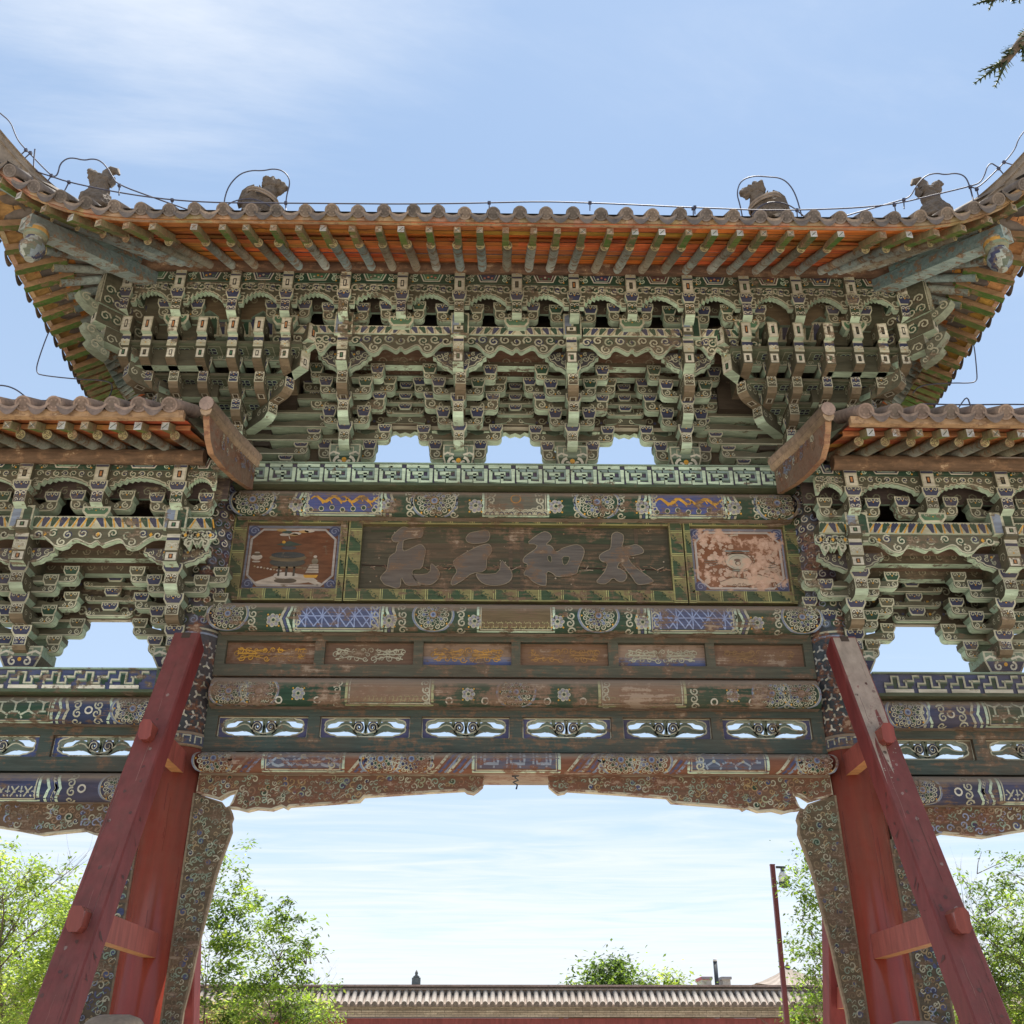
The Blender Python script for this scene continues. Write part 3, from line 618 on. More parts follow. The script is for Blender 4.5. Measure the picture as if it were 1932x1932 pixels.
    y=-1.48; mb.box(-.055,.055,y,-.8,zr[0],zr[2],OLV,front=CREAM,bottom=MINT); curlpair(mb,front(y),0,zr[0],.11,zr[1]-zr[0],WHT); white_square(mb,front(y),0,zr[1]+.01,zr[2]-.01,.09)
    for s2 in (-1,1):
        ck=plane((s2*.055,0,0),(0,1,0),(0,0,1),(s2,0,0))
        for q in range(6):
            for zz in (.07,.19): mb.disc(ck,y+.08+.1*q,zr[0]+zz,.05,random.choice((DBLU,DGRN,BRN)),.0015,9); mb.curl(ck,y+.08+.1*q,zr[0]+zz,.052,CREAM,.018,rot=q,dirn=1-2*(q%2),e=.003,n=9)
        mb.ribbon(ck,[(y+.01,zr[0]+.01),(y+.01,zr[2]-.01),(-.82,zr[2]-.01)],.014,CREAM,.002)
    mb.lathe((0,y-.03,zr[2]+.0),[(.0,0),(.10,.0),(.10,.11),(.09,.20),(0,.2)],14,[OLV,CREAM,OLV,OLV])
    part(mb,'diagonal_arm',M_PAINT,root)
    # flank heads (looking outwards along X)
    for dy in (-.72,-.46,-.2,.06,.32,.58):
        mb=MB(); mb.T=Matrix.Translation((cx0,dy,0))@Matrix.Rotation(R(90)*sg,4,'Z')
        mb.box(-.045,.045,-.93,-.2,zA[0],zA[1],OLV,front=CREAM,bottom=MINT); mb.box(-.045,.045,-.86,-.2,zB[0],zB[2],OLV,front=CREAM,bottom=MINT); curlpair(mb,front(-.86),0,zB[1],.09,zB[2]-zB[1],WHT); white_square(mb,front(-.93),0,zA[0]+.01,zA[1]-.02,.07)
        if abs(dy)<.5: proj_arm(0,-.68,-.1,hz(734,-.68),hz(701,-.68),w=.09,blk=(hz(701,-.68),hz(681,-.68)),mb=mb)
        mb.box(-.05,.05,-.98,-.3,zr[0],zr[3],OLV,front=CREAM,bottom=MINT); white_square(mb,front(-.98),0,zr[1],zr[2],.08)
        part(mb,'flank_arm',M_PAINT,root)
    mb=MB(); xo=3.66*sg; mb.box(min(xo,xo-.1*sg),max(xo,xo-.1*sg),-.9,.95,zav[0]+.05,zpb[1],DGRN,side=DGRN,bottom=MINT2); part(mb,'painted_tie_beam',M_PAINT,root)
    xs=[x for x in TOPX if (x*sg>2.0)]; xs.sort()
    mb=MB(); z0_,z1_=hz(612,yq),hz(560,yq)+.02
    for a,b in zip(xs[:-1],xs[1:]):
        c=(a+b)/2; mb.prism([(a,z0_),(c-.10,z0_),(c-.10,z0_+.03),(c-.05,z0_+.075),(c,z0_+.11),(c+.05,z0_+.075),(c+.10,z0_+.03),(c+.10,z0_),(b,z0_),(b,z1_),(a,z1_)],lambda p,q,d:(p,d,q),yq-.03,yq+.05,(.13,.095,.055),MINT2)
        for q in range(6): mb.curl(front(yq-.03),a+.08+(b-a-.16)*q/5,z1_-.06-.07*(q%2),.035,(.30,.27,.17),.013,rot=q,dirn=1-2*(q%2),e=.003)
    part(mb,'painted_board',M_PAINT,root)
    a,b=min(xs),max(xs); part(petal_beam(a,b,-.70,hz(640,-.70),hz(606,-.70)),'petal_beam',M_PAINT,root)
    # solid heart of the set
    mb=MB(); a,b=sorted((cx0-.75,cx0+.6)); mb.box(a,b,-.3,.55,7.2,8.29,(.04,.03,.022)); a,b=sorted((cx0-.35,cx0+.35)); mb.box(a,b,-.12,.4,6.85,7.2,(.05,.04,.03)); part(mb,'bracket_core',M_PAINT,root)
corner_set(-1); corner_set(1)
# ------------------------------------------------------------------ horizontal members between the columns
def beam_profile(z0,z1,yf,yb):
    H=z1-z0
    return [(yb,z0),(yf+.07,z0),(yf+.02,z0+.018),(yf,z0+.06),(yf,z0+.55*H),(yf+.012,z0+.68*H),(yf+.04,z0+.80*H),(yf+.09,z0+.91*H),(yf+.17,z0+.98*H),(yb,z1)]
def beam(mb,x0,x1,z0,z1,yf,yb,col,ends=True,under_col=TAN,top=BWOOD):
    pr=beam_profile(z0,z1,yf,yb); n=len(pr); seg=max(2,int((x1-x0)/.5)); rows=[]
    for k in range(seg+1): rows.append([mb.add((x0+(x1-x0)*k/seg,p,q)) for p,q in pr])
    for k in range(seg):
        for i in range(n-1):
            c=under_col if i==0 else (col if i<5 else top)
            mb.fi([rows[k][i],rows[k+1][i],rows[k+1][i+1],rows[k][i+1]],c,0<i<n-2)
    mb.fi(rows[0][::-1],top); mb.fi(rows[-1],top)
    # arc length along the face, from the lower edge upwards
    arc=[0]
    for i in range(2,n-1): arc.append(arc[-1]+math.hypot(pr[i][0]-pr[i-1][0],pr[i][1]-pr[i-1][1]))
    def mp(a,b,e):
        b=max(0,min(arc[-1]*.999,b)); i=0
        while arc[i+1]<b: i+=1
        f=(b-arc[i])/(arc[i+1]-arc[i]); p=pr[i+1]; q=pr[i+2]
        ny,nz=-(q[1]-p[1]),(q[0]-p[0]); l=math.hypot(ny,nz)
        return (a,p[0]+(q[0]-p[0])*f+ny/l*e,p[1]+(q[1]-p[1])*f+nz/l*e)
    return mp,arc[-1]
def flower(mb,mp,x,y,r,n=7,petal=(.30,.30,.34),core=CREAM,e=.004):
    for k in range(n): a=2*PI*k/n; mb.disc(mp,x+r*.62*math.cos(a),y+r*.62*math.sin(a),r*.34,CREAM,e,8); mb.disc(mp,x+r*.62*math.cos(a),y+r*.62*math.sin(a),r*.22,petal,e+.0015,7)
    mb.disc(mp,x,y,r*.36,core,e+.003,9); mb.disc(mp,x,y,r*.22,DGRN,e+.0045,8)
    for k in range(4): a=PI/4+PI/2*k; mb.disc(mp,x+r*1.08*math.cos(a),y+r*1.08*math.sin(a),r*.13,GOLD,e,6)
def rosette(mb,mp,x,y,r,h,e=.004):
    """big half-round flower seen on the beam: rings of scales and scrolls inside a lobed outline"""
    def ok(b): return 0.012<b<h
    pts=[(x+r*1.18*math.cos(a),y+r*1.02*math.sin(a)) for a in [2*PI*k/40 for k in range(41)]]
    for i in range(40):
        if ok(pts[i][1]) and ok(pts[i+1][1]): mb.ribbon(mp,[pts[i],pts[i+1]],r*.10,LBLU,e); 
    for i in range(40):
        q=[(x+(p[0]-x)*.93,y+(p[1]-y)*.93) for p in (pts[i],pts[i+1])]
        if ok(q[0][1]) and ok(q[1][1]): mb.ribbon(mp,q,r*.05,CREAM,e+.001)
    for k in range(15):
        a=2*PI*k/15; px,py=x+r*.78*math.cos(a),y+r*.74*math.sin(a)
        if ok(py-.02) and ok(py+.02): mb.curl(mp,px,py,r*.17,CREAM,r*.07,dirn=1 if math.cos(a)<0 else -1,rot=a+PI,e=e)
        px,py=x+r*.98*math.cos(a+.2),y+r*.9*math.sin(a+.2)
        if ok(py) and k%2: mb.disc(mp,px,py,r*.055,GOLD,e+.002,6)
    for ring_r,n,s in ((.54,12,.13),(.36,9,.11)):
        for k in range(n):
            a=2*PI*(k+.5*(ring_r<.5))/n; px,py=x+r*ring_r*math.cos(a),y+r*ring_r*math.sin(a)
            if ok(py): mb.disc(mp,px,py,r*s,CREAM,e+.002,8); mb.disc(mp,px,py,r*s*.72,random.choice((DBLU,(.15,.19,.28),DGRN)),e+.0035,7)
    if ok(y): mb.disc(mp,x,y,r*.24,(.3,.2,.1),e+.004,12); mb.disc(mp,x,y,r*.17,LBLU,e+.0055,10); mb.disc(mp,x,y,r*.09,BLUE,e+.007,8)
def cusp(mb,mp,x,h,sg,e=.003,cols=(MINT,BLUE,CREAM)):
    """wavy bands that close a painted cartouche"""
    for k,c in enumerate(cols):
        off=sg*.028*k
        mb.ribbon(mp,[(x+off+sg*.035*(1-abs(2*q/10-1)**.7)*(1 if 3<=q<=7 else .4),.012+(h-.02)*q/10) for q in range(11)],.022,c,e)
def scrolls(mb,mp,x,h,sg,n=4,e=.004,cream=CREAM):
    for k in range(n): mb.curl(mp,x+sg*.012*(k%2),h*(.14+.78*k/max(1,n-1)),h*.14,cream,h*.055,dirn=sg if k%2 else -sg,rot=k*1.3,e=e)
def lattice(mb,mp,x0,x1,y0,y1,style,c1=(.35,.42,.62),c2=BLUE,e=.004):
    h=y1-y0
    if style=='x':
        n=int((x1-x0)/(h*.9)); p=(x1-x0)/n
        for k in range(n):
            cx=x0+(k+.5)*p
            for q in (-1,1): mb.ribbon(mp,[(cx-p*.28,y0+h*(.5-.36*q)),(cx+p*.28,y0+h*(.5+.36*q))],h*.11,CREAM,e+.001*q)
            mb.ribbon(mp,[(cx+p*.5,y0+h*.12),(cx+p*.5,y1-h*.12)],h*.1,c1,e)
            mb.ribbon(mp,[(cx-p*.45,y0+h*.5),(cx-p*.3,y0+h*.5)],h*.08,CREAM,e); mb.ribbon(mp,[(cx+p*.3,y0+h*.5),(cx+p*.45,y0+h*.5)],h*.08,CREAM,e)
    elif style=='tri':
        n=int(round((x1-x0)/(h*.62))); p=(x1-x0)/n
        for k in range(n):
            cx=x0+(k+.5)*p
            for (a,b) in (((-.5,.05),(.5,.95)),((-.5,.95),(.5,.05)),((-.5,.5),(.5,.5)),((0,.02),(0,.98)),((-.5,.5),(0,.02)),((0,.98),(.5,.5))): mb.ribbon(mp,[(cx+a[0]*p,y0+h*a[1]),(cx+b[0]*p,y0+h*b[1])],h*.05,c1,e); e+=.00003
    elif style=='star':
        n=int(round((x1-x0)/(h*.55))); p=(x1-x0)/n
        for k in range(n):
            cx=x0+(k+.5)*p; cy=y0+h*(.36 if k%2 else .66)
            for q in range(3):
                a=q*2*PI/3+(PI/2 if k%2 else -PI/2); ex,ey=cx+h*.34*math.cos(a),cy+h*.34*math.sin(a)
                if y0<ey<y1: mb.ribbon(mp,[(cx,cy),(ex,ey)],h*.07,c1,e); mb.ribbon(mp,[(ex-.03*math.sin(a),min(y1,max(y0,ey+.03*math.cos(a)))),(ex+.03*math.sin(a),min(y1,max(y0,ey-.03*math.cos(a))))],h*.07,c1,e+.001)
            mb.disc(mp,cx,cy,h*.07,CREAM,e+.002,6)
    elif style=='fret':
        n=int(round((x1-x0)/(h*.5))); p=(x1-x0)/n
        for k in range(n):
            a=x0+k*p; z=(.25,.75) if k%2 else (.75,.25)
            mb.ribbon(mp,[(a,y0+h*z[0]),(a+p*.6,y0+h*z[0]),(a+p*.6,y0+h*z[1]),(a+p,y0+h*z[1])],h*.1,c1,e); mb.ribbon(mp,[(a+p*.3,y0+h*.1),(a+p*.3,y0+h*.9)],h*.07,c1,e+.001)
    elif style=='rings':
        n=int(round((x1-x0)/(h*.8))); p=(x1-x0)/n
        for k in range(n): mb.ring(mp,x0+(k+.5)*p,y0+h*.5,h*.36,h*.10,c1,e); mb.ribbon(mp,[(x0+k*p,y0+h*.15),(x0+(k+.5)*p,y0+h*.5),(x0+(k+1)*p,y0+h*.15)],h*.09,c1,e+.001); mb.disc(mp,x0+(k+.5)*p,y0+h*.5,h*.12,CREAM,e+.002,6)
def cartouche(mb,mp,x0,x1,h,fill,rim=MINT,e=.002):
    for k in range(10): mb.poly(mp,[(x0,.02+(h-.02)*k/10),(x1,.02+(h-.02)*k/10),(x1,.02+(h-.02)*(k+1)/10),(x0,.02+(h-.02)*(k+1)/10)],fill,e)
    mb.ribbon(mp,[(x0,h),(x0,.028),(x1,.028),(x1,h)],.022,rim,e+.002); mb.ribbon(mp,[(x0+.025,h),(x0+.025,.052),(x1-.025,.052),(x1-.025,h)],.01,CREAM,e+.003)
XC=2.565
# first beam (under the fret board)
z0,z1=hz(971,-.25),hz(920.4,-.20)
mb=MB(); mb.sub=.035; mp,A=beam(mb,-XC,XC,z0,z1,-.25,.2,DGRN); h=A*.64
for x in (-2.42,-.75,.75,2.42): rosette(mb,mp,x,h*.62,h*.62,h)
for x in (-1.17,-.37,.37,1.17,-2.02,2.02): flower(mb,mp,x,h*.45,h*.26)
for x,s in ((-1.02,-1),(-.52,1),(.52,-1),(1.02,1),(-2.18,1),(2.18,-1),(-.18,1),(.18,-1),(-1.32,-1),(1.32,1),(-1.88,1),(1.88,-1)): scrolls(mb,mp,x+.05*s*-1,h,s)
for sg in (-1,1):
    a,b=sorted((sg*.98,sg*1.75)); a,b=sorted((sg*1.38,sg*1.82)); a,b=(a-.42,b) if sg>0 else (a,b+.42)
cart=[(-1.82,-1.30),(1.30,1.82)]
for a,b in ((-2.0,-1.18),(1.18,2.0)):
    a2,b2=(a+.06,b-.06); cartouche(mb,mp,a2,b2,h*1.0,(.07,.095,.26)); cusp(mb,mp,a2-.03,h,-1); cusp(mb,mp,b2+.03,h,1)
    for k in range(2):                                        # golden sinuous creatures reduced to plain waving bands among clouds
        c=a2+(b2-a2)*(.32+.4*k); pts=[(c+.15*math.sin(t*.9)*math.cos(k*PI),h*(.72-.02*t)+.028*math.sin(t*2.3)) for t in [q*.5 for q in range(-5,8)]]
        pts=[(c-.17+.34*q/12,h*.66+.03*math.sin(q*1.05+k)) for q in range(13)]; mb.ribbon(mp,pts,[.012+.022*math.sin(PI*q/12) for q in range(13)],GOLD,.005)
        for q in (3,6,9): mb.ribbon(mp,[pts[q],(pts[q][0]+.03,pts[q][1]-.05)],.012,GOLD,.006)
    for k in range(7):
        c=a2+.06+(b2-a2-.12)*k/6; mb.disc(mp,c,h*.28+.01*(k%3),.025,DGRN,.005,8,.014); mb.ring(mp,c,h*.28+.01*(k%3),.022,.007,CREAM,.006,8)
cartouche(mb,mp,-.30,.30,h,(.13,.13,.10))
for k in range(13):
    c=-.26+.52*k/12
    for r in (.045,.032,.019): mb.ring(mp,c,.05,r*(1.3 if k in(2,6,10) else 1),.008,CREAM if r>.03 else DBLU,.005+.001*(k%2),10,0,PI)
mb.ring(mp,0,h*.72,.045,.012,(.4,.2,.06),.005)
part(mb,'painted_beam',M_BEAM)
# second beam
z0,z1=hz(1189.7,-.25),hz(1132,-.2)
mb=MB(); mb.sub=.035; mp,A=beam(mb,-XC,XC,z0,z1,-.25,.2,DGRN); h=A*.62
for x in (-2.5,-.72,.72,2.5): rosette(mb,mp,x,h*.66,h*.55,h)
for x in (-2.1,-1.1,-.36,.36,1.1,2.1): flower(mb,mp,x,h*.45,h*.24)
for x,s in ((-.98,-1),(-.48,1),(.48,-1),(.98,1),(-2.28,-1),(-1.9,1),(-1.22,-1),(1.22,1),(1.9,-1),(2.28,1)): scrolls(mb,mp,x,h,s)
for a,b in ((-1.92,-1.02-.14),(1.16,1.92)):
    cartouche(mb,mp,a,b,h,(.07,.10,.20)); lattice(mb,mp,a+.03,b-.03,.06,h*.98,'tri',(.28,.36,.58)); cusp(mb,mp,a-.03,h,-1); cusp(mb,mp,b+.03,h,1)
cartouche(mb,mp,-.33,.33,h,(.15,.11,.06)); lattice(mb,mp,-.30,.30,.05,.13,'fret',(.36,.33,.16))
part(mb,'painted_beam',M_BEAM)
# third beam: mostly bare wood
z0,z1=hz(1330.3,-.25),hz(1273,-.2)
mb=MB(); mb.sub=.035; mp,A=beam(mb,-XC,XC,z0,z1,-.25,.2,DGRN); h=A*.60
for x in (-2.4,-2.15,0,2.15,2.4): rosette(mb,mp,x,h*.6,h*.55,h)
for x in (-1.82,-.4,.4,1.82): flower(mb,mp,x,h*.52,h*.24)
for x in (-1.98,-1.66,-.56,-.26,.26,.56,1.66,1.98): mb.ring(mp,x,h*.3,.026,.012,WHT,.004)
for x,s in ((-1.5,1),(-.75,-1),(.75,1),(1.5,-1),(-2.28,1),(2.28,-1)): scrolls(mb,mp,x,h,s)
for a,b in ((-1.42,-.70),(.70,1.42)):
    cartouche(mb,mp,a,b,h*1.2,BWOOD,rim=(.40,.42,.22)); lattice(mb,mp,a+.04,b-.04,.06,h*.5,'fret',(.34,.30,.16))
part(mb,'painted_beam',M_BEAM3)
# fourth beam (lintel): heavily flaked
z0,z1=hz(1456,-.25),hz(1414,-.21)
mb=MB(); mb.sub=.035; mp,A=beam(mb,-XC,XC,z0,z1,-.25,.2,(.20,.085,.05)); h=A*.80
def lintel_ornament(mb,mp,h,X):
    for x in X: rosette(mb,mp,x,h*.55,h*.5,h)
for x in (-2.45,-1.1,-.85,.85,1.1,2.45): rosette(mb,mp,x,h*.5,h*.52,h)
for a,b,st in ((-2.05,-1.4,'rings'),(-.35,.35,'fret'),(1.4,2.05,'star')):
    cartouche(mb,mp,a,b,h,(.10,.12,.17)); lattice(mb,mp,a+.03,b-.03,.05,h*.97,st,(.30,.36,.42))
for x in (-2.2,-1.28,-.6,-.48,.48,.6,1.28,2.2):
    for k in range(3): mb.ribbon(mp,[(x-.08+.05*k,.02),(x+.02+.05*k,h*.5),(x+.10+.05*k,h)],.022,(CREAM,BLUE,LBLU)[k],.004)
for x in (-2.32,-1.5,-.7,.7,1.5,2.32): scrolls(mb,mp,x,h,1 if x<0 else -1,5)
part(mb,'lintel_beam',M_WORN)
# fret board: interlocking key pattern
def fret_board(x0,x1,yf,z0,z1,style):
    mb=MB(); mb.box(x0,x1,yf,.2,z0,z1,MINT2,front=(.07,.065,.11) if style==0 else (.06,.075,.15),bottom=MINT2)
    H=z1-z0; mp=lambda a,b,e:(a,yf-e,z0+b)
    mb.box(x0,x1,yf-.012,.2,z0-.028,z0-.003,(.07,.10,.06),bottom=(.09,.11,.06)); mb.box(x0,x1,yf-.02,.25,z1+.003,z1+.016,MINT2,front=MINT2)
    c=MINT; c2=(.26,.36,.33)
    def strap(pts,w=.034,col=None):                           # raised strips
        mb.ribbon(mp,pts,w,col or c,.014)
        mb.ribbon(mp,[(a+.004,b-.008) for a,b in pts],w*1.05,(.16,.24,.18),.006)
    p=.255 if style==0 else .28
    n=int((x1-x0)/p); off=((x1-x0)-n*p)/2
    for k in range(n):
        a=x0+off+k*p
        if style==0:
            strap([(a+.0,H*.90),(a+p*.82,H*.90)]); strap([(a+p*.44,H*.90),(a+p*.44,H*.70),(a+p*.80,H*.70),(a+p*.80,H*.30),(a+p*.30,H*.30)],.026,c2)
            strap([(a+p*.08,H*.70),(a+p*.36,H*.70)],.026,c2); strap([(a+p*.08,H*.72),(a+p*.08,H*.12),(a+p*.42,H*.12)]); strap([(a+p*.22,H*.52),(a+p*.62,H*.52)]); strap([(a+p*.5,H*.52),(a+p*.5,H*.06),(a+p*.90,H*.06),(a+p*.90,H*.78)])
        else:
            strap([(a,H*.10),(a+p*.86,H*.10)],.03,WHT)
            q=[(a+p*.02,H*.28),(a+p*.02,H*.48),(a+p*.24,H*.48),(a+p*.24,H*.86),(a+p*.44,H*.86),(a+p*.44,H*.30),(a+p*.66,H*.30),(a+p*.66,H*.62),(a+p*.58,H*.62)]
            strap(q,.02,CREAM); strap([(a+p*.66,H*.62),(a+p*.90,H*.62),(a+p*.90,H*.88),(a+p*1.10,H*.88)],.02,CREAM)
            mb.ribbon(mp,[(a+p*.34,H*.75),(a+p*.34,H*.22)],.028,DGRN,.004); mb.ribbon(mp,[(a+p*.24,H*.62),(a+p*.44,H*.62)],.026,DGRN,.005)
            mb.ribbon(mp,[(a+p*.78,H*.75),(a+p*.78,H*.25)],.028,DGRN,.004); mb.ribbon(mp,[(a+p*.68,H*.45),(a+p*.90,H*.45)],.026,DGRN,.005)
    return mb
part(fret_board(-2.62,2.62,-.27,hz(913,-.27),hz(879,-.27),0),'fret_board',M_PAINT)
# the plaque row: bamboo-painted frames, name board, two still-life paintings
YF=-.10; zf0,zf1=hz(1131.5,YF)-.02,hz(972,YF)+.06; zi0,zi1=hz(1112.8,YF),hz(990.9,YF)
def bamboo_rail(mb,x0,x1,z0,z1,yf,horizontal=True):
    mb.box(x0,x1,yf,.06,z0,z1,(.12,.12,.05),front=(.215,.195,.085),bottom=(.16,.15,.06))
    L=(x1-x0) if horizontal else (z1-z0); W=(z1-z0) if horizontal else (x1-x0)
    mp=(lambda a,b,e:(x0+a,yf-e,z0+b)) if horizontal else (lambda a,b,e:(x0+b,yf-e,z0+a))
    n=max(2,int(L/.20)); p=L/n
    for k in range(n):
        a=k*p
        pts=[(a+p*.06,W*.04),(a+p*.80,W*.04)]
        m=7
        for q in range(m+1): t=q/m; pts.append((a+p*(.80-.55*t)+random.uniform(-.012,.012)+.02,W*(.04+.92*t)))
        pts.append((a+p*.06,W*.96))
        mb.poly(mp,pts,(.05,.085,.045),.002)
        for q in range(26): mb.disc(mp,min(L-.01,max(.01,a+p*(.84-.55*(q/26))+random.uniform(-.02,.05))),W*(.08+.84*q/26),random.uniform(.004,.009),(.05,.085,.045),.003,5)
        for q in (-.008,.010): mb.ribbon(mp,[(a+q+.01,W*.02),(a+q+.01,W*.98)],.006,(.46,.46,.20),.004)
    mb.ribbon(mp,[(.01,.008),(L-.01,.008)],.014,(.27,.26,.11),.005)
rails=MB()
xr=[(-2.60,-2.475),(-1.615,-1.55),(-1.54,-1.415),(1.42,1.545),(1.555,1.62),(2.49,2.61)]
for a,b in xr: bamboo_rail(rails,a,b,zf0,zf1,YF,False)
for a,b in ((-2.475,-1.615),(-1.415,1.42),(1.62,2.49)):
    bamboo_rail(rails,a,b,zf0,zi0,YF-.004); bamboo_rail(rails,a,b,zi1,zf1,YF-.004)
part(rails,'plaque_frame',M_BEAM)
bd=MB(); bd.box(-1.415,1.42,-.055,-.01,zi0,zi1,(.065,.06,.04)); mpb=front(-.055)
for k in range(14): z=zi0+(zi1-zi0)*k/13; bd.ribbon(mpb,[(-1.40+random.random()*.6,z),(-.4+random.random(),z+.01),(1.4-random.random()*.7,z)],random.uniform(.02,.05),random.choice(((.035,.055,.03),(.05,.06,.035),(.09,.07,.045))),.002)
for x in (-.045,.06,1.12): bd.ribbon(mpb,[(x,zi0+.005),(x,zi1-.005)],.035,(.085,.065,.045),.004)
zk=zi0+(zi1-zi0)*.36; bd.ribbon(mpb,[(-1.40,zk+.02),(-.8,zk),(-.1,zk-.005),(.5,zk+.004),(1.4,zk-.01)],.012,(.03,.018,.012),.005)
for k in range(90): x=random.uniform(-1.38,1.38); bd.ribbon(mpb,[(x,zk+random.uniform(-.03,.03)),(x+random.uniform(.02,.09),zk+random.uniform(-.03,.03))],random.uniform(.003,.008),random.choice(((.30,.19,.12),(.20,.12,.08),(.42,.32,.24))),.006)
for k in range(40): bd.disc(mpb,random.uniform(-1.38,1.38),random.uniform(zi0+.03,zi1-.03),random.uniform(.003,.009),random.choice(((.4,.33,.25),(.25,.16,.10))),.006,6)
plaque=part(bd,'name_plaque',M_BEAM)
# the four carved characters, traced stroke outlines (sheet one starts at source pixel 960,1350, sheet two at 1340,1350; 4.83 sheet units per pixel)
GL=[
 [0,[(290,235),(310,205),(400,125),(440,108),(480,115),(520,138),(640,118),(675,135),(685,190),(675,235),(600,250),(520,255),(440,275),(432,300),(425,415),(480,405),(560,365),(630,330),(665,330),(700,365),(720,410),(700,480),(670,640),(560,640),(540,700),(620,820),(680,840),(560,845),(480,845),(440,800),(410,730),(400,860),(360,885),(310,870),(250,850),(200,835),(170,800),(140,750),(190,690),(225,660),(245,560),(250,500),(300,450),(345,430),(355,330),(395,295),(320,300),(292,270)]],
 [0,[(545,700),(640,715),(775,690),(778,560),(830,600),(880,660),(895,720),(860,780),(800,830),(700,845),(620,805),(580,765)]],
 [0,[(1225,240),(1260,190),(1330,170),(1490,148),(1520,190),(1525,230),(1500,290),(1420,315),(1300,320),(1240,300),(1222,270)]],
 [0,[(1062,540),(1120,490),(1250,415),(1380,350),(1480,322),(1520,330),(1550,380),(1545,430),(1480,500),(1485,560),(1470,670),(1290,690),(1200,770),(1060,850),(1028,820),(1060,740),(1115,670),(1085,610),(1065,570)]],
 [0,[(1345,690),(1400,700),(1480,705),(1640,690),(1665,515),(1720,580),(1780,640),(1810,720),(1780,790),(1700,835),(1560,850),(1440,825),(1370,760)]],
 [1,[(145,318),(260,225),(365,163),(430,180),(465,225),(455,270),(385,335),(440,338),(480,370),(500,418),(545,420),(580,385),(680,350),(770,330),(830,345),(870,385),(875,440),(840,540),(795,630),(790,690),(700,725),(520,740),(480,690),(395,660),(400,840),(370,850),(310,840),(215,790),(165,725),(105,710),(150,630),(170,580),(105,555),(105,510),(150,460),(270,385),(285,330)]],
 [1,[(1215,280),(1220,200),(1275,170),(1330,185),(1370,215),(1365,300),(1340,370),(1460,345),(1520,328),(1580,355),(1622,400),(1615,440),(1540,460),(1420,480),(1450,550),(1540,640),(1650,710),(1750,785),(1720,815),(1600,835),(1530,830),(1470,730),(1390,640),(1325,540),(1280,625),(1340,640),(1400,690),(1415,740),(1370,800),(1300,800),(1235,740),(1170,815),(1100,830),(1015,805),(1080,730),(1140,660),(1170,560),(1090,545),(1055,490),(1080,450),(1150,410),(1205,390)]],
]
HOLES=[[1,[(590,480),(700,480),(670,560),(640,590),(605,585)]],[1,[(410,470),(460,470),(470,560),(420,540)]]]
def g2x(sheet,px,py):
    sx=(960 if sheet==0 else 1340)+px/4.83; sy=1350+py/4.83
    p=onY(sx*.72468,sy*.72468,-.06); return p.x,p.z
mpg=front(-.055)
def smooth(P,it=1):
    for _ in range(it):
        Q=[]
        for i in range(len(P)):
            a,b=P[i],P[(i+1)%len(P)]; Q.append((a[0]*.75+b[0]*.25,a[1]*.75+b[1]*.25)); Q.append((a[0]*.25+b[0]*.75,a[1]*.25+b[1]*.75))
        P=Q
    return P
groups=((0,1),(2,3,4),(5,),(6,))
for gi,grp in enumerate(groups):
    ch=MB()
    for q in grp:
        P=smooth([g2x(GL[q][0],*p) for p in GL[q][1]])
        ch.prism(P,lambda a,b,d:(a,d,b),-.066,-.058,(.118,.104,.092),(.26,.215,.155))
        ch.ribbon(front(-.066),P,.007,(.25,.21,.15),.0015,True)
    if gi==2:
        for s,hp in HOLES: ch.poly(front(-.066),smooth([g2x(s,*p) for p in hp]),(.05,.055,.035),.002); ch.ribbon(front(-.066),smooth([g2x(s,*p) for p in hp]),.006,(.22,.185,.13),.003,True)
    part(ch,'carved_character',M_BEAM,plaque)
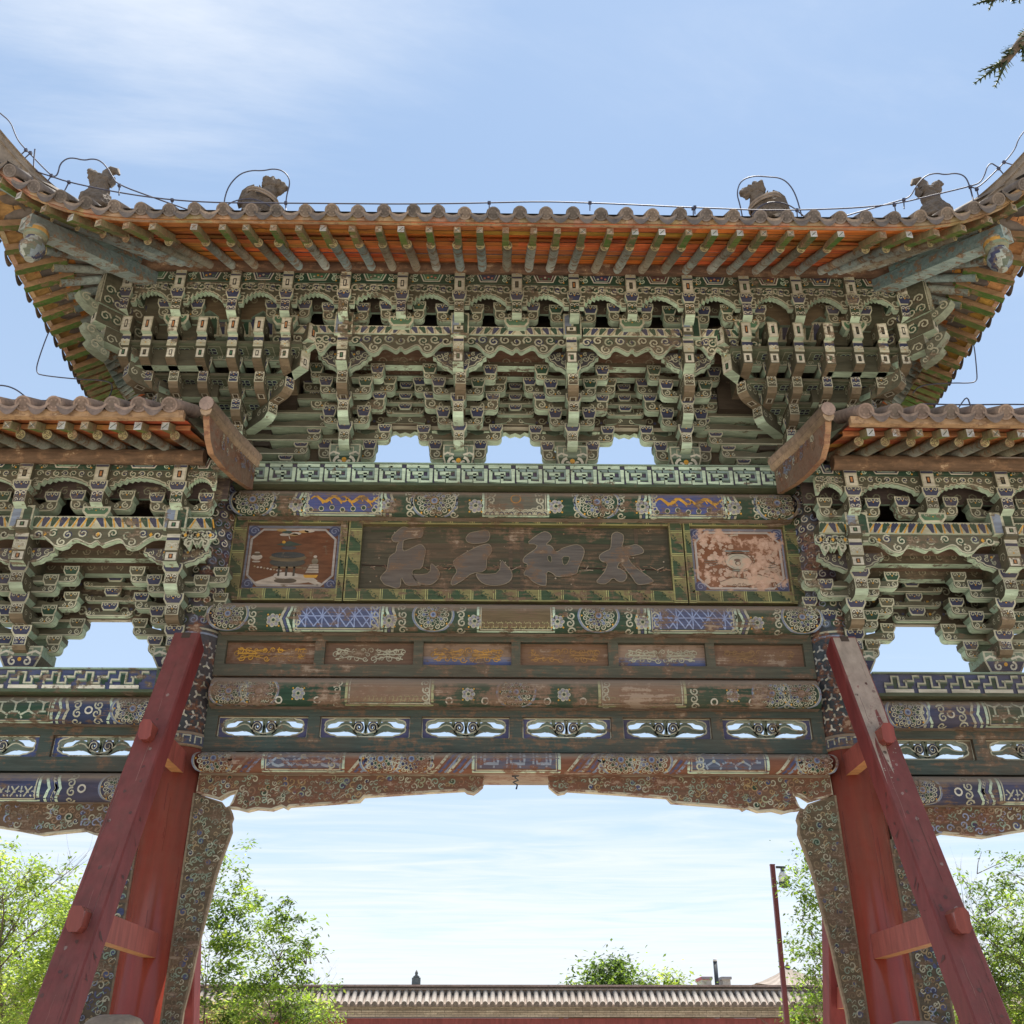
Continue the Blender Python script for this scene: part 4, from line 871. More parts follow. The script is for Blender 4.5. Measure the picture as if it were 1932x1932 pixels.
def still_life(x0,x1,base,mat,style):
    mb=MB(); y=-.06; z0,z1=zi0+.0,zi1-.0; mb.box(x0,x1,y,-.01,z0,z1,base); mp=front(y); c=.10; m=.045; W=x1-x0; H=z1-z0
    o=[(x0+m,z0+c+m),(x0+c+m,z0+m),(x1-c-m,z0+m),(x1-m,z0+c+m),(x1-m,z1-c-m),(x1-c-m,z1-m),(x0+c+m,z1-m),(x0+m,z1-c-m)]
    mb.ribbon(mp,[(x0+.016,z0+.016),(x1-.016,z0+.016),(x1-.016,z1-.016),(x0+.016,z1-.016)],.032,(.19,.20,.25),.001,True)
    mb.ribbon(mp,o,.022,(.40,.36,.33),.003,True)
    for (cx,cz) in ((x0+.06,z0+.06),(x1-.06,z0+.06),(x1-.06,z1-.06),(x0+.06,z1-.06)): mb.disc(mp,cx,cz,.055,(.07,.08,.15),.002,10); mb.curl(mp,cx,cz,.04,(.22,.24,.34),.010,e=.004)
    P=lambda u,v:(x0+W*u,z1-H*v)
    def el(u,v,ru,rv,col,e): mb.disc(mp,*P(u,v),W*ru,col,e,16,H*rv)
    pale=(.50,.43,.36)
    if style==0:
        mb.poly(mp,[P(.10,.90),P(.34,.78),P(.52,.74),P(.72,.78),P(.80,.86),P(.62,.90),P(.2,.93)],pale,.002)
        mb.poly(mp,[P(.60,.76),P(.85,.90),P(.80,.93),P(.55,.80)],pale,.003); el(.46,.78,.13,.05,(.56,.50,.44),.004); el(.46,.86,.12,.04,(.10,.08,.06),.003)
        for u in (.38,.46,.54): mb.ribbon(mp,[P(u,.64),P(u,.79)],W*.022,(.05,.045,.04),.006)
        el(.46,.58,.19,.075,(.06,.065,.06),.005); el(.46,.51,.20,.06,(.16,.12,.07),.006); el(.46,.47,.18,.05,(.045,.055,.06),.007)
        mb.ribbon(mp,[P(.30,.66),P(.62,.66)],H*.025,(.22,.15,.08),.006)
        el(.46,.36,.08,.03,(.07,.07,.08),.008); mb.poly(mp,[P(.32,.31),P(.46,.25),P(.60,.31),P(.46,.335)],(.05,.075,.06),.008); el(.40,.27,.02,.022,GOLD,.009)
        mb.ribbon(mp,[P(.46,.22),P(.44,.15),P(.50,.12)],.008,pale,.006)
        for (u,v,cc) in ((.36,.08,(.42,.27,.10)),(.42,.11,(.06,.09,.08)),(.40,.15,pale),(.52,.13,pale),(.60,.10,(.45,.28,.12)),(.66,.09,pale),(.49,.15,(.35,.22,.1))): el(u,v,.055,.022,cc,.005)
        el(.13,.50,.06,.045,pale,.004); el(.13,.46,.05,.02,(.12,.09,.06),.005); el(.13,.57,.045,.014,pale,.004); el(.13,.43,.03,.012,(.4,.34,.28),.004)
        for k in range(9): el(.12+.035*k,.645+.008*k+.004*(k%2),.012,.013,pale if k%3 else (.35,.25,.15),.005)
        mb.poly(mp,[P(.66,.74),P(.80,.74),P(.79,.61),P(.70,.61)],pale,.004); el(.75,.56,.035,.05,(.2,.17,.12),.004); el(.75,.49,.02,.02,pale,.005); mb.poly(mp,[P(.64,.77),P(.80,.77),P(.78,.815),P(.66,.815)],GOLD,.005)
        for k in range(3): mb.ribbon(mp,[P(.67,.63+.04*k),P(.80,.63+.04*k)],.006,(.12,.09,.07),.006)
    else:
        random.seed(11)
        for k in range(300):                                   # flaked areas: bare priming shows in ragged patches
            u=random.choice((random.gauss(.24,.12),random.gauss(.62,.22),random.gauss(.82,.06))); v=random.choice((random.gauss(.36,.10),random.gauss(.72,.13)))
            if .07<u<.93 and .09<v<.93 and not(.45<u<.85 and v<.42): 
                r=random.uniform(.008,.035); mb.poly(mp,[P(u+r*random.uniform(.5,1.2)*math.cos(a*PI/4),v+1.2*r*random.uniform(.5,1.2)*math.sin(a*PI/4)) for a in range(8)],random.choice(((.47,.34,.26),(.50,.36,.28),(.42,.30,.22))),.0015+.00001*k)
        ink=(.10,.07,.05)
        def rg(u,v,ru,rv,w,c=ink,e=.006): mb.ribbon(mp,[P(u+ru*math.cos(2*PI*k/24),v+rv*math.sin(2*PI*k/24)) for k in range(24)],w,c,e,True)
        el(.49,.52,.14,.13,(.40,.37,.29),.005); rg(.49,.52,.14,.13,.008); rg(.49,.52,.17,.16,.006); rg(.49,.53,.10,.10,.006,(.2,.25,.22)); rg(.485,.55,.025,.03,.010); el(.48,.50,.035,.02,(.12,.08,.06),.007)
        mb.ribbon(mp,[P(.36,.36),P(.62,.36)],.012,(.2,.26,.26),.006); mb.ribbon(mp,[P(.38,.40),P(.60,.40)],.010,ink,.006); mb.ribbon(mp,[P(.42,.66),P(.56,.66)],.014,(.22,.24,.2),.006)
        for u in (.42,.48,.54): mb.ribbon(mp,[P(u,.67),P(u,.78)],.018,(.34,.27,.2),.006)
        mb.poly(mp,[P(.27,.84),P(.42,.76),P(.56,.78),P(.68,.72),P(.93,.82),P(.70,.86),P(.5,.90),P(.28,.88)],(.47,.36,.27),.004)
        mb.ribbon(mp,[P(.27,.84),P(.42,.76),P(.60,.80),P(.68,.72),P(.93,.82)],.006,ink,.007); rg(.69,.88,.045,.055,.008); rg(.69,.88,.02,.025,.007)
        for k in range(9): mb.curl(mp,*P(.42+.055*k,.90-.01*(k%3)),.022,ink,.005,rot=k,e=.007)
        for (u,v) in ((.20,.50),(.82,.53)):
            for q in range(3): mb.ribbon(mp,[P(u-.07,v+.035*q),P(u,v+.015+.035*q),P(u+.07,v+.035*q)],.007,(.13,.12,.1),.006)
        mb.ribbon(mp,[P(.28,.08),P(.40,.12),P(.52,.10)],.014,(.40,.35,.27),.005); mb.ribbon(mp,[P(.42,.11),P(.44,.17)],.012,(.40,.35,.27),.005)
        random.seed(23)
    part(mb,'panel_painting',mat)
still_life(-2.475,-1.615,(.155,.062,.030),M_PAINT,0); still_life(1.62,2.49,(.19,.08,.04),M_FLAKE,1)
# row of six painted panels
PX=[(-2.515,-1.746),(-1.659,-.889),(-.806,-.037),(.041,.807),(.895,1.659),(1.738,2.523)]
zq0,zq1=hz(1271.4,YF)-.03,hz(1190,YF)+.03; zw0,zw1=hz(1255.3,YF),hz(1211.4,YF)
fr=MB(); FR=(.085,.09,.065)
xs=[-2.6]+[q for p in PX for q in p]+[2.6]
for a,b in zip(xs[0::2],xs[1::2]): fr.box(a,b,YF,.06,zw0,zw1,FR)
fr.box(-2.6,2.6,YF-.003,.06,zq0,zw0,FR,bottom=BWOOD); fr.box(-2.6,2.6,YF-.003,.06,zw1,zq1,FR)
part(fr,'panel_frame',M_BEAM)
pcol=[((.15,.075,.04),GOLD),((.15,.09,.06),CREAM),((.28,.19,.13),(.50,.27,.07)),((.19,.11,.065),(.36,.20,.07)),((.31,.22,.16),CREAM),((.17,.10,.065),(.30,.18,.08))]
for i,((a,b),(c,ac)) in enumerate(zip(PX,pcol)):
    mb=MB(); mb.box(a,b,-.05,.0,zw0,zw1,c); mp=front(-.05); H=zw1-zw0; L=b-a; cx=(a+b)/2
    if i in (2,4):
        for q in range(4): mb.poly(mp,[(a+.002,zw0+H*.11*q),(b-.002,zw0+H*.11*q),(b-.002,zw0+H*.11*(q+1)),(a+.002,zw0+H*.11*(q+1))],[(.05,.08,.22),(.08,.11,.24),(.14,.15,.23),(.22,.19,.20)][q],.001)
    wv=(.7 if i in(1,2,4) else .45)
    for k in range(26):
        t=(k+.5)/26*2-1; px=cx+t*L*.40; pz=zw0+H*(.5+.22*math.sin(k*2.1)*(1-.3*abs(t)))
        mb.curl(mp,px,pz,random.uniform(.022,.036),ac if k%3 else tuple(.7*q for q in ac),.010,dirn=1-2*(k%2),rot=k*1.7,e=.003+.0001*k,n=9)
    for s in (-1,1):
        for q in range(3): mb.ribbon(mp,[(cx+s*.05,zw0+H*(.3+.2*q)),(cx+s*L*.2,zw0+H*(.42+.1*q)),(cx+s*L*.38,zw0+H*(.30+.22*q))],.010,ac,.006)
    part(mb,'painted_panel',M_BEAM if i in (1,2,4) else M_BEAM3)
# pierced lattice row
def lattice_panel(x0,x1,z0,z1,y0,y1,rim=(.34,.36,.28),deep=(.075,.08,.17)):
    mb=MB(); cx,cz=(x0+x1)/2,(z0+z1)/2; W=(x1-x0)/2; H=(z1-z0)/2
    q=[(.60,-.74),(.66,-.62),(.74,-.58),(.80,-.44),(.86,-.32),(.88,-.12),(.86,.08),(.88,.3),(.86,.55),(.80,.70),(.70,.76),(.64,.92),(.54,.95)]
    hole=[(0,-.74),(.3,-.74)]+q+[(.3,.95),(0,.95)]
    hole=hole+[(-a,b) for a,b in reversed(hole[1:-1])]
    def outer(a,b):
        s=1/max(abs(a),abs(b)/1.0,1e-6); return (max(-1,min(1,a*s)),max(-1,min(1,b*s)))
    O=[outer(a,b) for a,b in hole]; n=len(hole)
    # snap the outer loop to the frame corners
    for cxn,czn in ((1,-1),(1,1),(-1,1),(-1,-1)):
        i=min(range(n),key=lambda k:(O[k][0]-cxn)**2+(O[k][1]-czn)**2); O[i]=(cxn,czn)
    f=lambda a,b,d:(cx+a*W,d,cz+b*H)
    hi=[mb.add(f(a,b,y0)) for a,b in hole]; ho=[mb.add(f(a,b,y0)) for a,b in O]; hb=[mb.add(f(a,b,y1)) for a,b in hole]; ob=[mb.add(f(a,b,y1)) for a,b in O]
    for i in range(n):
        j=(i+1)%n; mb.fi([ho[i],ho[j],hi[j],hi[i]],deep); mb.fi([hi[i],hi[j],hb[j],hb[i]],(.30,.38,.33)); mb.fi([ob[j],ob[i],hb[i],hb[j]],deep)
    mp=lambda a,b,e:(cx+a*W,y0-e,cz+b*H)
    mq=lambda a,b,e:(cx+a,y0-e,cz+b)
    mb.ribbon(mq,[(a*W*1.02,b*H*1.06) for a,b in hole],.012,CREAM,.003,True)
    mb.ribbon(mq,[(W*.985,-H*.8),(W*.95,-H*.94),(-W*.95,-H*.94),(-W*.985,-H*.8),(-W*.985,H*.96),(W*.985,H*.96)],.010,CREAM,.004,True)
    ym=(y0+y1)/2
    def strap(pts,ws,col):
        t=.018
        fr=lambda a,b,e:(cx+a,ym-t-e,cz+b); bk=lambda a,b,e:(cx+a,ym+t+e,cz+b)
        mb.ribbon(fr,pts,ws,col,0); mb.ribbon(bk,pts,ws,col,0)
        for sgn in (-1,1):
            e=[]
            for i in range(len(pts)):
                p0=pts[max(i-1,0)]; p1=pts[min(i+1,len(pts)-1)]; dx,dy=p1[0]-p0[0],p1[1]-p0[1]; l=math.hypot(dx,dy) or 1
                e.append((pts[i][0]-dy/l*ws[i]/2*sgn,pts[i][1]+dx/l*ws[i]/2*sgn))
            for i in range(len(e)-1): mb.face([(cx+e[i][0],ym-t,cz+e[i][1]),(cx+e[i+1][0],ym-t,cz+e[i+1][1]),(cx+e[i+1][0],ym+t,cz+e[i+1][1]),(cx+e[i][0],ym+t,cz+e[i][1])],(.26,.33,.29))
    for s in (-1,1):
        P=[(s*W*(.02+.86*k/12),H*(-.52+.25*math.sin(k*.12)+.62*max(0,math.sin((k-1)/12*PI*1.15)))-H*.05) for k in range(13)]
        P=[(s*W*u,H*v) for u,v in ((.0,-.60),(.10,-.50),(.20,-.34),(.29,-.05),(.36,.22),(.44,.30),(.52,.22),(.60,.02),(.70,-.06),(.80,-.10),(.87,-.04))]
        strap(P,[.014,.022,.03,.045,.075,.085,.065,.04,.026,.02,.014],(.11,.15,.12)); mb.ribbon(lambda a,b,e:(cx+a,ym-.018-e,cz+b),[(a,b+.012) for a,b in P],.010,CREAM,.002)
        C=(s*W*.155,H*.18); r=H*.46; S=[]; Wd=[]
        for k in range(17):
            t=k/16; a=(-PI*.45 if s>0 else PI*1.45)+s*2*PI*1.35*t*1.0; rr=r*(1-.72*t); S.append((C[0]+rr*math.cos(a),C[1]+rr*1.15*math.sin(a))); Wd.append(.030-.008*t)
        strap(S,[q*1.15 for q in Wd],DBLU); mb.ribbon(lambda a,b,e:(cx+a,ym-.018-e,cz+b),S,.008,CREAM,.002)
        strap([(s*W*.03,-H*.56),(s*W*.0,H*.1),(s*W*-.04,H*.97)],[.02,.018,.016],(.14,.17,.12))
        strap([(s*W*.27,H*.25),(s*W*.30,H*.97)],[.02,.03],(.14,.17,.12))
    strap([(0,-H*.80),(0,-H*.5)],[.045,.05],(.10,.09,.07))
    return mb
zl0,zl1=hz(1412.8,YF)-.03,hz(1331,YF)+.03; zo0,zo1=hz(1393,YF),hz(1352.8,YF)
LX=[(-2.50,-1.745),(-1.645,-.888),(-.793,-.05),(.055,.805),(.903,1.650),(1.745,2.50)]
fr=MB(); xs=[-2.6]+[q for p in LX for q in p]+[2.6]
for a,b in zip(xs[0::2],xs[1::2]): fr.box(a,b,YF,.06,zo0,zo1,TEAL,side=(.12,.10,.07))
fr.box(-2.6,2.6,YF-.003,.06,zl0,zo0,TEAL,bottom=TEAL,top=TAN); fr.box(-2.6,2.6,YF-.003,.06,zo1,zl1,TEAL,bottom=(.22,.15,.09))
part(fr,'lattice_frame',M_BEAM)
for a,b in LX: part(lattice_panel(a,b,zo0,zo1,-.06,.03),'lattice_panel',M_PAINT)
# carved spandrel brackets under the lintel and the boards down the columns
def carved_board(poly_,yf,t,base,edge,n,seedv,mat,name,scale=.05,cols=None):
    random.seed(seedv); mb=MB(); mb.prism(poly_,lambda a,b,d:(a,d,b),yf,yf+t,base,edge); mp=front(yf)
    def inside(x,y):
        c=False
        for i in range(len(poly_)):
            (x1,y1),(x2,y2)=poly_[i-1],poly_[i]
            if (y1>y)!=(y2>y) and x<(x2-x1)*(y-y1)/(y2-y1)+x1: c=not c
        return c
    xs=[p[0] for p in poly_]; ys=[p[1] for p in poly_]; k=0; tr=0; done=[]
    while k<n and tr<n*20:
        tr+=1; x=random.uniform(min(xs),max(xs)); y=random.uniform(min(ys),max(ys)); r=random.uniform(.6,1.15)*scale
        if not all(inside(x+r*1.1*math.cos(q*PI/3),y+r*1.1*math.sin(q*PI/3)) for q in range(6)): continue
        if any((x-a)**2+(y-b)**2<((r+c)*.72)**2 for a,b,c in done): continue
        done.append((x,y,r)); k+=1
        ty=random.random(); e=.002+.00003*k
        cc=random.choice(cols or (CREAM,(.34,.36,.22),MINT2,CREAM,(.40,.28,.10)))
        if ty<.16: mb.disc(mp,x,y,r*.8,random.choice((BLUE,DBLU,DGRN,BLUE)),e,9)
        mb.curl(mp,x,y,r,cc,r*.36,dirn=random.choice((1,-1)),rot=random.random()*6.28,turns=random.uniform(.7,1.3),e=e+.002)
        if ty>.55: mb.ribbon(mp,[(x+r*math.cos(q),y+r*.5*math.sin(q*2)) for q in (0,.7,1.4,2.1)],r*.2,random.choice((CREAM,MINT2,(.33,.25,.18))),e+.003)
    mb.ribbon(mp,[(a,b) for a,b in poly_],.016,edge,.001,True); random.seed(seedv+1)
    return part(mb,name,mat)
zt=hz(1463,-.1)-.002
qL=[(-2.585,zt),(-2.585,3.55),(-2.40,3.50),(-2.33,3.545),(-2.26,3.565),(-2.285,3.47),(-2.31,3.43),(-2.25,3.425),(-2.17,3.405),(-2.09,3.425),(-1.97,3.415),(-1.89,3.445),(-1.85,3.425),(-1.83,3.445),(-1.55,3.465),(-1.27,3.485),(-1.235,3.525),(-.8,3.555),(-.42,3.578),(-.40,3.56),(-.345,3.55),(-.31,3.575),(-.27,3.61),(-.262,zt)]
for sg in (-1,1):
    P=[(-a*sg,b) for a,b in qL]; P=P if sg<0 else P[::-1]
    carved_board(P,-.11,.10,(.165,.095,.06),(.52,.47,.34),270,5+sg,M_WORN,'spandrel_bracket',.034,(CREAM,(.34,.36,.22),MINT2,(.36,.25,.12),(.30,.18,.11),(.25,.28,.20)))
vL=[(-2.602,3.54),(-2.37,3.46),(-2.335,3.42),(-2.31,3.43),(-2.285,3.39),(-2.27,3.35),(-2.28,3.31),(-2.265,3.24),(-2.29,3.14),(-2.325,3.0),(-2.345,2.9),(-2.375,2.65),(-2.41,2.4),(-2.425,2.2),(-2.435,2.1),(-2.455,1.95),(-2.455,.45),(-2.602,.45)]
for sg in (-1,1):
    P=[(-a*sg,b) for a,b in vL]; P=P if sg<0 else P[::-1]
    carved_board(P,-.12,.07,(.12,.09,.055),(.26,.20,.13),420,31+sg,M_BEAM,'carved_post_board',.031,((.42,.39,.28),(.27,.30,.20),(.33,.25,.14),(.22,.27,.20),(.20,.15,.09)))
# ================= columns
def column(sg,x=2.8,ztop=6.62):
    cx=x*sg; mb=MB(); mb.lathe((cx,0,0),[(.235,.0),(.235,.1),(.225,.4),(.222,3.90)],40,(.25,.022,.010))
    mq=lambda a,b,e:(cx+(.2255+e)*math.sin(a/.2255),-(.2255+e)*math.cos(a/.2255),b)
    for k in range(20):
        a=random.uniform(-.32,.32); b=random.uniform(1.8,3.8); l=random.uniform(.03,.5)
        mb.ribbon(mq,[(a+random.uniform(-.004,.004),b+l*q/6) for q in range(7)],random.uniform(.001,.0028),random.choice(((.07,.012,.01),(.07,.012,.01),(.10,.02,.012),(.13,.03,.02))),.0015)
    root=part(mb,'column',M_RED)
    cl=MB(); cl.lathe((cx,0,3.90),[(.228,0),(.232,.02),(.232,.10),(.225,.125)],40,[(.30,.21,.13),(.06,.075,.12),(.3,.21,.13)])
    mp=lambda a,b,e:(cx+(.233+e)*math.sin(a/.233),-(.233+e)*math.cos(a/.233),3.90+b)
    for k in range(-4,5): cl.ribbon(mp,[(k*.1-.03,.03),(k*.1-.03,.09),(k*.1+.03,.09),(k*.1+.03,.04)],.014,CREAM,.002)
    part(cl,'column_collar',M_BEAM,root)
    sl=MB(); sl.lathe((cx,0,4.025),[(.215,0),(.212,ztop-4.025)],40,(.055,.07,.085))
    mp=lambda a,b,e:(cx+(.2165+e)*math.sin(a/.2165),-(.2165+e)*math.cos(a/.2165),4.03+b)
    for r in range(9):                                        # three-armed tile pattern below, scroll scales above
        for k in range(-4,5):
            x0,y0=k*.085+.04*(r%2),.05+r*.088
            for q in range(3): a=q*2*PI/3+PI/2; sl.ribbon(mp,[(x0,y0),(x0+.036*math.cos(a+.5*(k%2)),y0+.036*math.sin(a+.5*(k%2)))],.016,random.choice((WHT,CREAM,(.38,.37,.33),(.30,.31,.30))),.002+.0005*q)
    for b in (.86,.90): sl.ribbon(mp,[(-.33+.03*k,b) for k in range(23)],.018,LBLU if b<.88 else CREAM,.002)
    for r in range(17):
        for k in range(-4,5):
            x0,y0=k*.082+.04*(r%2),.98+r*.095
            if y0>ztop-4.1: continue
            sl.disc(mp,x0,y0,.042,random.choice((DBLU,DGRN,(.10,.12,.15))),.002,9); sl.curl(mp,x0,y0,.038,random.choice((WHT,LBLU,CREAM)),.013,rot=PI/2,dirn=1 if k<0 else -1,e=.004)
    part(sl,'painted_sleeve',M_WORN,root); return root
for sg in (-1,1): column(sg)
for sg in (-1,1): column(sg,6.75,5.0)
# ================= side bays
def side_bay(sg):
    def X(a,b): return tuple(sorted((a*sg,b*sg)))
    xx=150 if sg<0 else 1800
    # image heights: the right bay lies a little lower in the picture
    hs=(lambda v,Y: hz(v,Y,150))
    x0,x1=X(3.02,6.55)
    part(fret_board(x0,x1,-.27,hs(1300,-.27),hs(1264,-.27),1),'fret_board',M_PAINT)
    z0,z1=hs(1362,-.25),hs(1306,-.2); x0,x1=X(3.0,6.55)
    mb=MB(); mb.sub=.035; mp,A=beam(mb,x0,x1,z0,z1,-.25,.2,(.04,.055,.11)); h=A*.68
    ctr=(-4.25 if sg<0 else 4.35)
    cartouche(mb,mp,ctr-.42,ctr+.42,h,DGRN); lattice(mb,mp,ctr-.40,ctr+.40,.055,h*.98,'star',(.42,.46,.34))
    for s in (-1,1):
        cusp(mb,mp,ctr+s*.46,h,s); scrolls(mb,mp,ctr+s*.62,h,s,4); mb.ring(mp,ctr+s*.72,h*.5,.028,.014,WHT,.004); scrolls(mb,mp,ctr+s*.80,h,-s,4)
        rosette(mb,mp,ctr+s*1.08,h*.55,h*.55,h); cusp(mb,mp,ctr+s*.88,h,s)
    part(mb,'painted_beam',M_BEAM)
    z0,z1=hs(1510,-.25),hs(1451,-.2)
    mb=MB(); mb.sub=.035; mp,A=beam(mb,x0,x1,z0,z1,-.25,.2,(.04,.05,.10)); h=A*.66
    cartouche(mb,mp,ctr-.45,ctr+.45,h,(.05,.06,.12)); lattice(mb,mp,ctr-.42,ctr+.42,.055,h*.62,'x',(.45,.47,.40))
    for s in (-1,1):
        cusp(mb,mp,ctr+s*.5,h,s); cusp(mb,mp,ctr+s*.56,h,s,cols=(BLUE,MINT)); scrolls(mb,mp,ctr+s*.70,h,s,4); mb.ring(mp,ctr+s*.79,h*.5,.028,.014,WHT,.004); rosette(mb,mp,ctr+s*1.08,h*.55,h*.5,h)
    part(mb,'painted_beam',M_BEAM)
    zl0,zl1=hs(1448,YF)-.03,hs(1364,YF)+.03; zo0,zo1=hs(1428,YF),hs(1387,YF)
    P=[]; e=3.075
    for k in range(4): P.append((e+k*.875,e+k*.875+.765))
    P=[X(*p) for p in P]; P.sort()
    x0,x1=X(3.0,6.55)
    fr=MB(); xs=[x0]+[q for p in P for q in p]+[x1]
    for a,b in zip(xs[0::2],xs[1::2]): fr.box(a,b,YF,.06,zo0,zo1,TEAL,side=(.12,.10,.07))
    fr.box(x0,x1,YF-.003,.06,zl0,zo0,TEAL); fr.box(x0,x1,YF-.003,.06,zo1,zl1,TEAL,bottom=(.22,.15,.09)); part(fr,'lattice_frame',M_BEAM)
    for a,b in P: part(lattice_panel(a,b,zo0,zo1,-.06,.03,deep=(.06,.09,.22) if sg<0 else (.16,.12,.08)),'lattice_panel',M_PAINT)
    zt=hs(1512,-.1)
    q=[(3.02,zt),(3.02,3.20),(3.25,3.22),(3.34,3.215),(3.44,3.25),(3.60,3.235),(3.78,3.215),(3.98,3.25),(4.25,3.29),(4.6,3.31),(5.0,3.34),(5.4,3.38),(5.45,zt)]
    Q=[(a*sg,b) for a,b in q]; Q=Q if sg<0 else Q[::-1]; Q=Q[::-1]
    carved_board(Q,-.11,.10,(.145,.095,.06),(.52,.47,.34),190,71+sg,M_BEAM if sg<0 else M_WORN,'spandrel_bracket',.036,(CREAM,(.30,.36,.50),MINT2,(.33,.22,.14)))
    v=[(2.995,3.19),(3.30,3.19),(3.26,2.7),(3.24,2.2),(3.22,.45),(2.995,.45)]; Q=[(a*sg,b) for a,b in v]; Q=Q if sg<0 else Q[::-1]
    carved_board(Q,-.12,.07,(.10,.085,.06),(.20,.16,.11),300,91+sg,M_BEAM,'carved_post_board',.032,(CREAM,BLUE,MINT2,(.33,.25,.14),LBLU))
    # bracket storey
    SS=.155
    def tv(): return dict(w=.115,dou=(hs(1258,-.15),1219,.36),
      cross=[(0,.27,1232,1217,1199),(0,.43,1199,1184,1166),(1,.24,1178,1163,1142),(1,.40,1149,1134,1117),(2,.26,1118,1104,1083),(2,.42,1099,1086,1068)],
      proj=[(1,1217,1199,1179,True),(2,1160,1139,1118,True),(3,1102,1080,1061,False)],wing=(1066,1034,.28),head=(1058,1040,1006,976),cap=(996,955))
    T=table(SS,tv(),150)
    SX=[2.94,4.25,5.56]
    first=full_set('side_bracket_set',T,G,True) if sg<0 else bpy.data.objects['side_bracket_set']
    for i,x in enumerate(SX):
        if sg<0 and i==0: first.location=(-x,0,0)
        else: copy_tree(first,G,(x*sg,0,0))
    r0=part(rear_set(T),'rear_bracket_set',M_PAINT); r0.location=(SX[0]*sg,0,0)
    for x in SX[1:]: copy_tree(r0,G,(x*sg,0,0))
    y4=-SS*4; zc0=T['cross'][1][4][1]; x0,x1=X(2.75,6.5)
    core=MB(); core.box(x0,x1,-.03,.03,zc0,6.15,BRN,front=(.05,.038,.025),bottom=(.45,.42,.33)); core.box(x0,x1,-.38,.38,hs(950,-.38),6.3,(.03,.02,.018)); mpc=front(-.03)  # face darkened as painted recess shade; dark box added to block light
    for k in range(30):
        for q,(zz,r) in enumerate(((zc0+.08,.05),(zc0+.2,.045),(zc0+.32,.05))): core.curl(mpc,x0+.06+k*.123,zz,r,(.27,.26,.18),.015,dirn=1-2*(k%2),rot=k,e=.003,n=8); core.disc(mpc,x0+k*.123,zz+.02,.014,GOLD if k%4==0 else DBLU,.002,6)
    for c in (3.595,4.905,6.2):
        for (zz,ww) in ((zc0+.01,.30),(zc0+.15,.34),(zc0+.29,.40)): cross_arm(c*sg,-.08,ww*.7,zz,zz+.055,t=.05,mb=core); block(core,c*sg,-.095,zz+.055,zz+.13,w=.15,d=.06)
    part(core,'bracket_core',M_PAINT)
    for (k,v) in ((2,1053),(1,1082)): part(tie(x0,x1,-SS*k-.045,hs(v,-SS*k-.045),hs(v,-SS*k-.045)+.13),'tie_beam',M_PAINT)
    sb=MB(); ya,za,yb,zb=-SS*2+.04,hs(1053,-SS*2)+.02,y4+.08,hs(1000,y4)+.02
    sb.face([(x0,ya,za),(x1,ya,za),(x1,yb,zb),(x0,yb,zb)],(.12,.075,.05)); ya,za,yb,zb=-SS+.04,hs(1082,-SS)+.02,-SS*2-.03,hs(1053,-SS*2)+.03; sb.face([(x0,ya,za),(x1,ya,za),(x1,yb,zb),(x0,yb,zb)],(.12,.075,.05)); part(sb,'soffit_board',M_PAINT)
    zv0,zv1,zp1=hs(1033,y4-.03),hs(996,y4-.03),hs(974,y4-.06)
    for a,b in ((2.60,2.94-.06),(2.94+.06,4.25-.06),(4.25+.06,5.56-.06),(5.62,6.5)):
        a,b=X(a,b); part(valance_board(a,b,y4-.02,zv0,zv1-.003,gold=True),'carved_valance',M_PAINT)
        part(petal_beam(a+.03,b-.03,y4-.03,zv1,zp1,gold=True),'petal_beam',M_PAINT)
    yt=-.77; zr=[hs(v,yt) for v in (953,908,884,864)]
    TX=[2.94,3.62,4.28,4.93,5.58,6.2]
    top_row([x*sg for x in TX],yt,zr,-.36,w=.115)
    zpb=(hs(886,yt+.03),hs(865,yt+.03)); zav=(hs(918,yt+.03),zpb[0]-.003)
    E=[2.58]+TX+[6.5]
    for a,b in zip(E[:-1],E[1:]): a,b=X(a,b); part(arch_valance(a+.055,b-.055,yt+.03,zav[0],zav[1]),'arch_valance',M_PAINT)
    a,b=X(2.56,6.5); part(pattern_beam(a,b,yt+.03,zpb[0],zpb[1],[(X(p,q)[0]+.06,X(p,q)[1]-.06) for p,q in zip(E[:-1],E[1:])]),'painted_tie_beam',M_PAINT)
    yq=yt+.2; bb=MB(); q0,q1=hs(940,yq),hs(905,yq)+.1; bb.box(a,b,yq,yq+.03,q0,q1,BRN,front=(.075,.055,.05),bottom=MINT2); mpq=front(yq)
    for k in range(32): bb.curl(mpq,a+.06+.122*k,q0+.07,.045,(.19,.19,.13),.014,dirn=1-2*(k%2),rot=k,e=.003,n=8)
    part(bb,'painted_board',M_PAINT)
    yd=y4-.03
    for cx in (3.62,4.93,6.2):
        mb=MB(); block(mb,cx*sg,yd-.07,hs(972,yd-.07),hs(955,yd-.07),w=.24,d=.16,face=GRN); cross_arm(cx*sg,yd,.27,hs(962,yd),hs(944,yd),blocks=(hs(944,yd),hs(927,yd)),mb=mb); part(mb,'cross_arm',M_PAINT)
    for cx in (2.94,4.28,5.58): part(cross_arm(cx*sg,yd+.03,.27,hs(962,yd),hs(944,yd),blocks=(hs(944,yd),hs(927,yd))),'cross_arm',M_PAINT)
side_bay(-1); side_bay(1)
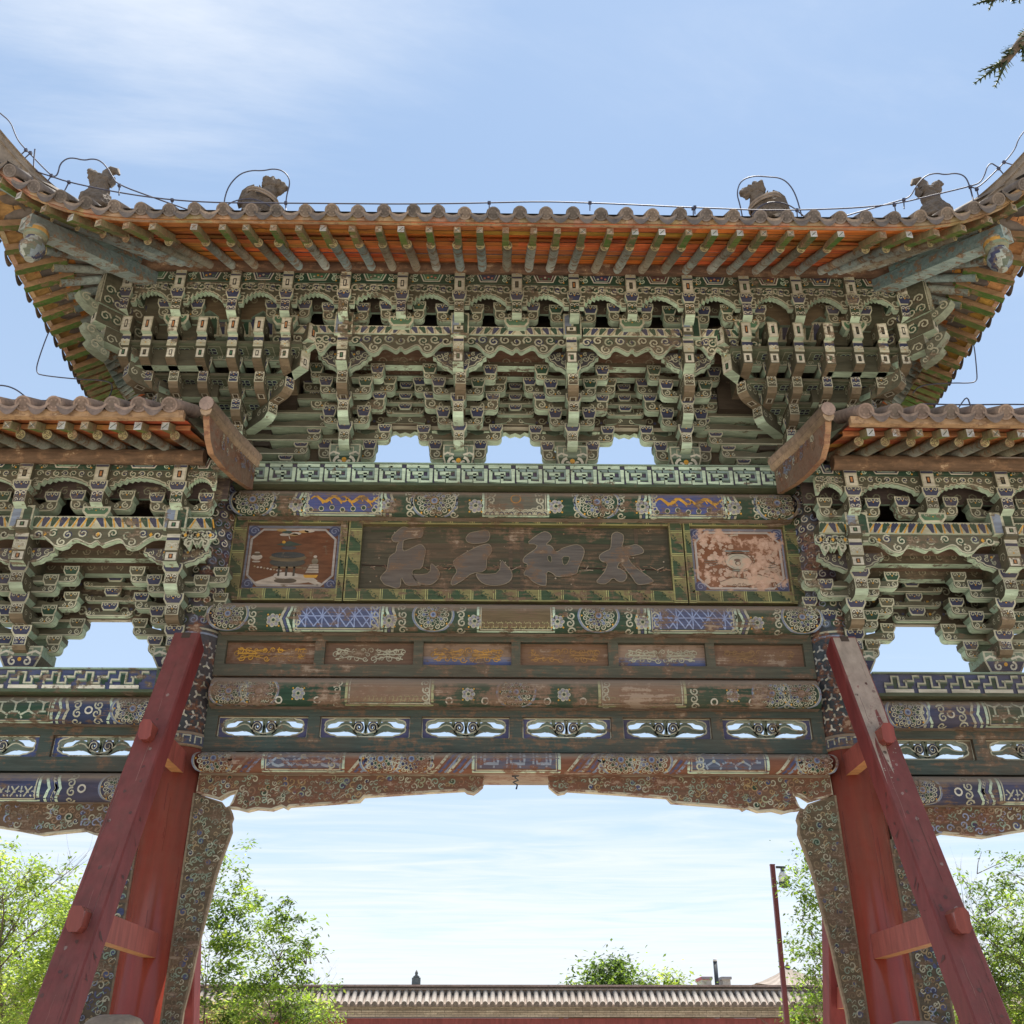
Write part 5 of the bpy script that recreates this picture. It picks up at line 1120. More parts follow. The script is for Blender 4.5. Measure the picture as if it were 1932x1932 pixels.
# ------------------------------------------------------------------ main roof
random.seed(42)
roofm=MB()
def ef(x): t=max(0,(abs(x)-3.0)/1.55); return (-2.12-.15*t*t, 7.835+.55*t**3.2)     # front eave: y, z
def mf(x): t=max(0,(abs(x)-3.0)/1.3); return (-1.76-.12*t*t, 7.90+.30*t**2.2)        # line of the round rafter ends
def ek(y): t=max(0,(abs(y)-.9)/1.37); return (4.50+.08*t*t, 7.87+.515*t**3.0)        # flank eave: x, z
def mk(y): t=max(0,(abs(y)-.9)/1.2); return (4.20+.06*t*t,7.92+.30*t**2.2)
XE,YE=4.55,2.27
BK=.5                                                             # the back eave overhangs less than the front one
def yb(y): return y*BK if y>0 else y
def ridge_pt_f(x): return (max(-2.75,min(2.75,x*.72)),-.25,9.35)
def curve(p,q,u,sag=.30): return tuple(a+(b-a)*u for a,b in zip(p[:2],q[:2]))+(p[2]+(q[2]-p[2])*u-sag*4*u*(1-u),)
fx=[-XE+2*XE*k/60 for k in range(61)]; ky=[-YE+2*YE*k/30 for k in range(31)]
# tile field: front, back and both flanks
for sy in (-1,1):
    rows=[]
    for x in fx:
        y,z=ef(x); a=(x,yb(y if sy<0 else -y),z+.09); b=ridge_pt_f(x); b=(b[0],b[1]*(1 if sy<0 else -1),b[2])
        sg_=.10+.26*max(0,min(1,(abs(x)-2.4)/1.6)); rows.append([curve(a,b,u/8,sg_) for u in range(9)])
    for p,q in zip(rows[:-1],rows[1:]):
        for u in range(8): roofm.face([p[u],q[u],q[u+1],p[u+1]] if sy<0 else [q[u],p[u],p[u+1],q[u+1]],(.20,.17,.14))
for sx in (-1,1):
    rows=[]
    for y in ky:
        x,z=ek(y); a=(x*sx,yb(y),z+.05); b=(2.75*sx,max(-.25,min(.25,y*.2)),9.35); rows.append([curve(a,b,u/8) for u in range(9)])
    for p,q in zip(rows[:-1],rows[1:]):
        for u in range(8): roofm.face([q[u],p[u],p[u+1],q[u+1]] if sx>0 else [p[u],q[u],q[u+1],p[u+1]],(.20,.17,.14))
# rows of barrel tiles on the slopes
def barrel(mb,pts,r,col,n=6):
    prev=None
    for i,p in enumerate(pts):
        t=(Vector(pts[min(i+1,len(pts)-1)])-Vector(pts[max(i-1,0)])).normalized(); s=t.cross(Vector((0,0,1))).normalized(); u=s.cross(t)
        ring=[mb.add(Vector(p)+s*r*math.cos(PI*k/n)+u*r*math.sin(PI*k/n)) for k in range(n+1)]
        if prev:
            for k in range(n): mb.fi([prev[k],prev[k+1],ring[k+1],ring[k]],col,True)
        prev=ring
TSP=.2255
tx=[TSP*(k-20) for k in range(41) if abs(TSP*(k-20))<4.52]
for x in tx:
    y,z=ef(x); c=random.choice(((.24,.205,.17),(.20,.17,.145),(.27,.23,.19)))
    for s in (-1,1): barrel(roofm,[curve((x,yb(y*(1 if s<0 else -1)),z+.09),(ridge_pt_f(x)[0] if abs(x)>3.4 else x,s*.25,9.35),.12+.88*u/5,.10+.26*max(0,min(1,(abs(x)-2.4)/1.6))) for u in range(6)],.062,c)
for sx in (-1,1):
    for k in range(-9,10):
        y=k*TSP; x,z=ek(y); y=yb(y); barrel(roofm,[curve((x*sx,y,z+.06),(2.75*sx,max(-.25,min(.25,y*.2)),9.35),.12+.8*u/5) for u in range(6)],.062,(.23,.2,.165))
# main ridge and the hips
roofm.box(-2.8,2.8,-.14,.14,9.25,9.72,(.26,.21,.165)); roofm.box(-2.85,2.85,-.18,.18,9.72,9.80,(.34,.30,.26))
roof=part(roofm,'main_roof',M_TILE)
def hip_line(sx,sy,n=20):
    K=[(4.60,2.34,8.50),(4.30,1.98,8.27),(4.0,1.62,8.20),(3.6,1.2,8.42),(3.2,.72,8.82),(2.75,.25,9.35)]; P=[]
    for k in range(n+1):
        t=k/n*(len(K)-1); i=min(int(t),len(K)-2); f=t-i; g=lambda j:K[max(0,min(len(K)-1,j))]
        q=[.5*((2*g(i)[c])+(-g(i-1)[c]+g(i+1)[c])*f+(2*g(i-1)[c]-5*g(i)[c]+4*g(i+1)[c]-g(i+2)[c])*f*f+(-g(i-1)[c]+3*g(i)[c]-3*g(i+1)[c]+g(i+2)[c])*f**3) for c in range(3)]
        P.append((q[0]*sx,yb(q[1]*sy),q[2]))
    return P
def ridge_strip(mb,P,w,h,col,cap):
    prev=None
    for i,p in enumerate(P):
        t=(Vector(P[min(i+1,len(P)-1)])-Vector(P[max(i-1,0)])).normalized(); s=t.cross(Vector((0,0,1))).normalized(); z=Vector((0,0,1)); p=Vector(p)
        ring=[mb.add(q) for q in (p-s*w-z*.1,p-s*w+z*h*.5,p-s*w*1.2+z*h*.52,p-s*w*1.2+z*h*.6,p-s*w*.9+z*h*.62,p-s*w*.9+z*h*.88,p-s*w*1.15+z*h*.9,p-s*w*.6+z*h,p+s*w*.6+z*h,p+s*w*1.15+z*h*.9,p+s*w*.9+z*h*.88,p+s*w*.9+z*h*.62,p+s*w*1.2+z*h*.6,p+s*w*1.2+z*h*.52,p+s*w+z*h*.5,p+s*w-z*.1)]
        if prev:
            for k in range(len(ring)-1): mb.fi([prev[k],prev[k+1],ring[k+1],ring[k]],cap if 6<=k<=8 else col)
        else: mb.fi(ring,col)
        prev=ring
    mb.fi(prev[::-1],col)
for sx in (-1,1):
    for sy in (-1,1):
        mb=MB(); P=hip_line(sx,sy); ext=[(4.95*sx,yb(2.75*sy),8.86)]; ridge_strip(mb,ext+P,.075,.25,(.27,.22,.17),(.40,.36,.32)); part(mb,'hip_ridge',M_TILE,roof)
for sx in (-1,1):
    mb=MB(); ridge_strip(mb,[(2.42*sx,-1.62,8.28),(2.42*sx,-1.2,8.47),(2.42*sx,-.7,8.85),(2.45*sx,-.25,9.35)],.08,.18,(.27,.22,.17),(.36,.32,.28)); part(mb,'gable_ridge',M_TILE,roof)
# eave boards: separate planks, lower layer over the round rafters, upper layer over the flying rafters
pl=MB()
def strips(A,B,n,z_up=0.0,gap=.006,cols=ORNG):
    """A,B: lists of points (inner, outer); n planks between them"""
    for k in range(n):
        u0=k/n+gap; u1=(k+1)/n-gap; run=0; c=None
        off=random.uniform(-.006,.006)
        for i in range(len(A)-1):
            if run<=0: run=random.randint(6,16); c=tuple(q*random.uniform(.62,1.15) for q in cols); c=(c[0],c[1]*random.uniform(.8,1.25),c[2])
            run-=1
            f=lambda P,Q,u:(P[0]+(Q[0]-P[0])*u,P[1]+(Q[1]-P[1])*u,P[2]+(Q[2]-P[2])*u+z_up+off)
            pl.face([f(A[i],B[i],u0),f(A[i+1],B[i+1],u0),f(A[i+1],B[i+1],u1),f(A[i],B[i],u1)],c)
def in_f(x): 
    a=min(abs(x),2.85)+max(0,abs(x)-2.85)*.36; return (math.copysign(a,x),-.92,8.42)
def in_k(y,sx):
    a=min(abs(y),.7)+max(0,abs(y)-.7)*.15; return (3.64*sx,yb(math.copysign(a,y)),8.42)
for s in (-1,1):
    A=[(in_f(x)[0],in_f(x)[1]*(-s)*-1,8.42) for x in fx]; A=[(p[0],yb(abs(p[1])*s),p[2]) for p in A]
    Bm=[((math.copysign(min(abs(x),3.0)+max(0,abs(x)-3.0)*.80,x)),yb(abs(mf(math.copysign(min(abs(x),3.0)+max(0,abs(x)-3.0)*.80,x))[0])*s),mf(math.copysign(min(abs(x),3.0)+max(0,abs(x)-3.0)*.80,x))[1]+.045) for x in fx]
    E=[(x,yb(abs(ef(x)[0])*s),ef(x)[1]-.015) for x in fx]
    strips(A,Bm,6); U=[(b[0],b[1],b[2]+.06) for b in Bm]; U0=[tuple(p+(q-p)*-.15 for p,q in zip(b,e)) for b,e in zip(U,E)]; strips(U0,E,4)
    pl_edge=[]
    for i in range(60): pl.face([Bm[i],Bm[i+1],(Bm[i+1][0],Bm[i+1][1],Bm[i+1][2]+.035),(Bm[i][0],Bm[i][1],Bm[i][2]+.035)],tuple(q*random.uniform(.6,1.1) for q in (.40,.16,.06)))
for sx in (-1,1):
    A=[in_k(y,sx) for y in ky]
    Bm=[]
    for y in ky:
        yy=math.copysign(min(abs(y),.9)+max(0,abs(y)-.9)*.80,y); x,z=mk(yy); Bm.append((x*sx,yb(yy),z+.045))
    E=[(ek(y)[0]*sx,yb(y),ek(y)[1]-.015) for y in ky]
    strips(A,Bm,4,cols=(.66,.22,.07)); U=[(b[0],b[1],b[2]+.07) for b in Bm]; strips(U,E,2,cols=(.58,.28,.12))
part(pl,'eave_planks',M_PLANK,roof)
# wooden fascia under the tiles
fa=MB()
def fascia(P,out,h=.065,t=.05):
    for i in range(len(P)-1):
        p,q=P[i],P[i+1]; c=tuple(v*random.uniform(.85,1.1) for v in (.40,.27,.16))
        a=lambda P_,dz,o:(P_[0]-out[0]*o,P_[1]-out[1]*o,P_[2]+dz)
        fa.face([a(p,-.01,0),a(q,-.01,0),a(q,h,0),a(p,h,0)],c); fa.face([a(p,-.01,t),a(q,-.01,t),a(q,-.01,0),a(p,-.01,0)],c); fa.face([a(p,h,0),a(q,h,0),a(q,h,t),a(p,h,t)],c)
for s in (-1,1): fascia([(x,yb(abs(ef(x)[0])*s),ef(x)[1]) for x in fx],(0,s))
for s in (-1,1): fascia([(ek(y)[0]*s,yb(y),ek(y)[1]) for y in ky],(s,0))
part(fa,'eave_fascia',M_WOOD,roof)
# purlins
mb=MB(); mb.tube([(-3.95,-.97,8.36),(3.95,-.97,8.36)],.075,12,(.13,.075,.05)); mb.tube([(-3.95,.6,8.36),(3.95,.6,8.36)],.075,12,BRN); part(mb,'eave_purlin',M_WOOD,roof)
for s in (-1,1): mb=MB(); mb.tube([(3.69*s,-1.2,8.36),(3.69*s,.75,8.36)],.075,12,(.13,.10,.07)); part(mb,'eave_purlin',M_WOOD,roof)
RC=[(.36,.42,.39),(.42,.47,.43),(.30,.30,.24),(.46,.50,.46),(.38,.35,.27),(.33,.42,.42)]
def rafter(mb,a,b,r,col):
    a,b=Vector(a),Vector(b); mid=(a+b)/2+Vector((random.uniform(-.008,.008),0,random.uniform(-.008,.004)))
    mb.tube([a,mid,b],[r*1.02,r,r*.98],10,col,cap=(.15,.12,.07))
    t=(b-a).normalized(); s=t.cross(Vector((0,0,1))).normalized(); u=s.cross(t)
    mp=plane(b,s,u,t)
    for k in range(3): q=PI/2+k*2*PI/3; mb.curl(mp,r*.42*math.cos(q),r*.42*math.sin(q),r*.36,(.50,.44,.22),r*.14,rot=q,dirn=1,e=.002,n=7)
    mb.ring(mp,0,0,r*.86,r*.14,(.40,.36,.2),.002,10)
def flyer(mb,a,b,w,h,col,end,side=(.22,.20,.11)):
    a,b=Vector(a),Vector(b); t=(b-a).normalized(); s=t.cross(Vector((0,0,1))).normalized()*w/2; u=Vector((0,0,1))*h
    if s.length<1e-6: s=Vector((w/2,0,0))
    p=[a-s,a+s,b+s*.92,b-s*.92]; lo=[mb.add(q) for q in p]; hi=[mb.add(q+u) for q in p]
    mb.fi([lo[0],lo[1],lo[2],lo[3]],col); mb.fi([lo[3],lo[2],hi[2],hi[3]],end); mb.fi([lo[0],lo[3],hi[3],hi[0]],side); mb.fi([lo[1],hi[1],hi[2],lo[2]],side); mb.fi(hi[::-1],col)
    mp=plane((p[3]+p[2])/2+u/2,s.normalized(),Vector((0,0,1)),t)
    mb.ribbon(mp,[(-w*.3,-h*.3),(w*.3,h*.3)],w*.12,(.45,.45,.40),.002); mb.ribbon(mp,[(-w*.3,h*.3),(w*.3,-h*.3)],w*.12,(.10,.12,.10),.003)
ENDC=[(.42,.44,.42),(.30,.24,.16),(.36,.30,.20),(.48,.50,.50),(.26,.20,.12)]
GR=[(.09,.16,.035),(.075,.14,.03),(.12,.17,.04),(.10,.13,.05)]
xr=[.217*(k+.5) for k in range(-13,13)]
for x in xr:
    xj=x+random.uniform(-.018,.018); y,z=mf(x); mb=MB(); rafter(mb,(xj,-.80,8.435),(xj+random.uniform(-.012,.012),y-.01,z-.005),.042,random.choice(RC)); part(mb,'eave_rafter',M_WOOD,roof)
    y2,z2=ef(x); mb=MB(); xj=x+random.uniform(-.02,.02); flyer(mb,(xj,y+.12,z+.05),(xj,y2+.04,z2-.095),.060,.066,random.choice(GR),random.choice(ENDC)); part(mb,'flying_rafter',M_WOOD,roof)
fan=[3.04,3.22,3.41,3.61,3.83,4.05,4.22]; fin=[2.90,2.97,3.04,3.10,3.16,3.22,3.28]; fev=[3.07,3.29,3.52,3.75,3.98,4.20,4.38]
for sx in (-1,1):
    for a,b,c in zip(fan,fin,fev):
        y,z=mf(a); mb=MB(); rafter(mb,(b*sx,-.84,8.42),(a*sx,y-.01,z-.005),.042,random.choice(RC)); part(mb,'eave_rafter',M_WOOD,roof)
        y2,z2=ef(c); mb=MB(); flyer(mb,(a*sx-.03*sx,y+.10,z+.055),(c*sx,y2+.04,z2-.10),.064,.072,random.choice(GR),random.choice(ENDC)); part(mb,'flying_rafter',M_WOOD,roof)
    for k in range(-10,11):
        yv=k*.205
        if abs(yv)>2.02 or yv>1.5: continue
        yo=math.copysign(min(abs(yv),.9)+max(0,abs(yv)-.9)*.86,yv); yi=math.copysign(min(abs(yv),.6)+max(0,abs(yv)-.6)*.22,yv)
        x,z=mk(yo); mb=MB(); rafter(mb,(3.52*sx,yb(yi),8.43),(x*sx,yb(yo),z-.005),.042,random.choice(((.33,.43,.43),(.40,.48,.46),(.36,.40,.36)))); part(mb,'eave_rafter',M_WOOD,roof)
        xe,ze=ek(yv); mb=MB(); flyer(mb,((x-.12)*sx,yb(yo),z+.06),((xe-.03)*sx,yb(yv),ze-.09),.072,.07,random.choice(GR),random.choice(ENDC),(.30,.19,.10)); part(mb,'flying_rafter',M_WOOD,roof)
    # hip beams, the upper one turned up, and the carved bud that hangs from the lower one
    for sy in (-1,1):
        mb=MB(); a,b=Vector((3.30*sx,yb(.55*sy),8.26)),Vector((4.17*sx,yb(2.02*sy),7.79)); flyer(mb,a,b,.15,.14,(.34,.44,.42),(.30,.38,.36),(.16,.24,.25)); part(mb,'hip_beam',M_WOOD,roof)
        mb=MB(); flyer(mb,(3.6*sx,yb(1.05*sy),8.25),(4.50*sx,yb(2.27*sy),8.17),.14,.14,(.27,.38,.36),(.30,.34,.25),(.14,.22,.22)); part(mb,'hip_beam',M_WOOD,roof)
        mb=MB(); n=16
        def bc(q,k): 
            if q<5: return ((.16,.14,.09),(.36,.40,.33),(.42,.24,.06),(.16,.2,.14),(.2,.2,.13))[q]
            return (DBLU,(.30,.33,.29),(.10,.12,.09),(.16,.2,.22))[(k+q)%8//2]
        mb.lathe((4.10*sx,yb(1.93*sy),7.53),[(.0,.345),(.085,.335),(.10,.30),(.10,.26),(.095,.23),(.075,.215),(.075,.20),(.10,.15),(.105,.11),(.085,.055),(.045,.015),(.04,0)][::-1],n,lambda q,k: bc(10-q,k)); part(mb,'hanging_bud',M_PAINT,roof)
# eave tiles: barrel ends and the curved drip tiles between them
def cap_tile(p,out,up=.28,r=.064,L=.62,col=(.23,.19,.16)):
    mb=MB(); o=Vector((out[0],out[1],0)).normalized(); d=(-o+Vector((0,0,up))).normalized(); s=d.cross(Vector((0,0,1))).normalized(); u=s.cross(d); p=Vector(p); n=12
    A=[mb.add(p+s*r*math.cos(2*PI*k/n)+u*r*.9*math.sin(2*PI*k/n)) for k in range(n)]; B=[mb.add(p+d*L+s*r*.97*math.cos(2*PI*k/n)+u*r*.87*math.sin(2*PI*k/n)) for k in range(n)]
    for k in range(n): mb.fi([A[(k+1)%n],A[k],B[k],B[(k+1)%n]],tuple(c*1.25 for c in col),True)
    mb.fi(A,col); mp=plane(p,s,u,-d)
    mb.ring(mp,0,0,r*.82,r*.2,tuple(c*1.35 for c in col),.004,14); mb.disc(mp,0,0,r*.4,tuple(c*.8 for c in col),.003,10)
    for k in range(6): mb.disc(mp,r*.5*math.cos(k*PI/3),r*.45*math.sin(k*PI/3),r*.13,tuple(c*1.3 for c in col),.005,6)
    return mb
def drip_tile(p,out,w=.17,up=.28,L=.4,col=(.19,.165,.145)):
    mb=MB(); o=Vector((out[0],out[1],0)).normalized(); d=(-o+Vector((0,0,up))).normalized(); s=d.cross(Vector((0,0,1))).normalized(); u=s.cross(d); p=Vector(p); n=8
    f=lambda k,q,dz:p+d*q+s*(w/2*(2*k/n-1))+u*(.034*((2*k/n-1)**2)+dz)
    for lay,(dz) in enumerate((0,.022)):
        A=[mb.add(f(k,0,dz)) for k in range(n+1)]; B=[mb.add(f(k,L,dz)) for k in range(n+1)]
        for k in range(n): mb.fi([A[k],A[k+1],B[k+1],B[k]],col,True)
        if lay==0: A0=A
        else:
            for k in range(n): mb.fi([A0[k],A0[k+1],A[k+1],A[k]],tuple(c*1.5 for c in col))
    # hanging lip
    lip=[mb.add(f(k,0,0)-d*.005) for k in range(n+1)]; lo=[mb.add(f(k,0,0)-d*.015+Vector((0,0,-.055*math.sin(PI*k/n)**.7 if 0<k<n else 0))) for k in range(n+1)]
    for k in range(n): mb.fi([lo[k],lo[k+1],lip[k+1],lip[k]],tuple(c*1.1 for c in col))
    mb.ribbon(lambda a,b,e:f(int(round((a/w+.5)*n)),0,0)-d*(.012+e)+Vector((0,0,-.018)),[(w*(k/n-.5),0) for k in range(1,n)],.008,tuple(c*2.0 for c in col),.003)
    return mb
TC=[(.155,.125,.105),(.12,.10,.088),(.185,.145,.115),(.135,.115,.105),(.105,.09,.08)]
for x in tx:
    y,z=ef(x); c=random.choice(TC); part(cap_tile((x+random.uniform(-.012,.012),y-.035,z+.062+random.uniform(-.012,.012)),(random.uniform(-.09,.09),-1),.62,.061,.40,col=c),'cap_tile',M_TILE,roof)
    xm=x+TSP/2
    if xm<4.5: y,z=ef(xm); part(drip_tile((xm,y-.015,z+.022),(0,-1),.165,.58,.32,col=random.choice(TC)),'drip_tile',M_TILE,roof)
for sx in (-1,1):
    for k in range(-9,10):
        yv=k*TSP; x,z=ek(yv); part(cap_tile(((x+.03)*sx,yb(yv),z+.07),(sx,0),.30,.064,.34,col=random.choice(TC)),'cap_tile',M_TILE,roof)
        if k<9: x,z=ek(yv+TSP/2); part(drip_tile(((x+.03)*sx,yb(yv+TSP/2),z+.03),(sx,0),.17,.30,.3,col=random.choice(TC)),'drip_tile',M_TILE,roof)
# ------------------------------------------------------------------ side roofs
def side_roof(sg):
    def S(a,b): return tuple(sorted((a*sg,b*sg)))
    hs=lambda v,Y:hz(v,Y,170)
    ye,ze=-1.50,hs(783,-1.5); ym,zm=-1.25,hs(822,-1.25); yin,zin=-.72,hs(846,-.75)
    X0,X1=S(2.74,6.4); N=40; xs=[X0+(X1-X0)*k/N for k in range(N+1)]
    rm=MB(); top=6.74
    for s in (-1,1):
        for a,b in zip(xs[:-1],xs[1:]):
            P=[curve((0,ye,ze+.04),(0,-.12,top),u/6,.05) for u in range(7)]
            for u in range(6): rm.face([(a,P[u][1]*-s,P[u][2]),(b,P[u][1]*-s,P[u][2]),(b,P[u+1][1]*-s,P[u+1][2]),(a,P[u+1][1]*-s,P[u+1][2])],(.20,.17,.14))
    rm.box(X0,X1,-.12,.12,top-.1,top+.20,(.27,.22,.17)); rm.box(X0-.02,X1+.02,-.15,.15,top+.20,top+.26,(.36,.32,.28))
    # back eave closed with one board
    rm.face([(X0,1.5,ze+.0),(X1,1.5,ze),(X1,.4,6.30),(X0,.4,6.30)],(.3,.12,.05))
    tt=[2.86+.235*k for k in range(15)]
    for x in tt: barrel(rm,[curve((x*sg,ye,ze+.05),(x*sg,-.12,top),.2+.75*u/4,.05) for u in range(5)],.066,(.25,.21,.175))
    r=part(rm,'side_roof',M_TILE)
    global pl
    pl=MB()
    A=[(x,yin,zin+.05) for x in xs]; B=[(x,ym-.02,zm+.05) for x in xs]; strips(A,B,4,cols=(.50,.18,.06)); U=[(x,ym+.08,zm+.135) for x in xs]; E=[(x,ye+.01,ze-.01) for x in xs]; strips(U,E,3,cols=(.50,.15,.05))
    for a,b in zip(xs[:-1],xs[1:]): pl.box(a,b,ym-.035,ym-.02,zm+.045,zm+.085,tuple(q*random.uniform(.8,1.1) for q in (.46,.22,.09)))
    part(pl,'eave_planks',M_PLANK,r)
    mb=MB(); mb.box(X0,X1,ye-.0,ye+.06,ze-.015,ze+.055,(.42,.27,.15)); part(mb,'eave_fascia',M_WOOD,r)
    mb=MB(); mb.tube([(X0+.05,-.80,hs(856,-.85)),(X1,-.80,hs(856,-.85))],.07,12,(.15,.095,.06)); part(mb,'eave_purlin',M_WOOD,r)
    for k in range(16):
        x=(2.86+.212*k+random.uniform(-.015,.015)); mb=MB(); rafter(mb,(x*sg,-.60,zin+.06),((x+.015)*sg,ym-.02,zm-.005),.043,random.choice(((.33,.36,.29),(.30,.30,.22),(.36,.39,.34)))); part(mb,'eave_rafter',M_WOOD,r)
        x=2.90+.212*k+random.uniform(-.015,.015); mb=MB(); flyer(mb,(x*sg,ym+.10,zm+.075),(x*sg,ye+.06,ze-.10),.066,.075,random.choice(((.17,.22,.05),(.14,.19,.05),(.20,.22,.08))),random.choice(ENDC)); part(mb,'flying_rafter',M_WOOD,r)
    for x in tt:
        part(cap_tile((x*sg+random.uniform(-.012,.012),ye-.035,ze+.085),(random.uniform(-.03,.03),-1),.55,.072,col=random.choice(((.22,.16,.13),(.19,.14,.118),(.25,.18,.14),(.16,.125,.105)))),'cap_tile',M_TILE,r)
        part(drip_tile(((x+.1175)*sg,ye-.02,ze+.04),(0,-1),.17,.55,col=random.choice(((.20,.15,.125),(.17,.13,.11)))),'drip_tile',M_TILE,r)
    # gable board that closes the roof against the tall bay
    xb=2.70
    L=[(395,772,-1.5),(396,796,-1.46),(399,830,-1.38),(404,857,-1.27),(420,885,-.98),(440,905,-.70),(478,924,-.31),(484,868,-.31)]
    P=[]; PX_=[]
    for (u,v,yy) in L: q=onY(u,v,yy); P.append((yy,q.z)); PX_.append(q.x)
    xa_,xe_=PX_[0],PX_[-1]
    xat=lambda yy: (xa_+(xe_-xa_)*(yy+1.5)/1.19)*-sg
    mb=MB(); mb.prism(P,lambda p,q,d:(xat(p)+d*sg,p,q),0,.05,(.20,.14,.10),(.34,.20,.11)); n=Vector((-sg,0,0))
    mp=lambda a,b,e:(xat(a)-(e+.001)*sg,a,b)
    y0=min(p[0] for p in P); y1=max(p[0] for p in P)
    for k in range(30):
        t=random.random(); yy=y0+(y1-y0)*(.25+.72*t); zt=P[0][1]+(P[-1][1]-P[0][1])*(yy-y0)/(y1-y0); mb.curl(mp,yy,zt-random.uniform(.07,.22),random.uniform(.025,.045),random.choice((LBLU,CREAM,(.20,.24,.33),(.33,.2,.12))),.012,rot=k,dirn=1-2*(k%2),e=.003+.0001*k,n=8)
    part(mb,'gable_board',M_WORN,r)
    mb=MB(); pts=[(xat(q)+.02*sg,q,z_) for q,z_ in ((P[0][0]-.03,P[0][1]+.04),((P[0][0]+P[-1][0])/2,(P[0][1]+P[-1][1])/2+.02),(P[-1][0]+.03,P[-1][1]+.04))]
    mb.tube(pts,.062,12,(.30,.22,.16),cap=(.30,.22,.18)); mb.tube([(p[0],p[1]+.02,p[2]-.055) for p in pts],.05,8,(.36,.26,.17)); part(mb,'verge_tile',M_TILE,r)
    return r
side_roof(-1); side_roof(1)
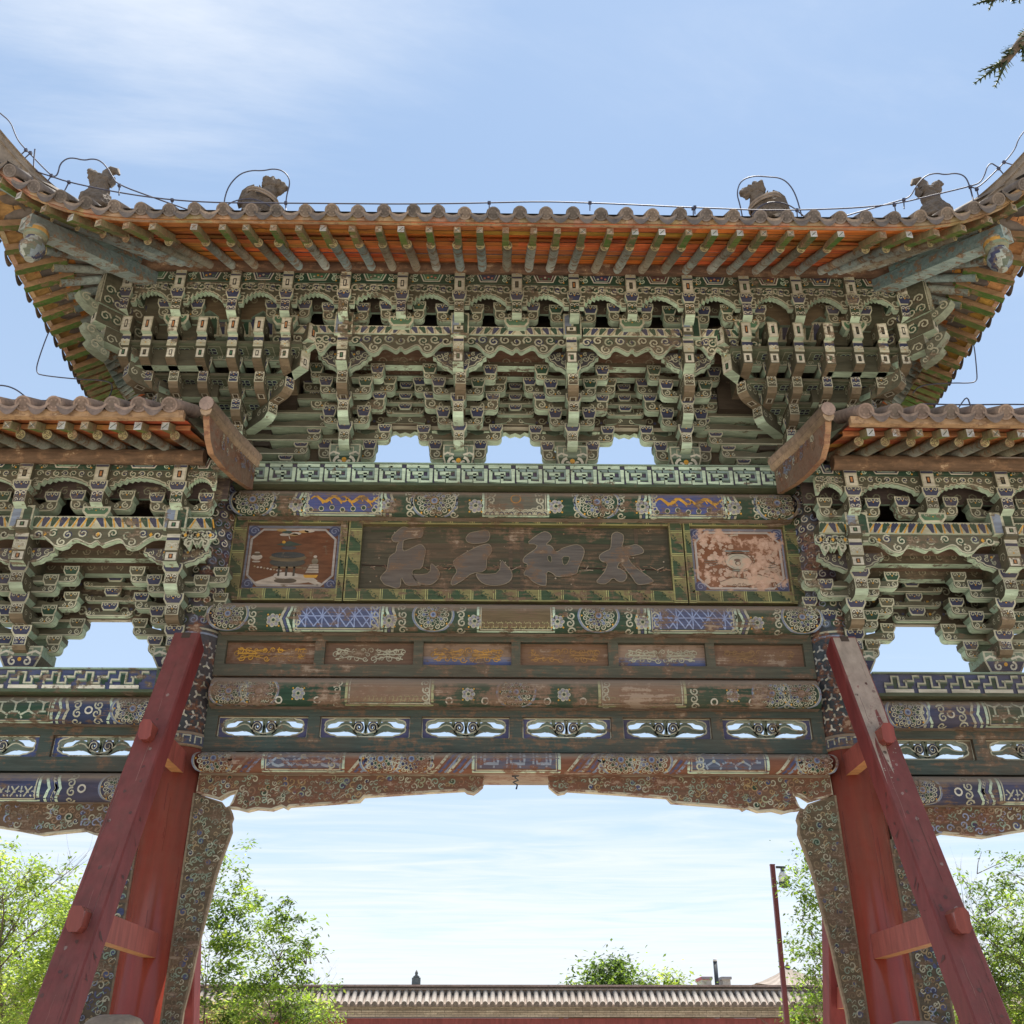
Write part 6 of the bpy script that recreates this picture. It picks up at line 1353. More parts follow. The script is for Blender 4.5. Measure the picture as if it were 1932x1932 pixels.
# ------------------------------------------------------------------ raking braces that prop the columns
def brace(name,sg,sy,label,pegs=True):
    cx=2.74*sg; a=Vector((cx,-.42,4.72)); b=Vector((cx-.02*sg,-2.72,-.02))
    if sy>0: a=Vector((2.86*sg,-.42,4.2)); b=Vector((2.92*sg,-2.6,-.02))
    root=empty(name,(b.x,b.y*(1 if sy<0 else -1),0)); tag(root,label,'brace','raking braces propping the gateway columns')
    loc=root.location
    def P(p): return Vector((p[0],p[1]*(1 if sy<0 else -1),p[2]))-loc
    t=(b-a).normalized(); n=Vector((0,t.z,-t.y)); n=n if n.y<0 else -n      # n looks outwards and up
    w=.108; d=.105
    mb=MB(); c=.012
    sec=[(-w,-d+c),(-w+c,-d),(w-c,-d),(w,-d+c),(w,d-c),(w-c,d),(-w+c,d),(-w,d-c)]
    A=[mb.add(P(a+Vector((u,0,0))+n*-v)) for u,v in sec]; ms=[]
    K=8; rings=[A]
    for k in range(1,K+1):
        q=a+(b-a)*k/K; rings.append([mb.add(P(q+Vector((u,0,0))+n*-v)) for u,v in sec])
    for r0,r1 in zip(rings[:-1],rings[1:]):
        for k in range(8): mb.fi([r0[k],r0[(k+1)%8],r1[(k+1)%8],r1[k]],(.165,.029,.030))
    mb.fi(rings[0],(.30,.22,.16)); mb.fi(rings[-1][::-1],(.2,.05,.05))
    # fork cut in the head and knots and scars on the front face
    fm=lambda u,v,e:P(a+(b-a)*v+Vector((u,0,0))+n*(d+e))
    if sy<0:
        mb.poly(fm,[(-.035,0.0),(.035,0.0),(.035,.012),(-.035,.012)],(.03,.02,.015),.003)
        random.seed(3 if sg<0 else 4)
        for k in range(30): u,v=random.uniform(-.08,.08),random.uniform(.1,.9); mb.poly(fm,[(u+.018*random.uniform(.4,1)*math.cos(q*PI/3),v+.004*random.uniform(.4,1)*math.sin(q*PI/3)) for q in range(6)],random.choice(((.07,.02,.02),(.26,.17,.15),(.08,.03,.03),(.09,.03,.03))),.002)
        if sg>0:                                                                   # dusty head of the right brace
            pts=[(-w+.014,.003),(w-.014,.003)]+[(w-.014-.19*k/10,.155+.05*math.sin(k*1.3)+.012*k) for k in range(11)]
            mb.poly(fm,pts,(.37,.30,.24),.002)
            for k in range(150): u=random.uniform(-w+.02,w-.02); v=.15+.12*random.random()**2+.05*(-u/w); mb.disc(fm,u,v,random.uniform(.002,.007),random.choice(((.33,.25,.20),(.30,.2,.17))),.0025,6,random.uniform(.0005,.0016))
        for k in range(24): u=(w if sg<0 else -w); v=random.uniform(.3,.95); mb.poly(lambda p,q,e:P(a+(b-a)*q+Vector((u+(e if u>0 else -e),0,0))+n*p),[(random.uniform(-.06,.07)+.008*math.cos(z*PI/2),v+.0035*math.sin(z*PI/2)) for z in range(4)],(.07,.02,.018),.002)
    if sy<0:
        for k in range(22):                                    # long drying splits along the grain
            u=random.uniform(-.09,.09); v=random.uniform(.05,.9); l=random.uniform(.02,.14); mb.ribbon(fm,[(u+random.uniform(-.003,.003),v+l*q/5) for q in range(6)],random.uniform(.001,.0035),random.choice(((.06,.018,.016),(.08,.025,.02),(.30,.14,.12))),.0022)
    part(mb,'timber',M_BRACE,root)
    # the two ties: octagonal peg in front, bar running back to the column
    for f in (.315,.80) if pegs else ():
        q=a+(b-a)*f
    zs=[]; b_=b; a0=Vector((-2.74,-.42,4.72)); b0=Vector((-2.72,-2.72,-.02))
    for (u,v) in ((275,1372),(150,1722)):
        r=_ray(u,v); best=min(range(2000),key=lambda k:abs(((a0+(b0-a0)*(k/2000)+n*d)-Vector(CAM)).normalized().dot(r.normalized())*-1+1) if True else 0)
        zs.append((a+(b-a)*(best/2000)).z)
    for z in zs:
        f=(z-a.z)/(b.z-a.z); q=a+(b-a)*f; fy=(q+n*d).y
        pg=MB(); pr=[(u*.8,v*.85) for u,v in [(-.058,-.055),(-.032,-.088),(.032,-.088),(.058,-.055),(.058,.055),(.032,.088),(-.032,.088),(-.058,.055)]]
        pg.prism(pr,lambda u,v,dd:P((q.x+u,dd,q.z+v)),fy-.15,fy+.05,(.22,.05,.035),(.22,.055,.04))
        part(pg,'peg',M_RED,root)
        tb=MB(); y0=q.y+.07; y1=-.15
        if y1-y0>.05:
            e=[P((q.x+u,y,q.z+v)) for y in (y0,y1) for u,v in ((-.045,-.085),(.045,-.085),(.045,.085),(-.045,.085))]
            a_=[tb.add(p) for p in e]
            for idx,cc in (((0,1,5,4),(.45,.22,.09)),((1,2,6,5),(.28,.075,.06)),((2,3,7,6),(.2,.06,.05)),((3,0,4,7),(.28,.075,.06)),((4,5,6,7),(.3,.1,.07)),((3,2,1,0),(.3,.1,.07))): tb.fi([a_[k] for k in idx],cc)  # orange underside paints in warm light bounced off the ground
            part(tb,'tie_bar',M_BRACE,root)
    return root
brace('raking_brace',-1,-1,'red timber brace leaning on the left column in front, evenly dark red with two pegs')
brace('raking_brace',1,-1,'red timber brace leaning on the right column in front, its head covered in tan dust')
brace('rear_raking_brace',-1,1,'pinkish red timber brace glimpsed behind the left column and its carved board')
brace('rear_raking_brace',1,1,'pinkish red timber brace glimpsed behind the right column and its carved board')
# ------------------------------------------------------------------ drum stones at the column feet
def drum_stone(sg,label):
    q=onY(221,1914,-.75) if sg<0 else onY(1722,1926,-.75); dz=q.z-1.815
    root=empty('drum_stone',(q.x,-.75,0)); tag(root,label,'drum stone','drum stones clasping the columns')
    mb=MB(); mb.box(-.24,.24,-.5,.45,0,.55,(.36,.29,.22)); mb.box(-.20,.20,-.42,.40,.55,.80+dz,(.33,.27,.2)); part(mb,'plinth',M_STONE,root)
    mb=MB(); mb.lathe((-.165,0,1.28+dz),[(.46,0),(.52,.03),(.535,.08),(.535,.25),(.52,.30),(.46,.33)],40,(.36,.28,.20),axis=Vector((1,0,0)))
    for s in (-1,1):
        mp=plane((.166*s,0,1.28+dz),(0,1,0),(0,0,1),(s,0,0)); mb.ring(mp,0,0,.36,.04,(.42,.35,.27),.004,30); mb.ring(mp,0,0,.2,.05,(.42,.35,.27),.004,24); mb.disc(mp,0,0,.08,(.40,.33,.25),.004,14)
        for k in range(10): mb.curl(mp,.28*math.cos(k*PI/5),.28*math.sin(k*PI/5),.055,(.42,.35,.27),.02,rot=k,e=.005)
    part(mb,'drum',M_STONE,root)
    return root
drum_stone(-1,'round-topped tan drum stone at the foot of the left red column'); drum_stone(1,'round-topped tan drum stone at the foot of the right red column')
# ------------------------------------------------------------------ roof beasts
def blob(mb,o,rx,ry,rz,col,M=None,nu=14,nv=9,bump=0):
    o=Vector(o); M=M or Matrix.Identity(3); rows=[]
    for j in range(nv+1):
        t=PI*j/nv; row=[]
        for i in range(nu):
            p=2*PI*i/nu; k=1+bump*(random.random()-.5); row.append(mb.add(o+M@Vector((rx*math.sin(t)*math.cos(p)*k,ry*math.sin(t)*math.sin(p)*k,rz*math.cos(t)*k))))
        rows.append(row)
    for j in range(nv):
        for i in range(nu): mb.fi([rows[j][i],rows[j+1][i],rows[j+1][(i+1)%nu],rows[j][(i+1)%nu]],col,True)
STN=(.20,.165,.135); STD=(.105,.09,.08)
def remesh(o,vox):
    m=o.modifiers.new('join','REMESH'); m.mode='VOXEL'; m.voxel_size=vox; m.use_smooth_shade=False
    t=bpy.data.textures.new('erosion','CLOUDS'); t.noise_scale=.05; d=o.modifiers.new('erosion','DISPLACE'); d.texture=t; d.strength=.045; d.mid_level=.5; d.texture_coords='GLOBAL'
def crouching_beast(x,y,z,face,label,S=1.0):
    """maned beast sitting on the ridge end with a raised tail stump; face = +1 looks towards +X"""
    root=empty('roof_beast',(x,y,z)); tag(root,label,'roof beast','guardian beasts on the roof ridges'); f=face*S; random.seed(9)
    b=MB(); blob(b,(-.02*f,0,.10*S),.155*S,.12*S,.14*S,STN,bump=.06); blob(b,(-.06*f,0,.22*S),.15*S,.11*S,.11*S,STN,bump=.06); blob(b,(.07*f,0,.20*S),.10*S,.10*S,.14*S,STN,bump=.06)
    b.tube([(.04*f,0,.22*S),(.09*f,0,.32*S),(.11*f,0,.40*S)],[.10*S,.085*S,.075*S],10,STN)
    for k in (-1,1): b.tube([(.10*f,.06*k*S,.16*S),(.14*f,.065*k*S,.06*S),(.15*f,.065*k*S,-.06*S)],[.05*S,.04*S,.045*S],8,STN)
    o=part(b,'body',M_BEAST,root); remesh(o,.018)
    h=MB(); blob(h,(.13*f,0,.44*S),.085*S,.075*S,.075*S,STD,bump=.08); h.tube([(.15*f,0,.435*S),(.22*f,0,.43*S),(.255*f,0,.40*S)],[.06*S,.05*S,.035*S],9,STD); h.tube([(.15*f,0,.40*S),(.20*f,0,.365*S),(.225*f,0,.345*S)],[.05*S,.035*S,.025*S],8,STD)
    for k in (-1,1): blob(h,(.17*f,.055*k*S,.475*S),.022*S,.02*S,.02*S,STD,nu=8,nv=6)
    o=part(h,'head',M_BEAST,root); remesh(o,.012)
    m=MB()
    for k in range(16):
        a=.2+2.3*k/15; p=Vector((.12*f-math.cos(a)*-.0,0,.44*S)); q=p+Vector((-.10*f*math.sin(a)*1.0+.03*f*math.cos(a),random.uniform(-.06,.06)*S,.10*S*math.cos(a*.8)))
        m.tube([p+Vector((0,random.uniform(-.04,.04),0)),q,q+Vector((-.01*f,0,.025*S))],[.035*S,.03*S,.012*S],7,STD)
    o=part(m,'mane',M_BEAST,root); remesh(o,.012)
    t=MB(); t.prism([(-.22*f,.16*S),(-.19*f,.34*S),(-.14*f,.40*S),(-.075*f,.43*S),(-.065*f,.34*S),(-.06*f,.25*S)],lambda a,c,d:(a,d,c),-.04*S,.04*S,STN,STN); part(t,'tail',M_BEAST,root)
    sp=MB()
    for k in range(9):
        a=k/8; q=Vector((-.13*f+.19*f*a,0,(.30+.10*math.sin(a*2.6))*S)); sp.tube([q,q+Vector((-.02*f,random.uniform(-.02,.02),.05*S))],[.022*S,.003],5,STD)
    part(sp,'spines',M_BEAST,root)
    c=MB()
    P=[(.02*f+.165*S*math.cos(a)*1.0,.13*S*math.sin(a),.275*S-.06*f/S*math.cos(a)) for a in [2*PI*k/24 for k in range(25)]]
    c.tube(P,.016*S,7,(.26,.21,.17)); c.tube([(p[0],p[1]*1.02,p[2]-.035*S) for p in P],.013*S,7,(.26,.21,.17)); part(c,'rope_collar',M_STONE,root)
    return root
def rearing_beast(x,y,z,face,label,S=1.0):
    """open-jawed beast head on a long neck with a curled horn; jaw opens towards face"""
    root=empty('roof_beast',(x,y,z)); tag(root,label,'roof beast','guardian beasts on the roof ridges'); f=face*S; random.seed(12)
    b=MB(); b.tube([(.06*-f,0,-.08*S),(-.03*f,0,.05*S),(.0*f,0,.16*S),(-.02*f,0,.25*S),(-.015*f,0,.31*S)],[.16*S,.14*S,.10*S,.085*S,.08*S],12,STN); blob(b,(.03*f,0,.08*S),.13*S,.11*S,.11*S,STN,bump=.07)
    o=part(b,'neck',M_BEAST,root); remesh(o,.016)
    h=MB(); blob(h,(-.03*f,0,.33*S),.085*S,.075*S,.075*S,STN,bump=.06); h.tube([(.0,0,.35*S),(.07*f,0,.41*S),(.125*f,0,.475*S)],[.055*S,.045*S,.035*S],8,STN); h.tube([(.02*f,0,.30*S),(.07*f,0,.335*S),(.11*f,0,.40*S)],[.05*S,.035*S,.02*S],8,STD)
    o=part(h,'head',M_BEAST,root); remesh(o,.012)
    t=MB(); t.tube([(-.05*f,0,.38*S),(-.05*f,0,.44*S),(-.085*f,0,.485*S),(-.135*f,0,.475*S),(-.165*f,0,.43*S)],[.05*S,.05*S,.045*S,.032*S,.012*S],9,STD); t.tube([(-.09*f,0,.30*S),(-.125*f,0,.33*S),(-.12*f,0,.39*S)],[.04*S,.03*S,.015*S],8,STD); part(t,'horn',M_BEAST,root)
    return root
LB=[onY(486,408,-1.5),onY(1452,418,-1.5)]
crouching_beast(LB[0].x,-1.5,LB[0].z-.02,1,'grey stone maned beast facing right above the left of the eave',.9)
crouching_beast(LB[1].x,-1.5,LB[1].z-.02,-1,'grey stone maned beast facing left above the right of the eave',.9)
LB=[onY(176,392,-1.5),onY(1768,412,-1.5)]
rearing_beast(LB[0].x,-1.5,LB[0].z+.0,-1,'grey stone open-jawed beast with curled horn on the left hip ridge',.98)
rearing_beast(LB[1].x,-1.5,LB[1].z+.0,1,'grey stone open-jawed beast with curled horn on the right hip ridge',.98)
# ------------------------------------------------------------------ lightning wires along the roofs
def sm(P,it=2):
    P=[Vector(p) for p in P]
    for _ in range(it):
        Q=[P[0]]
        for a,b in zip(P[:-1],P[1:]): Q+= [a*.75+b*.25,a*.25+b*.75]
        P=Q+[P[-1]]
    return P
def V(L,Y): return [onY(a,b,Y) for a,b in L]
lc=tag(empty('lightning_conductor',(0,-2.05,8.1)),'thin dark lightning wire on short standoffs along the whole upper eave','wire')
def wire(name,P,parent,r=.0062,it=2):
    mb=MB(); o=parent.location; mb.tube([p-o for p in sm(P,it)],r,6,(.06,.06,.10)); me=mb.obj(name,M_WIRE,parent); return me
main=V([(-40,300),(28,375),(60,356),(66,350),(74,365),(72,405),(80,414),(112,418),(170,430),(225,356+70),(262,392-8),(340,386),(436,390)],-2.05)
k=1/2.1467*.7247
def c1(L,Y): return V([(x*.3376,181.2+y*.3376) for x,y in L],Y)
def c3(L,Y): return V([((1766+x/2.1467)*.7247,181.2+y*.3376) for x,y in L],Y)
wire('wire',c1([(0,95),(60,145),(85,215),(105,255),(150,305),(285,445),(310,450),(325,430),(335,380),(370,350),(410,345),(470,360),(515,350),(560,360),(600,400),(630,455),(660,495),(850,565),(1070,642)],-1.95),lc)
wire('wire',c1([(110,335),(145,305),(195,297),(185,400),(210,425),(290,450),(385,482),(660,540),(960,582),(1240,597),(1550,598),(1932,601)],-2.0)[2:]+V([(760,385),(892,383.5),(1020,380),(1115,383),(1190,386),(1270,390)],-2.0)+c3([(0,620),(260,630),(500,640),(940,630),(1210,605),(1400,560),(1630,505),(1700,480),(1735,365),(1790,400)],-2.0),lc)
wire('wire',c3([(755,722),(1010,648),(1260,578),(1300,560),(1330,500),(1380,445),(1440,430),(1490,440),(1550,430),(1600,445),(1625,490),(1650,588)],-1.95),lc)
wire('wire',c3([(1630,505),(1670,520),(1790,405),(1880,305),(1900,240),(1935,195)],-1.95),lc)
wire('loop',c1([(1245,645),(1265,520),(1330,440),(1400,415),(1470,418),(1530,405),(1590,420),(1625,475),(1600,560),(1597,630)],-1.6),lc)
wire('loop',c1([(1250,635),(1290,590),(1390,570),(1470,590),(1545,640)],-1.62),lc)
wire('loop',c3([(358,675),(345,610),(325,540),(350,470),(425,445),(500,452),(560,455),(610,480),(655,545),(690,670)],-1.6),lc)
wire('loop',c3([(410,665),(460,610),(530,588),(620,605),(700,670)],-1.62),lc)
for L,f in (([(110,335),(145,302)],c1),([(125,360),(170,318)],c1),([(265,478),(287,445)],c1),([(350,552),(385,482)],c1),([(665,555),(667,500)],c1),([(960,640),(962,582)],c1),([(1597,640),(1597,598)],c1),([(93,660),(92,622)],c3),([(665,680),(663,638)],c3),([(1220,678),(1208,608)],c3),([(1262,630),(1260,580)],c3),([(1650,588),(1632,508)],c3),([(1678,565),(1668,522)],c3),([(1828,448),(1790,405)],c3),([(1880,388),(1820,370)],c3)):
    P=f(L,-2.0); mb=MB(); o=lc.location; mb.tube([p-o for p in P],.0055,6,(.07,.06,.08)); mb.box(P[1].x-o.x-.012,P[1].x-o.x+.012,P[1].y-o.y-.012,P[1].y-o.y+.012,P[1].z-o.z-.012,P[1].z-o.z+.012,(.10,.05,.04)); mb.obj('standoff',M_WIRE,lc)
for (x,y) in ((728,388),(923,383),(1113,383),(1308,394)):
    p=onY(x,y,-2.0); q=onY(x,y+14,-2.0); mb=MB(); o=lc.location; mb.tube([p-o,q-o],.0055,6,(.07,.06,.08)); mb.box(p.x-o.x-.014,p.x-o.x+.014,-.012+p.y-o.y,.012+p.y-o.y,p.z-o.z-.008,p.z-o.z+.012,(.10,.05,.04)); mb.obj('standoff',M_WIRE,lc)
for nm,P,lab in (('hooked_wire',c1([(285,1310),(270,1318),(205,1500),(205,1545),(225,1560),(420,1582),(620,1590),(630,1640),(600,1700)],-.1),'thin bent wire hanging off the left flank of the upper roof'),
    ('hooked_wire',c3([(1640,1365),(1655,1400),(1670,1560),(1668,1590),(1640,1605),(1520,1603),(1350,1615),(1310,1660)],-.1),'thin bent wire hanging off the right flank of the upper roof')):
    e=tag(empty(nm,P[0]),lab,'wire'); wire('wire',P,e,.006,2)
e=tag(empty('roof_wire',(-4,-1.2,6.8)),'thin lightning wire with a rising arc over the left side roof','wire')
wire('wire',c1([(-30,1692),(60,1699),(250,1702),(470,1706)],-1.25),e); wire('wire',c1([(-20,1615),(40,1620),(90,1640),(130,1670),(155,1692)],-1.25),e)
e=tag(empty('roof_wire',(4,-1.2,6.8)),'thin lightning wire with a pointed kink over the right side roof','wire')
wire('wire',c3([(1360,1720),(1575,1726),(1825,1723),(1960,1724)],-1.25),e); wire('wire',c3([(1540,1785),(1575,1728),(1608,1683),(1625,1700),(1642,1782)],-1.25),e,it=1)
for (x,) in ((1825,),): wire('standoff',c3([(1825,1723),(1837,1790)],-1.25),e)
# small iron hook under the lintel
P=onY(973,1464,-.12); hk=tag(empty('iron_hook',P),'small bent iron hook hanging from the middle of the lintel','hook'); mb=MB()
q=[onY(x,y,-.12)-P for x,y in ((972,1462),(972,1468),(978,1472),(968,1476),(976,1481),(974,1489))]
mb.tube(q,.008,6,(.03,.03,.03)); mb.tube([onY(966,1464,-.12)-P,onY(979,1463,-.12)-P],.010,6,(.03,.03,.03)); mb.obj('hook_iron',M_DARK,hk)
# ------------------------------------------------------------------ ground
def ground():
    mb=MB(); mb.face([(-900,-900,0),(900,-900,0),(900,900,0),(-900,900,0)],(.4,.37,.32)); m=bpy.data.materials.new('stone_paving'); m.use_nodes=True; nt=m.node_tree; N=nt.nodes; L=nt.links; b=N['Principled BSDF']
    g=N.new('ShaderNodeNewGeometry'); br=N.new('ShaderNodeTexBrick'); br.inputs['Scale'].default_value=1.4; br.inputs['Color1'].default_value=(.66,.58,.47,1); br.inputs['Color2'].default_value=(.59,.51,.41,1); br.inputs['Mortar'].default_value=(.3,.27,.22,1); br.inputs['Mortar Size'].default_value=.012
    L.new(g.outputs['Position'],br.inputs['Vector']); n=N.new('ShaderNodeTexNoise'); n.inputs['Scale'].default_value=.8; n.inputs['Detail'].default_value=6; L.new(g.outputs['Position'],n.inputs['Vector'])
    mx=N.new('ShaderNodeMix'); mx.data_type='RGBA'; mx.blend_type='MULTIPLY'; mx.inputs['Factor'].default_value=.35; L.new(br.outputs['Color'],mx.inputs[6]); L.new(n.outputs['Color'],mx.inputs[7]); L.new(mx.outputs[2],b.inputs['Base Color']); b.inputs['Roughness'].default_value=.85
    o=mb.obj('ground',m); o['kind']='structure'
ground()
# ------------------------------------------------------------------ boundary wall
YW=24.5
def boundary_wall():
    D=YW; z=lambda v:hz(v,D)
    zr,ze,zc,zt=z(1919),z(1898),z(1884),z(1857)
    root=tag(empty('boundary_wall',(0,D,0)),'long red wall with grey brick band and tiled coping behind the gateway','wall')
    mb=MB(); mb.box(-60,60,.15,.65,0,zr-.02,(.20,.05,.045)); mb.obj('wall_face',M_BRACE,root)
    # brick band under the eaves
    bm=MB(); n=0; rows=5; h=(ze-zr)/rows
    for r in range(rows):
        x=-30+(.2 if r%2 else 0)
        out=.0 if r<2 else (.06 if r==2 else .02)
        while x<30:
            c=random.uniform(.8,1.12); bm.box(x+.006,x+.394,-out,.6,zr+r*h+.005,zr+(r+1)*h-.004,(.40*c,.34*c,.26*c)); x+=.4
    bm.box(-60,60,.03,.62,zr,ze,(.2,.17,.13)); bm.obj('brick_band',M_STONE,root)
    cp=MB(); cp.face([(-60,-.28,ze+.02),(60,-.28,ze+.02),(60,.25,zc+.16),(-60,.25,zc+.16)],(.15,.12,.105)); cp.face([(-60,-.28,ze-.03),(60,-.28,ze-.03),(60,-.28,ze+.02),(-60,-.28,ze+.02)],(.2,.16,.13)); cp.face([(-60,.3,ze-.03),(60,.3,ze-.03),(60,-.28,ze-.03),(-60,-.28,ze-.03)],(.14,.12,.10))
    zq=zc+.14
    cp.box(-60,60,.2,.6,zq,zq+(zt-zq)*.42,(.20,.165,.14)); cp.box(-60,60,.14,.66,zq+(zt-zq)*.42,zq+(zt-zq)*.55,(.26,.21,.18)); cp.box(-60,60,.24,.56,zq+(zt-zq)*.55,zt-.05,(.15,.12,.105)); cp.box(-60,60,.16,.64,zt-.05,zt,(.34,.25,.22)); cp.obj('coping',M_TILE,root)
    tl=MB(); p=.212
    for k in range(-70,71):
        x=k*p; c=random.uniform(.85,1.1); a=Vector((x,-.33,ze+.045)); b=Vector((x,.25,zc+.20)); tl.tube([a,b],.075,8,(.27*c,.25*c,.23*c),cap=(.12,.105,.095))
        tl.tube([(x+p/2,-.31,ze-.005),(x+p/2,.1,zc+.06)],.045,6,(.22,.18,.16))
    o=tl.obj('coping_tiles',M_STONE,root); return root
boundary_wall()
# ------------------------------------------------------------------ security camera pole
def camera_pole():
    Y=8.0; P=onY(1457,1632,Y); root=tag(empty('camera_pole',(P.x,Y,0)),'maroon steel pole with a white dome security camera at its top','camera pole'); t=P.z
    mb=MB(); mb.box(-.033,.033,-.033,.033,0,t,(.13,.03,.035)); mb.box(-.037,.037,-.037,.037,t,t+.01,(.10,.03,.03)); mb.obj('pole',M_MAROON,root)
    mb=MB(); mb.box(.055,.20,-.02,.02,t-.045,t-.015,(.1,.1,.1)); mb.box(.13,.17,-.04,.04,t-.12,t-.02,(.55,.55,.55)); mb.obj('bracket',M_DARK,root)
    mb=MB(); mb.lathe((.155,0,t-.34),[(.01,0),(.05,.012),(.075,.05),(.08,.09)],16,(.3,.3,.3)); mb.obj('lens_dome',M_DARK,root)
    mb=MB(); mb.lathe((.155,0,t-.25),[(.075,0),(.078,.06),(.066,.12),(.045,.15),(.03,.16)],16,(.8,.8,.8)); mb.obj('housing',M_WHITE,root); root.rotation_euler=(0,R(1.3),0); root.location.x-=t*math.sin(R(1.3))
camera_pole()
# ------------------------------------------------------------------ things beyond the wall
def far_things():
    Y=45; q=onY(785,1857,Y); root=tag(empty('roof_finial',(q.x,Y,q.z-1)),'small dark roof finial rising just above the boundary wall left of centre','finial')
    base=MB(); base.box(-.9,.9,-.3,.3,-.2,.90,(.10,.11,.11)); base.obj('ridge',M_TILE,root); s=MB(); s.box(-.20,.20,-.15,.15,.9,1.28,(.10,.12,.13)); s.lathe((0,0,1.28),[(.14,0),(.16,.05),(.06,.12),(.08,.2),(.02,.34)],10,(.08,.10,.11)); s.obj('finial_stem',M_TILE,root)
    q=onY(1352,1848,Y); root=tag(empty('metal_chimney',(q.x,Y,q.z-1.2)),'thin dark metal chimney pipe standing beyond the boundary wall','chimney')
    s=MB(); s.lathe((0,0,0),[(.10,0),(.10,2.0)],12,(.06,.06,.07)); s.obj('pipe',M_DARK,root); s=MB(); s.lathe((0,0,2.0),[(.11,0),(.11,.1),(.03,.12)],12,(.6,.6,.6)); s.obj('cap',M_WHITE,root)
    for (x0,x1,lab,col) in ((1325,1342,'low pale roof with a red edge beyond the wall beside the trees',(.45,.12,.16)),(1363,1378,'low pale rooftop box beyond the wall right of the chimney pipe',(.55,.55,.55))):
        a=onY(x0,1848,Y); b=onY(x1,1848,Y); root=tag(empty('far_rooftop',(a.x,Y,a.z-2)),lab,'building'); w=b.x-a.x
        s=MB(); s.box(0,w,0,1.5,-1.5,2.0,(.5,.48,.45)); s.obj('wall',M_STONE,root); s=MB(); s.box(-.05,w+.05,-.1,1.6,2.0,2.12,col); s.box(-.05,w+.05,-.11,-.1,2.02,2.1,(.3,.3,.33)); s.obj('roof',M_STONE,root)
    a=onY(1487,1835,40); root=tag(empty('far_pavilion',(a.x,40,a.z-3)),'grey tiled pavilion roof beyond the wall at the right','building')
    s=MB(); s.box(-1.3,1.3,-1.3,1.3,-1.2,2.3,(.25,.08,.06)); s.obj('wall',M_BRACE,root)
    s=MB(); n=20
    for sd in range(4):
        s.T=Matrix.Rotation(sd*PI/2,4,'Z')
        for k in range(n):
            u0,u1=-1.9+3.8*k/n,-1.9+3.8*(k+1)/n; c=(.34,.29,.26) if k%2 else (.22,.19,.17); f=lambda u,v:(u*(1-v),-1.9*(1-v),2.35+.85*v-.18*4*v*(1-v)*.6+.12*(abs(u)/1.9)**3*(1-v))
            for q in range(4): s.face([f(u0,q/4),f(u1,q/4),f(u1,(q+1)/4),f(u0,(q+1)/4)],c)
    s.T=None; s.lathe((0,0,3.15),[(.1,0),(.14,.08),(.05,.18),(.02,.3)],8,(.2,.17,.15)); s.obj('roof',M_TILE,root)
far_things()
# ------------------------------------------------------------------ trees
def leaf_mat(name,c1,c2,trans=.5):
    m=bpy.data.materials.new(name); m.use_nodes=True; nt=m.node_tree; N=nt.nodes; L=nt.links; b=N['Principled BSDF']
    at=N.new('ShaderNodeAttribute'); at.attribute_name='col'; b.inputs['Roughness'].default_value=.5; b.inputs['Specular IOR Level'].default_value=.35
    L.new(at.outputs['Color'],b.inputs['Base Color']); tr=N.new('ShaderNodeBsdfTranslucent'); hs=N.new('ShaderNodeHueSaturation'); hs.inputs['Value'].default_value=2.6; hs.inputs['Saturation'].default_value=1.1; hs.inputs['Hue'].default_value=.48; L.new(at.outputs['Color'],hs.inputs['Color']); L.new(hs.outputs[0],tr.inputs['Color'])
    mx=N.new('ShaderNodeMixShader'); mx.inputs[0].default_value=trans; L.new(b.outputs[0],mx.inputs[1]); L.new(tr.outputs[0],mx.inputs[2]); L.new(mx.outputs[0],N['Material Output'].inputs[0]); return m
M_LEAF=leaf_mat('leaves',0,0); M_BARK=paint('bark',wear=.3,wearcol=(.10,.075,.055),wear2=(.2,.16,.12),dust=0,rough=.9,bump=.6,grain=(10,10,3),wscale=12)
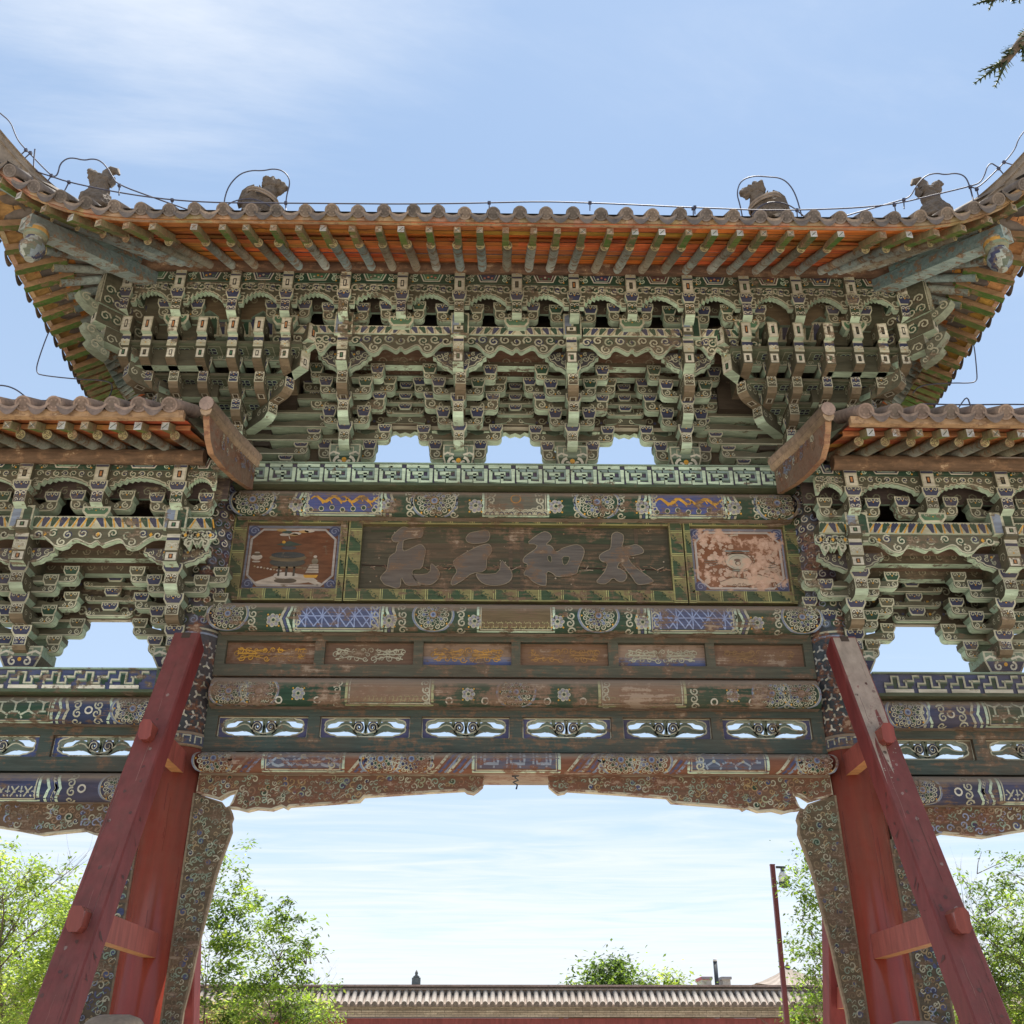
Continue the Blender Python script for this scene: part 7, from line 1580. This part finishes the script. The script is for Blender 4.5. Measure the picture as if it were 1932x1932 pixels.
def tree(name,loc,H,spread,label,cat='tree',leaves=3500,leaf=.07,palette=((.07,.13,.025),(.10,.17,.03),(.13,.20,.04),(.05,.09,.02)),seed=1,trunk_r=.10,base=.35,levels=4,lean=(0,0),group=None,droop=.2,W=None,clump=.2,low=.3):
    random.seed(seed); root=tag(empty(name,loc),label,cat,group); br=MB(); tips=[]
    def grow(p,d,l,r,lv):
        n=4; pts=[p]; q=p; dd=d
        for k in range(n):
            dd=(dd+Vector((random.gauss(0,.13),random.gauss(0,.13),random.gauss(.0,.09)))).normalized(); q=q+dd*l/n; pts.append(q)
        br.tube(pts,[r*(1-.45*k/n) for k in range(n+1)],6 if lv>1 else 4,(.12,.095,.07))
        if lv<=1: tips.extend(pts[1:])
        elif lv==2: tips.extend(pts[2:])
        if lv>0:
            for k in range(random.randint(3,5) if lv<levels else random.randint(5,7)):
                a=random.uniform(0,2*PI); t=random.uniform(base if lv==levels else .35,1); i=min(n-1,int(t*n)); o=pts[i]+(pts[i+1]-pts[i])*(t*n-i)
                side=Vector((math.cos(a),math.sin(a),random.uniform(.15,.9))).normalized(); nd=(dd*.55+side*spread).normalized()
                grow(o,nd,l*random.uniform(.45,.72),r*.5*(1-.3*t),lv-1)
    d0=Vector((lean[0],lean[1],1)).normalized(); grow(Vector((0,0,0)),d0,H*.62,trunk_r,levels)
    zt=max(t.z for t in tips)+clump*.8; kz=H/zt; wx=sorted(abs(t.x) for t in tips)[int(len(tips)*.95)]; kx=(W/wx if W else kz)
    br.v=[Vector((p.x*kx,p.y*kx,p.z*kz)) for p in br.v]; tips=[Vector((p.x*kx,p.y*kx,p.z*kz)) for p in tips]
    # leaf clusters fill an uneven rounded crown; each hangs on a twig from the nearest branch
    Wc=W or H*.4; lo=H*low; cz=(H+lo)/2; rz=(H-lo)/2; lf=MB(); ncl=max(20,int(leaves/75)); cl=[]
    for k in range(ncl*3):
        if len(cl)>=ncl: break
        q=Vector((random.gauss(0,1),random.gauss(0,1),random.gauss(0,1))).normalized()*(random.random()**.42)
        lob=1+.22*math.sin(3*math.atan2(q.y,q.x)+seed)+.16*math.sin(5*q.z+seed*2)
        c=Vector((q.x*Wc*lob*(1-.25*max(0,q.z)),q.y*Wc*lob*(1-.25*max(0,q.z)),cz+q.z*rz))
        if c.z>H: continue
        cl.append(c)
    samp=random.sample(tips,min(len(tips),260)) if tips else []
    for c in cl:
        t=min(samp,key=lambda p:(p-c).length_squared+.6*abs(p.z-c.z+.15)); 
        if (t-c).length<Wc*.55: br.tube([t,(t+c)/2+Vector((random.uniform(-.05,.05),0,random.uniform(-.02,.10))),c],[.010,.007,.003],3,(.12,.095,.07))
        R0=clump*random.uniform(.5,1.5); n=int(52*random.uniform(.4,1.6)); base_c=random.choice(palette); f0=random.uniform(.75,1.25)
        for q in range(n):
            o=c+Vector((random.gauss(0,R0),random.gauss(0,R0),random.gauss(0,R0*.7))); s=leaf*random.uniform(.6,1.25)
            a=random.uniform(0,2*PI); dv=Vector((math.cos(a),math.sin(a),random.uniform(-1.1,.25))).normalized(); nv=dv.cross(Vector((random.gauss(0,.6),random.gauss(0,.6),1))).normalized(); g=base_c if random.random()<.7 else random.choice(palette); f=f0*random.uniform(.8,1.2); g=(g[0]*f,g[1]*f,g[2]*f)
            lf.face([o,o+dv*s*.35+nv*s*.2,o+dv*s,o+dv*s*.4-nv*s*.2],g)
    br.obj('trunk',M_BARK,root)
    lf.obj('crown',M_LEAF,root); return root
BR=((.11,.18,.03),(.15,.22,.04),(.09,.15,.025),(.19,.25,.06)); DK=((.05,.09,.02),(.07,.12,.025),(.10,.16,.03),(.04,.07,.018))
def at(u,v,Y): p=onY(u,v,Y); return p
def T(name,u,vtop,Y,spread,label,**k):
    p=onY(u,vtop,Y); return tree(name,(p.x,Y,0),p.z,spread,label,**k)
T('broadleaf_tree',20,1572,13,.9,'bright green leafy tree at the far left behind the side bay',leaves=17000,leaf=.11,palette=BR,seed=3,trunk_r=.13,base=.2,clump=.17,W=1.7)
T('broadleaf_tree',-90,1560,16,.9,'dark green leafy tree at the left edge behind the side bay lintel',leaves=9000,leaf=.13,palette=DK,seed=5,trunk_r=.14,base=.3,clump=.2,W=2.0)
T('broadleaf_tree',150,1660,11,.8,'yellow-green leafy tree just left of the left raking brace',leaves=16000,leaf=.095,palette=BR,seed=8,trunk_r=.09,base=.15,clump=.14,W=1.0)
T('young_tree',445,1572,9.0,1.15,'tall young tree with sparse leaves right behind the left column',leaves=8500,leaf=.09,palette=BR[:2]+DK[:2],seed=11,trunk_r=.05,base=.25,clump=.10,W=.70,low=.3)
T('young_tree',548,1685,8.5,1.3,'bushy young tree standing alone in the left of the opening',leaves=10000,leaf=.085,palette=DK[:3]+BR[:2],seed=14,trunk_r=.05,base=.15,clump=.09,W=.72,low=.25)
T('shrub',450,1850,10,.9,'low yellowish shrub at the wall left of the opening',cat='shrub',leaves=6000,leaf=.08,palette=((.16,.18,.05),(.20,.18,.07),(.12,.16,.04)),seed=17,trunk_r=.03,base=.05,levels=3,clump=.14,W=.8)
T('shrub',600,1868,9.5,.9,'low green shrub in front of the wall beside the lone young tree',cat='shrub',leaves=5000,leaf=.08,palette=BR,seed=19,trunk_r=.03,base=.05,levels=3,clump=.12,W=.5)
T('young_tree',1515,1550,7.5,1.0,'slender young tree with thin twigs behind the right carved board',leaves=4200,leaf=.075,palette=DK+BR[:1],seed=23,trunk_r=.04,base=.3,clump=.10,W=.42,low=.4)
T('young_tree',1520,1760,9,1.2,'leafy young tree in front of the wall beside the camera pole',leaves=4300,leaf=.085,palette=BR[:2]+DK[:2],seed=27,trunk_r=.04,base=.15,clump=.09,W=.55,low=.3)
T('broadleaf_tree',1900,1570,11,.75,'half-bare tree with dark limbs right of the right raking brace',leaves=6500,leaf=.10,palette=DK,seed=31,trunk_r=.13,base=.3,clump=.14,W=1.2)
T('broadleaf_tree',1850,1710,12,.85,'bright green leafy tree low at the right edge',leaves=9500,leaf=.10,palette=BR,seed=35,trunk_r=.08,base=.15,clump=.15,W=1.1)
T('broadleaf_tree',1970,1650,14,.85,'yellow-green tree at the far right edge behind the others',leaves=6500,leaf=.13,palette=BR,seed=36,trunk_r=.1,base=.2,clump=.18,W=1.3)
far='trees beyond the boundary wall'
T('broadleaf_tree',1150,1803,42,.9,'wide round green tree beyond the wall, the tallest there',leaves=16000,leaf=.27,palette=DK,seed=41,trunk_r=.16,base=.4,clump=.4,group=far,W=2.0)
T('broadleaf_tree',1268,1826,44,.9,'smaller bright green tree beyond the wall right of the round one',leaves=10000,leaf=.26,palette=BR,seed=43,trunk_r=.15,base=.4,clump=.35,group=far,W=1.2)
T('broadleaf_tree',1105,1842,43,.9,'low yellow-green tree peeping over the wall left of the round one',leaves=6000,leaf=.25,palette=BR,seed=45,trunk_r=.15,base=.4,clump=.3,group=far,W=.9)
# ------------------------------------------------------------------ cypress whose bough hangs into the top right corner
def cypress():
    random.seed(51); Y=-5.6
    tip=onY(1872,130,Y); root=tag(empty('cypress_tree',(tip.x+2.0,Y+.2,0)),'dark cypress bough hanging into the top right corner','tree'); o=root.location
    br=MB(); br.tube([(0,0,0),(.05,0,3),(.1,.05,7),(.12,.05,10)],[.22,.19,.13,.05],10,(.14,.10,.075))
    lf=MB()
    def spray(p,d,L,flat):
        """flat fan of scale-leaved twigs"""
        d=d.normalized(); s=d.cross(flat).normalized(); pts=[p,p+d*L*.5,p+d*L]
        lf.tube(pts,[.008,.006,.002],4,(.05,.07,.03))
        n=int(L/.022)
        for k in range(n):
            t=(k+.5)/n; q=p+d*L*t
            for sg in (-1,1):
                l=L*.36*(1-t*.75)*random.uniform(.7,1.15); e=(d*.75+s*sg).normalized(); c=random.choice(((.035,.055,.02),(.05,.08,.025),(.03,.045,.02),(.08,.09,.03)))
                r=q+e*l; w=.0075; x=e.cross(flat).normalized()*w
                lf.face([q-x*.8,r,q+x*.8],c); 
                for z in (.35,.6,.8):
                    qq=q+e*l*z
                    for s2 in (-1,1): e2=(e*.8+s*sg*s2*.7+d*.2).normalized(); lf.face([qq-d*.004,qq+e2*l*.35*(1.1-z),qq+d*.004],c)
    def bough(pts,k):
        P=[Vector(onY(a,b,Y+c))-o for a,b,c in pts]; br.tube([Vector((.1,0,P[0].z+.3))]+P,[.05]+[.03*(1-.7*i/len(P)) for i in range(len(P))],6,(.13,.095,.065))
        for a,b in zip(P[:-1],P[1:]):
            m=int((b-a).length/.015)+1
            for q in range(m):
                p=a+(b-a)*q/m; d=(b-a).normalized()+Vector((random.uniform(-.7,.7),random.uniform(-.7,.7),random.uniform(-.75,.35)))*.8; spray(p,d,random.uniform(.06,.15),Vector((random.gauss(0,.4),1,random.gauss(0,.4))))
        spray(P[-1],P[-1]-P[-2],.10,Vector((0,1,0)))
    bough([(2010,-20,.3),(1960,40,.1),(1925,80,0),(1900,112,0),(1886,122,0)],1)
    bough([(2010,-60,.2),(1945,-25,.1),(1900,-14,0),(1868,-2,0)],2)
    bough([(2020,-10,.3),(1970,15,.25),(1945,45,.2)],3)
    br.obj('trunk',M_BARK,root); lf.obj('foliage',M_LEAF,root)
cypress()
